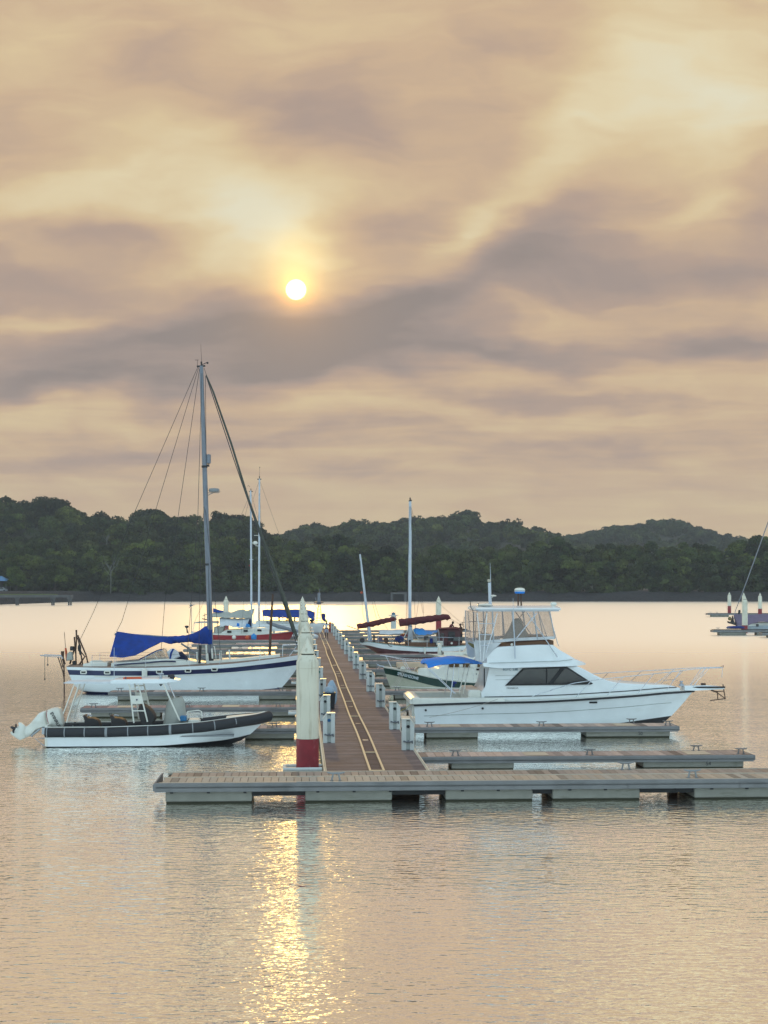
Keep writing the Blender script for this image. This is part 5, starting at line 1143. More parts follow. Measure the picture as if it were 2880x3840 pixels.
def sailboat():
    B = Boat('sailing_yacht', 81.2, 700, 'largest sailing yacht, white with a navy stripe and blue boom tent, moored at left', 'sailing yacht'); X, o = B.x, B.o
    x0, x1 = X(249,-1.2), X(1150)
    sh = B.crv([(247,2500,-1.3),(400,2503,-1.8),(527,2503,-1.95),(700,2498,-1.95),(850,2489,-1.6),(960,2477,-1.1),(1080,2461,-.4),(1150,2450,0)])
    bm = crv([(0,1.25),(.15,1.7),(.4,1.98),(.6,1.85),(.78,1.25),(.9,.62),(.97,.2),(1,.03)]); kz = crv([(0,.12),(.12,-.3),(.4,-.7),(.75,-.6),(1,.05)])
    bt = crv([(0,.12),(.5,.12),(.85,.16),(1,.24)])
    sp = lambda h,t: (1-(1-min(h,1))**2.4)**.62*(.96+.04*h) if h < 1 else 1
    a_ = crv([(0,.17),(.4,.19),(.8,.25),(1,.30)]); b_ = crv([(0,.44),(.5,.44),(.8,.52),(1,.62)])
    rows = [(lambda t,k,s:k,1),(lambda t,k,s:k*.4+.03,1),(lambda t,k,s:bt(t),0),(lambda t,k,s:bt(t)+(s-bt(t))*.2,0),(lambda t,k,s:bt(t)+(s-bt(t))*.4,0),(lambda t,k,s:s-b_(t)-.055,0),(lambda t,k,s:s-b_(t)-.04,0),(lambda t,k,s:s-b_(t),2),(lambda t,k,s:s-a_(t),0),(lambda t,k,s:s-.02,3),(lambda t,k,s:s+.0,3)]
    hl, G = hull(B, x0, x1, X(290,-1), X(1040), bm, sh, kz, rows, [MT['gel'],MT['navy'],MT['navy'],MT['teak']], sp, 44, MT['teak'], camber=.02)
    m = MB(); m.tube([(r[6][0],-(r[6][1]+.02),r[6][2]) for r in G[4:34]], .02, 6); m.build('rubbing_strake', MT['gelw'], hl, 50)
    ports(B, hl, [(313,2521)], -1.80); ports(B, hl, [(402,2522)], -1.90); ports(B, hl, [(597,2519)], -1.99); ports(B, hl, [(705,2515)], -1.97); ports(B, hl, [(804,2510)], -1.86)
    # cabin
    m = MB(); house(m, [X(a) for a in (322,330,370,412)], lambda x: sh(x)-.05, B.crv([(322,2490,-1),(332,2485,-1),(412,2484,-1)]), 1.1, .95, .06); m.build('aft_cabin', MT['gelw'], o, 45)
    cb = B.crv([(417,2487,-1.3),(480,2481,-1.3),(560,2476,-1.3),(620,2471,-1.3),(680,2474,-1.3),(745,2484,-1.3),(770,2487,-1.3)])
    m = MB(); house(m, [X(a,-1.2) for a in (417,450,500,560,620,660,700,740,768)], lambda x: sh(x)-.05, cb, crv([(X(417),1.35),(X(640),1.35),(X(768),.95)]), .9, .08); m.build('coachroof', MT['gelw'], o, 45)
    m = MB(); m.tube([(x,-1.37,cb(x)-.12) for x in lin_(X(430,-1.3),X(660,-1.3),14)], .045, 6); m.build('trim_stripe', MT['navy'], o, 60)
    m = MB(); house(m, [X(a) for a in (780,830,900,980,1050)], lambda x: sh(x)-.03, lambda x: sh(x)+.16, crv([(X(780),.9),(X(1050),.35)]), .9, .05); m.build('foredeck_trunk', MT['gelw'], o, 45)
    # doghouse
    dz = B.crv([(523,2476,-1),(560,2456,-1),(590,2443,-1),(612,2440,-1),(622,2452,-1),(628,2474,-1)])
    for s in (-1,1):
        pp = [(525,2477),(590,2442),(609,2439),(627,2471)]
        fr = MB(); fr.tube([(X(a,-1),s*1.02,B.p(a,b,-1)[2]) for a,b in pp+[pp[0]]], .02, 6); fr.tube([(X(575,-1),s*1.02,B.p(0,2450,-1)[2]),(X(590,-1),s*1.02,B.p(0,2473,-1)[2])], .018, 5); f_ = fr.build('windscreen_frame', MT['gelw'], o, 50)
        q = MB(); q.prism([(X(a,-1),B.p(a,b,-1)[2]) for a,b in pp], s*1.0, s*1.008); q.build('pane', MT['pane'], f_)
    g = [[(x, yy, dz(x)+.06*(1-(yy/1.05)**2)) for yy in lin_(-1.05,1.05,9)] for x in lin_(X(528),X(612),8)]
    MB().grid(g,0,.01).build('spray_hood', MT['blue'], o, 60)
    m = MB(); puff(m, [B.xz(a,b,-.8) for a,b in ((626,2445),(640,2433),(652,2432),(668,2444),(676,2462),(650,2476),(634,2468))], .28, y=-.8, k=.8); db = m.build('rolled_dinghy', MT['whitec'], o, 60)
    m = MB(); m.tube(B.line([(650,2433,-1.06),(641,2450,-1.1),(638,2470,-1.06)]), .05, 6); m.build('stripe', MT['blue'], db, 50)
    m = MB(); puff(m, [B.xz(a,b,-.6) for a,b in ((655,2470),(660,2447),(680,2444),(700,2462),(708,2478),(660,2480))], .35, y=-.5, k=.8); m.build('bundle', MT['navyc'], o, 60)
    # boom tent
    rd = B.crv([(437,2369,0),(500,2377,0),(560,2382,0),(616,2386,0),(650,2386,0),(700,2382,0),(740,2369,0),(779,2347,0),(796,2349,0)])
    E = [(411,2464,-1.35),(460,2466,-1.35),(500,2459,-1.3),(540,2441,-1.1),(580,2420,-.8),(612,2408,-.45),(640,2415,-.22),(665,2411,-.2),(700,2408,-.22),(730,2411,-.24),(770,2416,-.22),(796,2414,-.2)]
    ez = crv([(X(a,0)if 0 else B.p(a,b,d)[0], B.p(a,b,d)[2]) for a,b,d in E]); ew = crv([(B.p(a,b,d)[0], -d) for a,b,d in E])
    g = []
    xs = lin_(0,1,40)
    for i, f in enumerate(xs):
        xr = X(437)+(X(796)-X(437))*f; xe = B.p(411,0,-1.35)[0]+(X(796)-B.p(411,0,-1.35)[0])*f; row = []
        for j in range(17):
            q = -1+j/8; aq = abs(q); x = xr+(xe-xr)*aq; zr, ze, we = rd(xr), ez(xe), ew(xe)
            if f > .58: sgx = math.sin(aq*math.pi/2)
            else: sgx = aq
            z = zr+(ze-zr)*(aq**1.05); bul = .12 if f > .55 else 0
            y = q/(aq+1e-9)*we*aq if bul == 0 else (1 if q > 0 else -1)*(math.sin(aq*math.pi)*.13+we*aq*.6)
            wr = .022*math.sin(i*1.1+j*.35)*min(1,aq*2)+(.03*math.sin(i*2.1+j) if f > .58 else .015*math.sin(i*.5+j*1.7))
            row.append((x, y+wr*1.6, z+wr*.5))
        g.append(row)
    MB().grid(g,0,.012).build('boom_tent', MT['blue'], o, 85)
    spar(B, 'boom', [(430,2378,0),(796,2400,0)], .07, MT['mast'])
    # mast
    ms = spar(B, 'mast', [(791,2484,0),(783,2200,0),(772,1900,0),(764,1650,0),(755,1372,0)], [.155,.15,.14,.125,.10], MT['mast'], n=14)
    m = MB(); 
    for yy, px_ in ((1750,767),(2117,778)): m.tube(B.line([(px_,yy-4),(px_,yy+4)]), .16, 12); m.box(tuple(Vector(B.p(px_,yy))+Vector((.1,-.05,0))), tuple(Vector(B.p(px_,yy))+Vector((.26,.05,.12))))
    m.build('mast_collar', MT['dark'], ms, 50)
    m = MB(); m.tube(B.line([(738,1374),(770,1372)]), .05, 6); m.tube(B.line([(756,1374),(755,1356)]), .05, 6); m.tube(B.line([(757,1368),(774,1360),(780,1361)]), .02, 5); m.tube(B.line([(740,1372),(740,1350)]), .01, 4); m.tube(B.line([(731,1350),(745,1350)]), .012, 4); m.ball(B.p(778,1361), .06, 0, 8, 5); m.build('masthead_gear', MT['dark'], ms, 50)
    spar(B, 'whip_antenna', [(756,1360,0),(753,1290,0)], [.012,.005], MT['wire'], ms)
    m = MB(); m.tube(B.line([(782,1703),(782,1705),(782,1737),(782,1740)]), [.04,.13,.13,.04], 14); m.tube(B.line([(772,1710),(782,1710)]), .02, 5); m.build('radar_reflector', MT['mast'], ms, 50)
    m = MB(); c = B.p(803,1846); m.lathe([(.12,0),(.26,.02),(.29,.08),(.29,.14),(.25,.20),(.10,.22),(.01,.225)], 20, 0, c); m.tube(B.line([(776,1860),(790,1852),(803,1847)]), .02, 5); m.tube(B.line([(776,1848),(820,1848),(826,1842)]), .015, 5); m.build('radar_dome', MT['grey'], ms, 50)
    # furled headsail on the forestay
    fs = [(773,1406,0),(800,1470,0),(868,1666,0),(930,1868,0),(983,2014,0),(1035,2154,0),(1065,2245,0),(1097,2347,0),(1130,2430,0)]
    spar(B, 'furled_headsail', fs, [.03,.05,.055,.06,.065,.08,.12,.10,.05], MT['furl'], n=8)
    spar(B, 'stay', [(765,1380,0),(774,1406,0)], .012, MT['wire']); spar(B, 'stay', [(773,1410,0),(876,1720,-.3),(1010,2110,-.2),(1075,2300,-.1),(1120,2440,0)], .025, MT['wire'])
    for pts in ([(742,1376,0),(498,1936,0),(352,2292,0),(300,2400,0)],[(745,1378,0),(590,1892,0),(457,2330,0),(437,2369,0)],[(748,1384,0),(668,1936,.6),(618,2260,1.0),(600,2490,1.2)],[(757,1400,-.4),(742,1936,-1.2),(700,2480,-1.7)],[(770,1410,0),(776,1940,-.1),(790,2460,-.2)],[(765,1900,-.1),(752,2100,-1.0),(745,2480,-1.75)],[(768,1900,.1),(800,2480,1.7)],[(769,1900,-.1),(830,2475,-1.7)]):
        spar(B, 'stay', pts, .013, MT['wire'], n=4)
    spar(B, 'boom_vang', [(679,2413,-.1),(770,2473,-.1)], .05, MT['mast'])
    # upright boards and stores on the side deck
    for a, y0, y1 in ((776,2418,2492),(781,2450,2492),(830,2440,2480),(862,2437,2472),(741,2445,2494),(797,2432,2470)):
        spar(B, 'fender_board', [(a-3,y0,-.9),(a,y1,-1.0)], .045, MT['gelw'], n=8)
    m = MB(); m.tube(B.line([(800,2424,-.4),(804,2424,-.4),(811,2478,-.4)]), .025, 6); m.build('pipe_frame', MT['gelw'], o, 50)
    m = MB(); m.tube(B.line([(978,2470,0),(978,2448,0),(984,2444,0),(994,2452,0),(1000,2466,0)]), .03, 7); m.build('cowl_vent', MT['gelw'], o, 50)
    m = MB(); m.tube(B.line([(748,2488,-1.2),(752,2420,-1.2)]), .07, 7); m.ball(B.p(788,2470,-.5), (.2,.2,.35), 0, 10, 6); m.build('winch_gear', MT['dark'], o, 50)
    po = spar(B, 'stowed_pole', [(1011,2458,.3),(1016,2340,.3),(1023,2228,.3)], [.075,.07,.05], MT['rust'], n=8)
    MB().box(tuple(Vector(B.p(1022,2376,.2))), tuple(Vector(B.p(1031,2364,.2))+Vector((0,.15,0)))).build('lamp_box', MT['kerb'], po)
    bx = lambda x: bm((x-x0)/(x1-x0))-.08
    lifelines(B, [X(a) for a in (360,450,560,720,830,975,1060)], sh, bx, .62)
    m = MB(); zt = sh(X(1060))+.62
    m.tube([(X(1060),-bx(X(1060)),zt),(X(1110),-.45,zt+.03),(X(1165),0,zt+.05),(X(1110),.45,zt+.03),(X(1060),bx(X(1060)),zt)], .02, 6); m.tube(B.line([(1085,2460,-.3),(1112,2425,-.2)]), .02, 5); m.build('pulpit_rail', MT['steel'], o, 60)
    # stern gear
    m = MB()
    for pts in (([(286,2362),(287,2400),(284,2440),(285,2492)]),([(292,2390),(300,2430),(310,2495)]),([(291,2382),(322,2455),(330,2488)]),([(279,2388),(281,2420),(283,2450)]),([(262,2490),(283,2420)]),([(296,2495),(318,2462),(300,2440)])): m.tube(B.line(pts, .2), [.05]+[.04]*(len(pts)-1), 7)
    m.build('stern_post', MT['rust'], o, 60)
    m = MB(); m.box(tuple(B.p(262,2440,-.1)), tuple(Vector(B.p(275,2424,-.1))+Vector((0,.35,0))), bev=.02); m.ball(B.p(298,2430,.2), (.1,.12,.22), 0, 9, 6); m.ball(B.p(301,2446,.2), (.07,.07,.16), 0, 8, 5); m.box(tuple(B.p(271,2492,-.1)), tuple(Vector(B.p(284,2479,-.1))+Vector((0,.4,0)))); m.build('stern_gear', MT['dark'], o, 50)
    m = MB(); puff(m, [B.xz(a,b,0) for a,b in ((250,2478),(252,2452),(262,2443),(272,2446),(275,2475))], .25, k=.85); m.build('wind_vane_paddle', MT['greyc'], o, 60)
    spar(B, 'whip_antenna', [(241,2370,.5),(246,2430,.5)], .015, MT['wire']); spar(B, 'buoy_light', [(246,2430,.5),(248,2445,.5),(249,2478,.5)], [.05,.06,.02], MT['orange'])
    sf = MB()
    for dy in (-.5,.5): sf.tube(B.line([(166,2456,dy),(228,2458,dy),(236,2470,dy)]), .035, 6); sf.tube(B.line([(166,2461,dy),(228,2464,dy)]), .02, 5)
    for a in (166,185,205,225): sf.tube(B.line([(a,2458,-.5),(a,2458,.5)]), .03, 5)
    sf.tube(B.line([(150,2458,0),(166,2458,0)]), .03, 5); sf.build('davit_frame', MT['alu'], o, 50)
    m = MB(); m.tube(B.line([(234,2442,0),(235,2465,0),(242,2492,0)]), [.1,.07,.07], 7); m.tube(B.line([(217,2463,0),(228,2495,0),(236,2520,0),(240,2545,0)]), .03, 6); m.tube(B.line([(226,2464,0),(236,2500,0)]), .03, 6); m.tube(B.line([(240,2490,0),(241,2600,0)]), .04, 6)
    for yy in (2500,2515,2532,2545): m.tube(B.line([(229+(yy-2500)*.2,yy,0),(243,yy+3,0)]), .025, 5)
    m.build('boarding_ladder', MT['rust'], o, 50)
    for a,y0,y1 in ((168,2462,2550),(179,2462,2496)): m = MB(); m.tube(B.line([(a,y0,-.4),(a,y1,-.4)]), .014, 5); m.tube(B.line([(a,y1-6,-.4),(a,y1,-.4)]), .04, 6); m.build('hanging_tackle', MT['wire'], o, 50)
    m = MB(); house(m, [X(a) for a in (340,350,380,400)], B.p(0,2486,0)[2], B.crv([(340,2479,0),(360,2475,0),(385,2476,0),(400,2484,0)]), .4, .9, .05); m.build('deck_hatch', MT['gelw'], o, 50)
    f = MB(); f.lathe([(.04,0),(.13,.06),(.145,.2),(.145,.48),(.12,.56),(.03,.60)], 14); fo = f.build('fender', MT['gelw'], None, 60); fo.matrix_basis = o.matrix_basis @ Matrix.Translation(Vector(B.p(542,2549,-2.1))); tag(fo, 'white cylindrical fender hanging on the side of the navy-striped yacht', 'fender')
    MB().tube([(0,0,.59),(0,.06,.85)], .012, 5).build('lanyard', MT['rope'], fo)
    rope('doubled bow line of the navy-striped yacht going to the walkway', sag(W_(B,B.p(1080,2462,-.3)), P(84.5,.6,.6), .1), .013)
sailboat()

# ---------------------------------------------------------------- red-hulled yacht and the white ketch behind it
def tent(B, name, ridge, edge, mtl, n=24, wr=.03, thick=.012, parent=None, sides=(-1,1)):
    """ridge and edge: lists of (px,py,dy)"""
    r = [B.p(*q) for q in ridge]; e = [B.p(*q) for q in edge]
    def samp(L, f):
        k = f*(len(L)-1); i = min(int(k), len(L)-2); return Vector(L[i]).lerp(Vector(L[i+1]), k-i)
    g = []
    for i in range(n+1):
        f = i/n; a, b = samp(r,f), samp(e,f); row = []
        b2 = Vector((b.x, -b.y, b.z))
        pts = [(b,1-j/6) for j in range(6)]+[(b2,j/6) for j in range(7)] if len(sides) == 2 else [(b,1-j/8) for j in range(9)]
        for k_, (q, t) in enumerate(pts):
            c = a.lerp(q, t); c.z -= .04*math.sin(math.pi*t); w = wr*math.sin(i*1.3+k_*.8)
            row.append((c.x, c.y+w, c.z+w*.5))
        g.append(row)
    return MB().grid(g,0,thick).build(name, mtl, parent or B.o, 85)
def redboat():
    B = Boat('red_sailing_yacht', 148.5, 920, 'red-hulled sailing yacht with white cabin and grey boom cover, back left', 'sailing yacht'); X, o = B.x, B.o
    x0, x1 = X(715,-1), X(1106)
    sh = B.crv([(715,2372,-1.3),(800,2377,-1.7),(905,2379,-1.7),(1011,2374,-1.3),(1106,2364,0)])
    bm = crv([(0,1.3),(.3,1.7),(.6,1.65),(.8,1.1),(.93,.45),(1,.03)]); kz = crv([(0,.1),(.3,-.5),(.8,-.4),(1,.1)]); sp = lambda h,t: (1-(1-min(h,1))**2.2)**.6
    rows = [(lambda t,k,s:k,0),(lambda t,k,s:.1,1),(lambda t,k,s:.45,1),(lambda t,k,s:s-.10,0),(lambda t,k,s:s,0)]
    hull(B, x0, x1, X(760), X(1080), bm, sh, kz, rows, [MT['gelw'],MT['red']], sp, 30, MT['gelw'])
    cab = B.crv([(828,2376,-1),(840,2366,-1),(850,2362,-1),(920,2358,-1),(995,2354,-1),(1003,2362,-1),(1013,2374,-1)])
    m = MB(); house(m, [X(a) for a in (828,840,852,900,950,990,1000,1012)], lambda x: sh(x)-.05, cab, crv([(X(828),1.2),(X(1012),.8)]), .9, .08); m.build('cabin', MT['gelw'], o, 45)
    for a,b in ((860,2369),(921,2366),(973,2364)): plate(B, 'cabin_window', [(a-8,b+4),(a+8,b+4),(a+8,b-4),(a-8,b-4)], -1.22, MT['glass'], .03)
    ms = spar(B, 'mast', [(943,2372,0),(942,2100,0),(940,1840,0)], [.11,.10,.085], MT['mastw'], n=10)
    m = MB(); m.tube(B.line([(934,1843),(948,1843)]), .05, 5); m.tube(B.line([(941,1842),(941,1832)]), .04, 5); m.tube(B.line([(928,1824),(932,1820),(936,1826)]), .015, 4); m.build('masthead_gear', MT['dark'], ms, 50)
    for yy in (2098,): m = MB(); m.tube(B.line([(934,yy),(950,yy)]), .03, 5); m.ball(B.p(942,yy-3), .09, 0, 8, 5); m.build('mast_fitting', MT['mastw'], ms, 50)
    m = MB(); m.box(tuple(B.p(933,2123,0)), tuple(Vector(B.p(940,2118,0))+Vector((0,.02,0)))); m.build('pennant', MT['red'], ms)
    spar(B, 'boom', [(792,2312,0),(943,2316,0)], .06, MT['mastw'])
    tent(B, 'boom_cover', [(797,2299,0),(838,2295,0),(870,2296,0),(905,2284,0),(925,2290,0),(956,2282,0)], [(793,2312,-.35),(838,2315,-.4),(870,2317,-.4),(905,2318,-.35),(925,2319,-.3),(944,2316,-.25)], MT['greyc'], wr=.05)
    tent(B, 'cover_flap', [(799,2281,.2),(838,2292,.2)], [(799,2298,-.1),(838,2296,-.1)], MT['blue'], 6, sides=(-1,))
    tent(B, 'side_awning', [(823,2316,0),(860,2318,0),(900,2320,0),(940,2317,0)], [(825,2352,-1.2),(850,2345,-1.2),(885,2354,-1.2),(929,2355,-1.1)], MT['whitec'], wr=.06)
    plate(B, 'patch', [(887,2347),(897,2349),(898,2338),(889,2336)], -1.0, MT['blueb'], .02)
    m = MB(); puff(m, [B.xz(a,b,-.8) for a,b in ((925,2352),(930,2335),(936,2320),(943,2325),(942,2352))], .3, y=-.7); m.build('sail_bag', MT['navyc'], o, 60)
    m = MB(); puff(m, [B.xz(a,b,-.9) for a,b in ((921,2350),(924,2338),(934,2340),(941,2352))], .2, y=-1); m.build('towel', MT['tarp'], o, 60)
    # stern canopy with frame and gear
    fr = MB()
    for dy in (-1.1,1.1):
        fr.tube(B.line([(722,2372,dy),(730,2336,dy),(775,2332,dy),(790,2334,dy)]), .03, 6); fr.tube(B.line([(752,2372,dy),(756,2334,dy)]), .025, 5)
    fr.build('canopy_frame', MT['steel'], o, 50)
    tent(B, 'stern_canopy', [(727,2334,0),(760,2330,0),(820,2330,0)], [(729,2338,-1.2),(760,2336,-1.2),(820,2338,-1.2)], MT['greyc'], 8)
    m = MB(); puff(m, [B.xz(a,b,-.9) for a,b in ((800,2376),(802,2352),(822,2346),(845,2345),(836,2376))], .5, y=-.3); m.build('cockpit_cover', MT['greyc'], o, 60)
    m = MB(); puff(m, [B.xz(a,b,-1) for a,b in ((691,2350),(695,2346),(706,2346),(708,2352),(702,2356),(706,2374),(700,2374),(698,2356))], .12, y=-.9); m.build('outboard_motor', MT['dark'], o, 60)
    wg = MB(); wg.tube(B.line([(718,2372,-.9),(717,2272,-.9)]), .035, 6); wg.ball(B.p(717,2270,-.9), (.2,.08,.08), 0, 8, 5)
    for a,b in ((713,2258),(732,2268),(708,2280)): wg.tube([B.p(717,2270,-1.0), B.p(a,b,-1.0)], [.05,.02], 5)
    wg.build('wind_generator', MT['grey'], o, 50)
    m = MB(); m.tube(B.line([(760,2310,0),(775,2304,0)]), .03, 5); m.tube(B.line([(758,2320,0),(776,2324,0)]), .05, 5); m.tube(B.line([(768,2372,0),(768,2300,0)]), .03, 5); m.build('antenna_rack', MT['dark'], o, 50)
    for pts in ([(941,1846,0),(1010,2100,0),(1104,2362,0)],[(941,1846,0),(820,2130,0),(722,2350,0)],[(941,1900,-.1),(905,2376,-1.6)],[(941,1900,.1),(975,2376,1.6)],[(941,1846,0),(903,2000,0),(800,2280,0)]): spar(B, 'stay', pts, .011, MT['wire'], n=4)
    spar(B, 'lowered_spar', [(1000,2333,-.6),(1040,2348,-.7),(1100,2364,-.8),(1145,2372,-.8)], [.12,.2,.18,.12], MT['mast'])
    lifelines(B, [X(a) for a in (815,850,905,955,1005,1050,1085)], sh, lambda x: bm((x-x0)/(x1-x0))-.08, .6)
    for a, mt_, lb in ((878,'gelw','small white ball fender on the side of the red-hulled yacht'),(928,'orange','pinkish buoy beside the red-hulled yacht'),(952,'tarp','light blue water container by the red-hulled yacht')):
        f = MB(); f.lathe([(.02,0),(.16,.06),(.2,.2),(.16,.34),(.05,.40)] if a != 952 else [(.25,0),(.27,.05),(.27,.42),(.1,.5),(.09,.56)], 12); fo = f.build({878:'fender',928:'buoy',952:'water_container'}[a], MT[mt_], None, 60); fo.location = P(143.2,B.v0+X(a,-5),.5); tag(fo, lb, {878:'fender',928:'buoy',952:'container'}[a])
redboat()
def ketch():
    B = Boat('white_ketch', 161, 1060, 'white-hulled sailing boat with a long blue awning behind the red-hulled one', 'sailing boat'); X, o = B.x, B.o
    x0, x1 = X(905,-1), X(1219)
    sh = B.crv([(905,2336,-1.3),(1040,2340,-1.7),(1130,2340,-1.4),(1219,2334,0)])
    bm = crv([(0,1.2),(.3,1.7),(.6,1.6),(.8,1.1),(.93,.45),(1,.03)]); kz = crv([(0,.1),(.3,-.5),(.8,-.4),(1,.1)]); sp = lambda h,t: (1-(1-min(h,1))**2.2)**.6
    hull(B, x0, x1, X(930), X(1195), bm, sh, kz, [(lambda t,k,s:k,1),(lambda t,k,s:.12,0),(lambda t,k,s:.6,0),(lambda t,k,s:s-.3,0),(lambda t,k,s:s-.27,0),(lambda t,k,s:s,0)], [MT['gel'],MT['boot']], sp, 30, MT['gelw'])
    m = MB(); house(m, [X(a) for a in (960,975,1060,1120,1140)], lambda x: sh(x)-.05, B.crv([(960,2330,-1),(975,2327,-1),(1120,2330,-1),(1140,2338,-1)]), 1.1, .9, .08); m.build('cabin', MT['gelw'], o, 45)
    ms = spar(B, 'mast', [(971,2334,0),(972,2100,0),(973,1795,0)], [.125,.11,.085], MT['mastw'], n=10)
    m = MB(); m.tube(B.line([(965,1797),(980,1797)]), .06, 5); m.tube(B.line([(973,1797),(973,1785)]), .05, 5); m.tube(B.line([(973,1790),(974,1752)]), .012, 4); m.ball(B.p(974,1752), .05, 0, 8, 5); m.build('masthead_gear', MT['dark'], ms, 50)
    m = MB(); m.ball(B.p(957,2036), (.3,.2,.2), 0, 10, 6); m.tube(B.line([(957,2046),(971,2048)]), .04, 5); m.tube(B.line([(953,2008),(971,2008)]), .03, 5); m.build('radar_dome', MT['gelw'], ms, 60)
    tent(B, 'awning', [(983,2287,0),(1040,2285,0),(1120,2286,0),(1156,2287,0),(1181,2296,0)], [(985,2311,-1.5),(1040,2316,-1.5),(1120,2316,-1.5),(1158,2317,-1.5),(1181,2327,-1.3)], MT['blue'], 26, .05)
    for a in (988,1060,1140,1178):
        for s in (-1,1): m = MB(); m.tube([(X(a),s*1.4,sh(X(a))),(X(a),s*1.4,B.p(0,2312,-1.4)[2])], .03, 6); m.build('awning_post', MT['steel'], o, 50)
    for pts in ([(973,1800,0),(1060,2040,0),(1216,2334,0)],[(973,1800,0),(940,1900,0),(908,2335,0)],[(973,1850,-.1),(1000,2336,-1.6)],[(973,1850,.1),(950,2336,1.6)]): spar(B, 'stay', pts, .011, MT['wire'], n=4)
    # lattice mast forward
    lm = MB()
    for dx, dy in ((-14,-.5),(14,-.5),(-9,.5),(9,.5)): lm.tube([B.p(1197+dx,2338,dy), B.p(1197+dx*.25,2268,dy*.3)], .022, 5)
    for f in (.15,.3,.45,.6,.75,.9):
        w_ = 14*(1-f*.75); yy = 2338-70*f; lm.tube([B.p(1197-w_,yy,-.5*(1-f*.7)),B.p(1197+w_,yy,-.5*(1-f*.7))], .016, 4); lm.tube([B.p(1197-w_*.7,yy,.5*(1-f*.7)),B.p(1197+w_*.7,yy,.5*(1-f*.7))], .016, 4)
    lo = lm.build('lattice_mast', MT['rustl'], o, 50)
    m = MB(); m.lathe([(.1,0),(.5,.12),(.55,.2),(.2,.24)], 12, 0, B.p(1196,2265)); m.tube(B.line([(1196,2266),(1196,2222)]), [.22,.12], 8); m.tube(B.line([(1190,2228),(1203,2228)]), .06, 5); m.tube(B.line([(1185,2254),(1184,2240)]), .04, 5); m.tube(B.line([(1198,2228),(1198,2208)]), .03, 5); m.build('crow_nest', MT['mast'], lo, 50)
    m = MB(); puff(m, [B.xz(a,b) for a,b in ((1204,2303),(1211,2299),(1220,2302),(1221,2312),(1219,2318),(1224,2326),(1222,2333),(1214,2330),(1207,2322))], .35, y=-.2); m.build('bundled_sail', MT['navyb'], o, 60)
    lifelines(B, [X(a) for a in (1120,1150,1180,1200)], sh, lambda x: bm((x-x0)/(x1-x0))-.08, .5)
ketch()

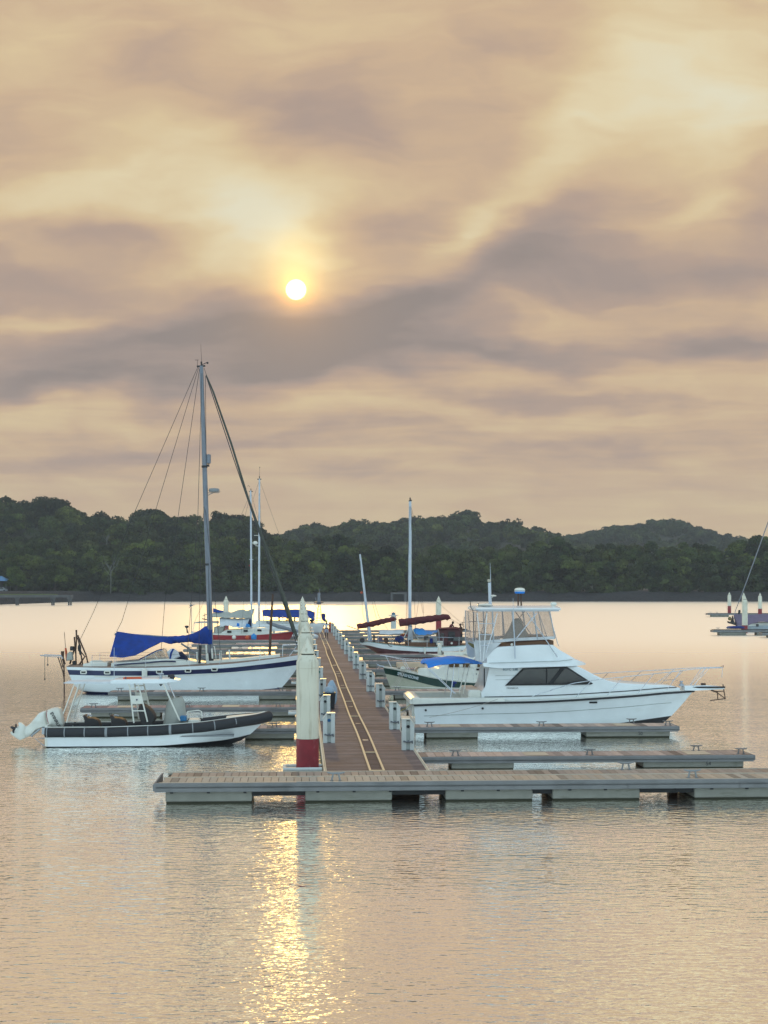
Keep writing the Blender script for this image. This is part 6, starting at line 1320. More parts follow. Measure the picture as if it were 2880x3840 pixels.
# ---------------------------------------------------------------- green and cream cruiser
def cruiser():
    B = Boat('green_motor_boat', 80.7, 1690, 'green and cream motor boat lettered on the bow, behind the motor yacht', 'motor boat'); X, o = B.x, B.o
    x1, x0 = X(1436), X(2035,-1.2)
    sh = B.crv([(1436,2499,0),(1480,2507,-.6),(1557,2524,-1.25),(1620,2538,-1.5),(1684,2548,-1.6),(1803,2557,-1.7),(2035,2553,-1.5)])
    bm = crv([(0,1.5),(.4,1.75),(.65,1.6),(.82,1.15),(.93,.55),(1,.03)]); kz = crv([(0,-.4),(.6,-.5),(.85,-.3),(1,.1)])
    gr = crv([(0,.30),(.4,.32),(.7,.46),(1,.36)])
    def shape(h,t): f = .9-.45*max(t-.55,0)/.45; return f*(h/.3)**.75 if h < .3 else f+(1-f)*((h-.3)/.7)**1.1
    rows = [(lambda t,k,s:k,2),(lambda t,k,s:.1,1),(lambda t,k,s:.26,1),(lambda t,k,s:.30,1),(lambda t,k,s:s-gr(t)-.06,1),(lambda t,k,s:s-gr(t)-.035,0),(lambda t,k,s:s-.07,3),(lambda t,k,s:s,3)]
    hl, G = hull(B, x0, x1, x0, X(1470), bm, sh, kz, rows, [MT['green'],MT['creamh'],MT['boot'],MT['gelw']], shape, 36, MT['gelw'])
    m = MB(); m.tube([(r[3][0],-(r[3][1]+.02),r[3][2]+.02) for r in G[16:35]], .028, 6); m.build('spray_rail', MT['gelw'], hl, 50)
    # lettering follows the bow flare
    nx = X(1530,-1.05); tt = (nx-x0)/(x1-x0); yb = bm(tt); dyx = (bm(tt+.04)-bm(tt-.04))/((.08)*(x1-x0))
    t = text('SPLASHZONE', 'name_lettering', o, (nx, -yb*.975-.02, sh(nx)-.25), (R(86), R(11), math.atan(-dyx)), .21, MT['letterw'], .003, 1.0, .004)
    ct = B.crv([(1560,2522,-1),(1572,2508,-1),(1580,2505,-1),(1640,2507,-1),(1652,2500,-1),(1660,2492,-1),(1820,2490,-1),(1900,2490,-1)])
    m = MB(); house(m, [X(a,-1) for a in (1566,1572,1580,1610,1640,1650,1658,1700,1760,1820,1900)], lambda x: sh(x)-.05, ct, crv([(X(1900),1.35),(X(1650),1.25),(X(1566),.75)]), .95, .07); m.build('cabin', MT['gelw'], o, 40)
    m = MB(); house(m, [X(a,-1) for a in (1655,1670,1760,1820,1905)], lambda x: B.p(0,2492,-1)[2], B.p(0,2470,-1)[2], 1.2, .92, .08); wh = m.build('wheelhouse', MT['gelw'], o, 40)
    for a,b in ((1684,1722),(1736,1762),(1790,1830)): plate(B, 'window', [(a,2502),(b,2502),(b,2489),(a,2489)], -1.36, MT['warmg'], .015, wh)
    plate(B, 'cabin_window', [(1590,2526),(1611,2527),(1613,2517),(1592,2516)], -1.2, MT['glass'], .02)
    plate(B, 'cabin_window', [(1786,2514),(1804,2514),(1804,2507),(1786,2507)], -1.375, MT['glass'], .015)
    text('4', 'number_lettering', o, B.p(1786,2528,-1.375), FRONT, .16, MT['letterk'], .004)
    m = MB(); house(m, lin_(X(1488,0),X(1590,0),4), lambda x: B.p(0,2503,.6)[2], lambda x: B.p(0,2487,.6)[2], .5, .98, .02); do = m.build('deck_board', MT['peach'], o, 45)
    # bow rails, anchor, davit
    for s in (-1,1):
        def q(a,b,d): return (X(a,d), s*abs(d), B.p(a,b,d)[2])
        m = MB(); m.tube([q(1427,2457,-.05),q(1470,2465,-.45),q(1512,2474,-.8),(q(1560,2480,-1.0)),q(1650,2486,-1.2)], .018, 6); m.build('bow_rail', MT['steel'], o, 60)
        for a,b,d,a2,b2,d2 in ((1448,2461,-.3,1470,2506,-.5),(1508,2473,-.8,1532,2518,-.95),(1518,2475,-.85,1540,2520,-1.0)): m = MB(); m.tube([q(a,b,d),q(a2,b2,d2)], .014, 5); m.build('stanchion', MT['steel'], o, 50)
    lifelines(B, [X(a,-1.5) for a in (1613,1670,1719,1775)], sh, lambda x: bm((x-x0)/(x1-x0))-.1, .72, .009, wires=(1,))
    m = MB(); m.tube(B.line([(1440,2500,0),(1422,2497,0),(1411,2490,0)]), .05, 6); m.tube(B.line([(1412,2488,-.12),(1418,2503,0),(1432,2500,.12)]), .03, 6); m.build('anchor', MT['alu'], o, 50)
    m = MB(); puff(m, [B.xz(a,b,-.5) for a,b in ((1500,2510),(1504,2500),(1512,2497),(1520,2503),(1523,2511))], .2, y=-.5); m.build('mooring_bitt', MT['gelw'], o, 60)
    for k_ in range(4): rope(['leftmost','second','third','rightmost'][k_]+' of the white bow lines hanging from the green motor boat to the dock', sag(W_(B,B.p(1507+k_*4,2510,-1.0)), P(77.2-.0,B.v0+X(1462+k_*6,-3.4),.5), .1+.03*k_), .012, group='bow lines of the green motor boat')
    m = MB(); m.ball(B.p(1702,2560,-1.9), (.16,.12,.08), 0, 10, 6); m.tube(B.line([(1702,2560,-1.9),(1700,2575,-1.9)]), .06, 6); m.build('blue_fender', MT['navyb'], o, 60)
cruiser()

# ---------------------------------------------------------------- maroon and white schooner
def schooner():
    B = Boat('maroon_schooner', 119.2, 1560, 'maroon and white two-masted schooner with maroon rolled sails, bow towards the walkway', 'schooner'); X, o = B.x, B.o
    x1, x0 = X(1345), X(1800,-1.3)
    sh = B.crv([(1345,2408,0),(1376,2406,-.5),(1431,2413,-1.2),(1503,2421,-1.8),(1593,2427,-2.0),(1700,2424,-2.0),(1800,2413,-1.5)])
    bm = crv([(0,1.4),(.3,2.0),(.6,1.95),(.8,1.3),(.93,.6),(1,.05)]); kz = crv([(0,.1),(.3,-.6),(.8,-.4),(1,.55)]); sp = lambda h,t: (1-(1-min(h,1))**2.0)**.62
    ww = crv([(0,.42),(.5,.36),(.85,.42),(1,.22)])
    rows = [(lambda t,k,s:k,1),(lambda t,k,s:.0,1),(lambda t,k,s:.3,1),(lambda t,k,s:s-ww(t),0),(lambda t,k,s:s-.05,2),(lambda t,k,s:s,2)]
    hull(B, x0, x1, X(1770), X(1395), bm, sh, kz, rows, [MT['gel'],MT['maroon'],MT['greenrail']], sp, 36, MT['teak'], camber=.03)
    x_b = X(1593,-2); m = MB(); m.box((x_b-.06,-2.05,sh(x_b)-.5),(x_b+.06,-1.9,sh(x_b)-.02)); m.build('chainplate', MT['gelw'], o)
    # masts
    fm = spar(B, 'fore_mast', [(1388,2408,0),(1383,2350,0),(1378,2318,0),(1362,2180,0),(1350,2078,0)], [.20,.14,.11,.095,.07], MT['mastw'], n=10)
    spar(B, 'masthead', [(1350,2080,0),(1348,2066,0)], .06, MT['dark'], fm); m = MB(); m.ball(B.p(1356,2222,-.15), .1, 0, 8, 6); m.build('lamp', MT['orange'], fm, 60)
    mm = spar(B, 'main_mast', [(1537,2410,0),(1537,2200,0),(1538,2000,0),(1538,1880,0)], [.13,.125,.12,.10], MT['mastw'], n=12)
    m = MB(); m.tube(B.line([(1538,1882),(1538,1866)]), .06, 6); m.tube(B.line([(1533,1880),(1544,1876)]), .07, 6); m.build('masthead', MT['dark'], mm, 50)
    for a,dy in ((1510,-.9),(1572,-.9),(1512,.9),(1570,.9)): tube(B, 'mast_strut', [(1537,2345,0),(a,2402,dy)], .03, MT['gelw'])
    m = MB(); puff(m, [B.xz(a,b) for a,b in ((1526,2405),(1530,2345),(1545,2345),(1550,2405))], .3); m.build('tabernacle', MT['alu'], o, 50)
    # rolled sails
    def roll(pts, rs, name):
        m = MB(); n = 26; L = [Vector(B.p(*q)) for q in pts]; P_, RR = [], []
        for i in range(n):
            f = i/(n-1); k = f*(len(L)-1); j = min(int(k), len(L)-2); P_.append(L[j].lerp(L[j+1], k-j)+Vector((0,0,.02*math.sin(i*1.9)))); r = np.interp(f, lin_(0,1,len(rs)), rs); RR.append(float(r)*(1+.06*math.sin(i*2.3)))
        m.tube(P_, RR, 12); return m.build(name, MT['maroonc'], o, 70)
    roll([(1339,2350,0),(1400,2339,0),(1440,2329,0),(1478,2321,0),(1481,2326,0)], [.2,.23,.22,.19,.17,.15], 'rolled_foresail')
    roll([(1497,2336,0),(1560,2328,0),(1620,2320,0),(1676,2313,0),(1684,2322,0)], [.30,.30,.28,.25,.22,.18], 'rolled_mainsail')
    spar(B, 'bowsprit', [(1380,2375,0),(1340,2360,0),(1300,2346,0)], .04, MT['alu'])
    for pts in ([(1350,2080,0),(1420,2310,0),(1480,2400,0)],[(1350,2080,0),(1380,2200,0),(1412,2320,0)],[(1538,1884,0),(1550,2100,0),(1590,2320,0)],[(1538,1884,0),(1560,2050,.2),(1580,2200,.3),(1589,2300,.3)],[(1538,1884,0),(1620,2240,0),(1740,2345,0)],[(1536,1900,-.1),(1524,2400,-1.9)],[(1536,1900,.1),(1520,2410,1.9)],[(1540,1900,-.1),(1560,2400,-1.9)],[(1538,1884,0),(1570,2250,.5),(1550,2405,1.5)],[(1350,2085,0),(1360,2300,-.6),(1392,2410,-1.0)],[(1684,2318,0),(1745,2352,0)],[(1481,2325,0),(1500,2345,0)]): spar(B, 'stay', pts, .011, MT['wire'], n=4)
    # awnings
    tent(B, 'white_awning', [(1422,2362,0),(1465,2363,0),(1513,2361,0)], [(1424,2378,-.8),(1465,2379,-.8),(1514,2374,-.8)], MT['whitec'], 10, .03)
    tent(B, 'blue_tarp', [(1550,2357,0),(1580,2356,0),(1605,2366,0),(1642,2364,0)], [(1558,2378,-1.0),(1580,2382,-1.0),(1610,2379,-1.0),(1640,2370,-.9)], MT['tarp'], 18, .06)
    # deckhouses
    m = MB(); house(m, [X(a) for a in (1540,1548,1600,1655,1662)], lambda x: sh(x)-.1, B.crv([(1540,2406,-1),(1548,2401,-1),(1655,2402,-1),(1662,2408,-1)]), .9, .95, .05); m.build('white_deckhouse', MT['gelw'], o, 45)
    m = MB(); house(m, [X(a) for a in (1522,1530,1620,1626)], lambda x: sh(x)-.1, B.p(0,2413,-1.4)[2], 1.4, .98, .03); m.build('deck_locker', MT['wood'], o, 45)
    m = MB(); house(m, [X(a) for a in (1640,1646,1690,1716,1722)], lambda x: sh(x)-.1, B.crv([(1640,2374,-1),(1650,2362,-1),(1700,2356,-1),(1722,2360,-1)]), 1.15, .92, .08); dh = m.build('maroon_deckhouse', MT['maroon'], o, 45)
    m = MB(); c = B.p(1658,2382,-1.16); m.tube([(c[0],-1.19,c[2]),(c[0],-1.13,c[2])], .17, 14); m.build('round_window', MT['glass'], dh, 50)
    m = MB(); m.box((X(1676),-1.17,sh(X(1676))),(X(1700),-1.12,B.p(0,2372,-1.1)[2])); m.build('doorway', MT['dark'], dh)
    m = MB(); house(m, [X(a) for a in (1642,1650,1705,1716)], lambda x: B.p(0,2360,0)[2], B.crv([(1642,2360,0),(1660,2352,0),(1716,2352,0)]), 1.3, .9, .05); m.build('house_roof', MT['maroonc'], dh, 50)
    m = MB(); puff(m, [B.xz(a,b,-.9) for a,b in ((1480,2400),(1484,2390),(1494,2384),(1505,2384),(1514,2392),(1513,2404),(1500,2412),(1490,2408))], .45, y=-.8); m.build('blue_bundle', MT['navyb'], o, 60)
    for a,mt_ in ((1448,'rust'),(1358,'dark')): m = MB(); c = B.p(a,2401,-1.0 if a > 1400 else -.4); m.tube([(c[0],c[1]-.08,c[2]),(c[0],c[1]+.3,c[2])], .20, 14); m.build('drum', MT[mt_], o, 50)
    m = MB(); puff(m, [B.xz(a,b,-.6) for a,b in ((1415,2405),(1418,2385),(1432,2388),(1437,2404))], .3, y=-.4); m.build('folded_sail', MT['purple'], o, 60)
    m = MB(); puff(m, [B.xz(a,b,.2) for a,b in ((1500,2385),(1503,2378),(1520,2376),(1530,2380),(1530,2388))], .4, y=.3); m.build('red_bundle', MT['red'], o, 60)
    for a,b,c_,d,mt_,n_ in ((1612,2412,1622,2394,'navyb','blue_drum'),(1624,2410,1640,2392,'grey','grey_case'),(1700,2403,1755,2389,'rustg','solar_panel'),(1636,2420,1660,2404,'gelw','white_box'),(1590,2400,1606,2386,'dark','dark_case'),(1680,2420,1712,2404,'maroon','maroon_box'),(1736,2364,1752,2358,'dark','camera_case')):
        m = MB(); p0, p1 = B.p(a,b,-1.3), B.p(c_,d,-1.3); m.box((p0[0],-1.45,p0[2]),(p1[0],-1.0,p1[2]), bev=.02); m.build(n_, MT[mt_], o)
    m = MB(); c = B.p(1694,2412,-1.5); m.tube([(c[0],-1.55,c[2]),(c[0],-1.47,c[2])], .09, 12); m.build('white_disc', MT['gelw'], o, 50)
    m = MB(); m.tube(B.line([(1560,2386,-1.2),(1600,2388,-1.3),(1680,2391,-1.4),(1700,2391,-1.4)]), .03, 5); m.tube(B.line([(1648,2440,-1.9),(1646,2370,-1.6),(1642,2360,-1.4)]), .025, 5); m.build('side_rail', MT['alu'], o, 50)
    lifelines(B, [X(a,-1.5) for a in (1420,1470,1530,1600,1660,1720,1770)], sh, lambda x: bm((x-x0)/(x1-x0))-.1, .7)
    m = MB(); m.tube(B.line([(1738,2360,.8),(1741,2312,.8)]), .025, 5); m.tube(B.line([(1733,2335,.8),(1743,2335,.8)]), .015, 4); m.tube(B.line([(1734,2345,.8),(1733,2332,.8)]), .03, 5); m.build('stern_antenna', MT['dark'], o, 50)
    for a,y0,y1 in ((1400,2412,2380),(1405,2412,2382)): m = MB(); m.tube(B.line([(a,y0,-.8),(a,y1,-.8)]), .05, 6); m.build('belaying_post', MT['dark'], o, 50)
    rope('bow line of the maroon schooner to the walkway', sag(W_(B,B.p(1352,2412,0)), P(118.5,3.5,.65), .2), .016)
    # bicycle
    bi = empty('bicycle', (0,0,0), 0, 'dark bicycle standing on the deck of the maroon schooner', 'bicycle'); bi.matrix_basis = o.matrix_basis
    wheels = []
    for a in (1467,1511):
        c = B.p(a,2410,-1.55); m = MB(); n = 20; m.tube([(c[0]+.29*math.cos(2*math.pi*i/n),c[1],c[2]+.29*math.sin(2*math.pi*i/n)) for i in range(n+1)], .025, 6, cap=False); wo = m.build('wheel', MT['tyre'], bi, 60)
        m = MB(); 
        for i in range(8): m.tube([c,(c[0]+.28*math.cos(math.pi*i/4),c[1],c[2]+.28*math.sin(math.pi*i/4))], .006, 3)
        m.build('spokes', MT['steel'], wo); wheels.append(Vector(c))
    a, b = wheels; mid = a.lerp(b,.46)+Vector((0,0,-.02)); st_ = a.lerp(b,.62)+Vector((0,0,.46)); hd = a.lerp(b,.10)+Vector((0,0,.48))
    m = MB()
    for p_, q_ in ((a,hd),(hd,mid),(hd,st_),(st_,mid),(mid,b),(st_,b),(hd,hd+Vector((-.02,0,.14)))): m.tube([p_,q_], .018, 6)
    m.build('frame', MT['dark'], bi, 50); m = MB(); m.tube([hd+Vector((-.1,-.2,.18)),hd+Vector((-.02,0,.14)),hd+Vector((-.1,.2,.18))], .015, 6); m.build('handlebar', MT['steel'], bi, 50)
    m = MB(); puff(m, [(st_.x-.12,st_.z+.08),(st_.x+.14,st_.z+.1),(st_.x+.14,st_.z+.05),(st_.x-.1,st_.z+.04)], .07, y=a.y); m.build('saddle', MT['dark'], bi, 60)
    return B
SCH = schooner()

# ---------------------------------------------------------------- white speedboat behind the yacht
def speedboat():
    B = Boat('speedboat', 109.2, 1700, 'small white open speedboat between the schooner and the blue awning', 'speedboat'); X, o = B.x, B.o
    x1, x0 = X(1603), X(1800,-.9)
    sh = B.crv([(1603,2451,0),(1640,2457,-.7),(1700,2460,-1),(1800,2459,-1)]); bm = crv([(0,.95),(.5,1.0),(.75,.8),(.92,.35),(1,.03)]); kz = crv([(0,-.3),(.7,-.3),(1,.45)])
    def shape(h,t): f = .8; return f*(h/.4) if h < .4 else f+.2*((h-.4)/.6)
    hull(B, x0, x1, x0, X(1650), bm, sh, kz, [(lambda t,k,s:k,0),(lambda t,k,s:.08,0),(lambda t,k,s:.3,0),(lambda t,k,s:s-.09,1),(lambda t,k,s:s-.05,0),(lambda t,k,s:s,0)], [MT['gelw'],MT['pedn']], shape, 26, MT['gelw'])
    m = MB(); puff(m, [B.xz(a,b) for a,b in ((1641,2456),(1643,2430),(1640,2424),(1642,2414),(1650,2412),(1656,2420),(1654,2440),(1657,2456))], .25); m.build('console', MT['gelw'], o, 60)
    m = MB(); puff(m, [B.xz(a,b) for a,b in ((1653,2455),(1652,2440),(1658,2440),(1659,2455))], .2); m.build('seat', MT['dark'], o, 60)
    m = MB(); house(m, lin_(X(1662),X(1745),5), lambda x: sh(x)-.05, lambda x: B.p(0,2448,0)[2], .6, .95, .05); m.build('bench', MT['gelw'], o, 50)
    m = MB(); puff(m, [B.xz(a,b) for a,b in ((1733,2452),(1738,2440),(1748,2430),(1760,2420),(1768,2424),(1774,2458),(1760,2462))], .8); m.build('windscreen_cowl', MT['gelw'], o, 50)
    m = MB(); m.tube(B.line([(1724,2450,0),(1724,2437,0),(1730,2434,0)]), .06, 7); m.build('bollard', MT['gelw'], o, 60)
speedboat()

# ---------------------------------------------------------------- purple-covered boat at the right edge
def covered():
    B = Boat('covered_sailing_boat', 178.0, 2900, 'grey-hulled sailing boat under a faded purple cover, cut by the right edge', 'sailing boat'); X, o = B.x, B.o
    x1, x0 = X(2762), X(3130,-1)
    sh = B.crv([(2762,2347,0),(2800,2345,-.8),(2880,2346,-1.5),(3130,2344,-1.4)]); bm = crv([(0,1.2),(.4,1.6),(.7,1.4),(.9,.6),(1,.04)]); kz = crv([(0,.1),(.4,-.4),(.8,-.3),(1,.1)]); sp = lambda h,t: (1-(1-min(h,1))**2.2)**.6
    hull(B, x0, x1, X(3100), X(2788), bm, sh, kz, [(lambda t,k,s:k,1),(lambda t,k,s:.12,0),(lambda t,k,s:.5,0),(lambda t,k,s:s-.22,0),(lambda t,k,s:s-.2,0),(lambda t,k,s:s,0)], [MT['greyh'],MT['boot']], sp, 30, MT['gelw'])
    tent(B, 'purple_cover', [(2750,2303,0),(2800,2306,0),(2880,2302,0),(3000,2300,0),(3080,2304,0)], [(2764,2347,-.25),(2800,2345,-.9),(2845,2333,-1.4),(2980,2330,-1.5),(3080,2334,-1.4)], MT['purple'], 30, .06)
    m = MB(); house(m, [X(a) for a in (2800,2815,2900,3000)], lambda x: sh(x)-.05, B.crv([(2800,2344,-1),(2815,2336,-1),(2900,2333,-1),(3000,2333,-1)]), 1.0, .9, .06); m.build('cabin', MT['gelw'], o, 45)
    m = MB(); puff(m, [B.xz(a,b) for a,b in ((2727,2329),(2733,2331),(2740,2332),(2744,2322),(2748,2308),(2752,2330),(2762,2346),(2752,2343),(2740,2339),(2730,2337))], .25); m.build('anchor_gear', MT['dark'], o, 60)
    m = MB(); m.ball(B.p(2736,2320), .22, 0, 8, 6); m.build('fender', MT['soilc'], o, 60)
    spar(B, 'furled_headsail', [(2752,2320,0),(2758,2290,0),(2800,2180,0),(2840,2070,0),(2885,1945,0),(3010,1600,0)], [.03,.04,.06,.06,.06,.03], MT['mast'])
    spar(B, 'mast', [(3010,2340,0),(3010,1595,0)], .1, MT['mastw'])
    m = MB(); puff(m, [B.xz(a,b) for a,b in ((2768,2302),(2769,2288),(2776,2286),(2777,2296),(2774,2303))], .15); m.build('hatch_cover', MT['dark'], o, 60)
    m = MB(); puff(m, [B.xz(a,b,-1.2) for a,b in ((2834,2350),(2833,2340),(2841,2340),(2841,2350))], .2, y=-1.5); m.build('side_gear', MT['dark'], o, 60)
    k = MB(); k.lathe([(.02,.0),(.9,.02),(1.1,.14),(.9,.3),(.1,.36)], 14, 0, (0,0,0), 1, .5); ko = k.build('upturned_dinghy', MT['navyb'], None, 60); ko.location = at(2758,2357,169.5)+Vector((0,0,-.05)); tag(ko, 'dark blue upturned dinghy on the distant finger dock at the right edge', 'dinghy')
covered()
# ================================================================ PEOPLE
def skinned(name, V, E, Rr, mtl, parent, sub=2, root=0):
    me = bpy.data.meshes.new(name); me.from_pydata(V, E, []); me.materials.append(mtl)
    o = bpy.data.objects.new(name, me); COL.objects.link(o)
    if parent: o.parent = parent
    sk = o.modifiers.new('skin', 'SKIN'); sk.use_smooth_shade = True
    if not me.skin_vertices: me.skin_vertices.new() if hasattr(me.skin_vertices,'new') else None
    lay = me.skin_vertices[0].data
    for i, r in enumerate(Rr):
        lay[i].radius = r if isinstance(r, tuple) else (r, r); lay[i].use_root = (i == root)
    s = o.modifiers.new('sub', 'SUBSURF'); s.levels = sub; s.render_levels = sub
    return o
def person(label, loc, rz, J, top=None, bottom=None, skin='skin', cap=None, hair=True, scale=1.0, bottom_len=.55, group=None):
    root = empty('person', loc, rz, label, 'person', group); root.scale = (scale,)*3
    V = []; E = []; Rr = []
    def add(p, r, prev=None):
        V.append(p); Rr.append(r); i = len(V)-1
        if prev is not None: E.append((prev, i))
        return i
    pel = add(J['pelvis'], (.13,.095)); spn = add(J['spine'], (.125,.09), pel); ch = add(J['chest'], (.15,.10), spn)
    nk = add(J['neck'], .052, ch); hb = add(J['headbase'], (.062,.07), nk); hm = add(J['head'], (.078,.098), hb); ht = add(J['headtop'], (.055,.07), hm)
    for s, k in ((-1,'L'),(1,'R')):
        sh = add(J['sh'+k], .055, ch); el = add(J['el'+k], .042, sh); wr = add(J['wr'+k], .028, el)
        w, e = Vector(J['wr'+k]), Vector(J['el'+k]); d = (w-e).normalized(); pm = w+d*.07; pi = add(tuple(pm), (.038,.018), wr)
        side = Vector((0,1,0)) if abs(d.y) < .8 else Vector((0,0,1)); side = (side-d*side.dot(d)).normalized(); inn = Vector((-s,0,0))
        for q, (off, ln) in enumerate(((-.03,.065),(-.01,.075),(.011,.070),(.03,.055))):
            a = pm+side*off+d*.03; i1 = add(tuple(a), .0095, pi); i2 = add(tuple(a+d*ln*.55+inn*.008), .0088, i1); add(tuple(a+d*ln*.95+inn*.025), .0075, i2)
        a = pm-side*.04-d*.02; i1 = add(tuple(a), .011, pi); add(tuple(a-side*.018+d*.045+inn*.01), .009, i1)
        hp = add(J['hip'+k], (.088,.09), pel); kn = add(J['kn'+k], .056, hp); an = add(J['an'+k], .036, kn); add(J['toe'+k], (.038,.025), an)
    body = skinned('body', V, E, Rr, MT[skin], root)
    h = Vector(J['head']); f = Vector(J.get('face', (0,-1,0))).normalized(); side = Vector((-f.y,f.x,0)).normalized()
    m = MB()
    for s in (-1,1): m.ball(h+f*.085+side*.03*s+Vector((0,0,.01)), .011, 0, 8, 6)
    m.build('eyes', MT['eyew'], root, 60)
    m = MB(); n0 = h+f*.095; m.tube([n0+Vector((0,0,.012)),n0+f*.018-Vector((0,0,.022)),n0+f*.004-Vector((0,0,.03))],[.008,.013,.008],6)
    for s in (-1,1): m.ball(h+side*.078*s, (.015,.02,.03), 0, 8, 6)
    m.build('nose_and_ears', MT[skin], root, 60)
    m = MB(); m.tube([h+f*.088+side*a-Vector((0,0,.055)) for a in (-.022,0,.022)], [.004,.007,.004], 6); m.build('mouth', MT['mouth'], root, 60)
    if cap:
        m = MB(); t = Vector(J['headtop']); m.ball(h-f*.008+Vector((0,0,.045)), (.092,.108,.085), 0, 16, 10); m.build('cap', MT[cap], root, 60)
    elif hair:
        m = MB(); m.ball(h-f*.022+Vector((0,0,.038)), (.086,.10,.088), 0, 16, 10); m.build('hair', MT['hair'], root, 60)
    if top:
        V2 = [J['pelvis'],J['spine'],J['chest']]; E2 = [(0,1),(1,2)]; R2 = [(.142,.108),(.138,.103),(.162,.112)]
        nk_ = tuple(Vector(J['chest']).lerp(Vector(J['neck']), .55)); V2.append(nk_); R2.append((.09,.075)); E2.append((2,3))
        for k in 'LR':
            s_, e_ = Vector(J['sh'+k]), Vector(J['el'+k]); i = len(V2); V2 += [tuple(s_), tuple(s_.lerp(e_,.55))]; R2 += [.068,.062]; E2 += [(2,i),(i,i+1)]
        skinned('shirt', V2, E2, R2, MT[top], root)
    if bottom:
        V2 = [tuple(Vector(J['pelvis']).lerp(Vector(J['spine']),.35)), J['pelvis']]; E2 = [(0,1)]; R2 = [(.142,.108),(.148,.112)]
        for k in 'LR':
            a, b, c = Vector(J['hip'+k]), Vector(J['kn'+k]), Vector(J['an'+k]); i = len(V2); V2.append(tuple(a)); R2.append((.105,.105)); E2.append((1,i))
            V2.append(tuple(a.lerp(b, min(bottom_len/.5,1)))); R2.append(.092 if bottom_len < .6 else .075); E2.append((i,i+1))
            if bottom_len > .6: V2.append(tuple(b.lerp(c,.85))); R2.append(.06); E2.append((i+1,i+2))
        skinned('shorts' if bottom_len < .6 else 'trousers', V2, E2, R2, MT[bottom], root, root=1)
    m = MB()
    for k in 'LR':
        a, t = Vector(J['an'+k]), Vector(J['toe'+k]); d = (t-a); d.z = 0; d.normalize(); m.tube([a-d*.06+Vector((0,0,-.045)), a+Vector((0,0,-.03)), t+Vector((0,0,-.004)), t+d*.05+Vector((0,0,-.008))], [.035,.046,.044,.03], 8)
    m.build('shoes', MT['dark'], root, 60)
    return root
MT['mouth'] = mat('lips', (.12,.04,.035), .6)
BASE = dict(pelvis=(0,0,.93), spine=(0,0,1.12), chest=(0,0,1.30), neck=(0,-.01,1.46), headbase=(0,-.02,1.525), head=(0,-.035,1.60), headtop=(0,-.025,1.67),
            shL=(-.175,0,1.39), elL=(-.24,.02,1.12), wrL=(-.27,-.05,.88), shR=(.175,0,1.39), elR=(.24,.03,1.12), wrR=(.27,0,.88),
            hipL=(-.09,0,.88), knL=(-.10,-.03,.49), anL=(-.10,.03,.09), toeL=(-.11,-.11,.035), hipR=(.09,0,.88), knR=(.10,-.03,.49), anR=(.10,.03,.09), toeR=(.11,-.11,.035))
walk = dict(BASE); walk.update(elL=(-.26,.05,1.12), wrL=(-.31,-.06,.90), elR=(.26,.08,1.12), wrR=(.33,.10,.90), knL=(-.10,-.12,.50), anL=(-.09,-.16,.10), toeL=(-.10,-.31,.05), knR=(.11,.02,.48), anR=(.12,.24,.13), toeR=(.13,.13,.035))
pt = P(145.0, 0, 0); D_ = 5.4*F/(2395.5-HY)
person('person in a white sleeveless top, pale shorts and lime cap walking along the walkway', P(143.5, vz(1224,2395,143.5)[0], ZW+.0), ANG, walk, 'whites', 'shorts', 'skind', 'lime', scale=1.03, bottom_len=.46)
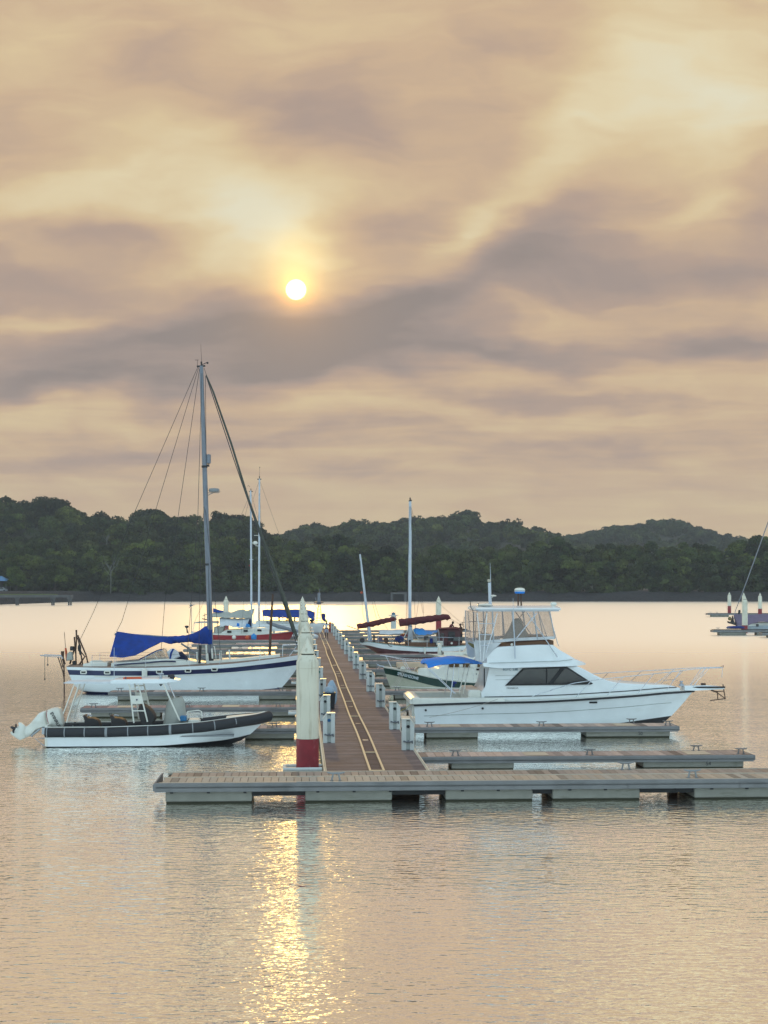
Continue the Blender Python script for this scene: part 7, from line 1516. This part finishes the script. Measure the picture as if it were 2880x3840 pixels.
# two people at the stern of the schooner
o = SCH.o; x_ = SCH.x(1729,-.4); zt = SCH.p(1729,2338,-.4)[2]
stand = dict(BASE); stand.update(elL=(-.30,-.12,1.16), wrL=(-.30,-.36,1.16), elR=(.28,.0,1.12), wrR=(.20,-.20,1.0), neck=(0,-.03,1.45), headbase=(0,-.06,1.515), head=(0,-.085,1.585), headtop=(0,-.08,1.655))
person('bare-chested person in dark trousers standing at the stern of the schooner', W_(SCH,(x_,-.4,zt-1.70)), ANG-R(70), stand, None, 'darkcl', 'skin', scale=1.0, bottom_len=.9)
MBd = MB(); q = SCH.x(1729,-.4); MBd.box((q-.5,-.9,zt-1.78),(q+.55,.4,zt-1.71), bev=.02); MBd.build('stern_platform', MT['teak'], o); m = MB(); m.box((q-.4,-.7,.6),(q+.4,.2,zt-1.78)); m.build('platform_base', MT['maroon'], o)
x_ = SCH.x(1690,.6); zt = SCH.p(1690,2332,.6)[2]
lean = dict(BASE); lean.update(spine=(0,-.04,1.11), chest=(0,-.13,1.27), neck=(0,-.22,1.41), headbase=(0,-.27,1.465), head=(0,-.31,1.53), headtop=(0,-.32,1.60), shL=(-.175,-.17,1.35), shR=(.175,-.17,1.35), elL=(-.22,-.32,1.13), wrL=(-.16,-.48,1.02), elR=(.22,-.32,1.13), wrR=(.16,-.48,1.02))
person('person in a dull red shirt bending forward behind the schooner deckhouse', W_(SCH,(x_,1.45,zt-1.62)), ANG+R(60), lean, 'redcl', 'darkcl', 'skind', scale=1.0, bottom_len=.9)
# people sitting under the blue awning of the white ketch
sit = dict(BASE); dz = .48
for k in list(sit):
    a = sit[k]
    if k[:2] not in ('kn','an','to'): sit[k] = (a[0], a[1]+.0, a[2]-dz)
sit.update(knL=(-.12,-.44,.46), anL=(-.12,-.46,.09), toeL=(-.13,-.60,.035), knR=(.12,-.44,.46), anR=(.12,-.46,.09), toeR=(.13,-.60,.035), elL=(-.24,-.10,.66), wrL=(-.14,-.32,.58), elR=(.24,-.10,.66), wrR=(.14,-.32,.58))
kt = bpy.data.objects['white_ketch']; U_ = 161.0
for i, (px_, rz_, lb) in enumerate(((1017,R(20),'leftmost dark figure sitting under the blue awning of the white ketch'),(1047,R(-70),'second dark figure from the left sitting under the blue awning'),(1076,R(30),'third dark figure from the left sitting under the blue awning, leaning'),(1104,R(80),'fourth dark figure from the left sitting under the blue awning'),(1170,R(0),'dark figure at the right end of the blue awning, right of the piles'))):
    v_, z_ = vz(px_, 2316 if i < 4 else 2314, U_+.8)
    person(lb, P(U_+.8, v_, z_-1.20), ANG+rz_, sit, 'darkcl', 'darkcl', 'skind', scale=1.0, bottom_len=.9)
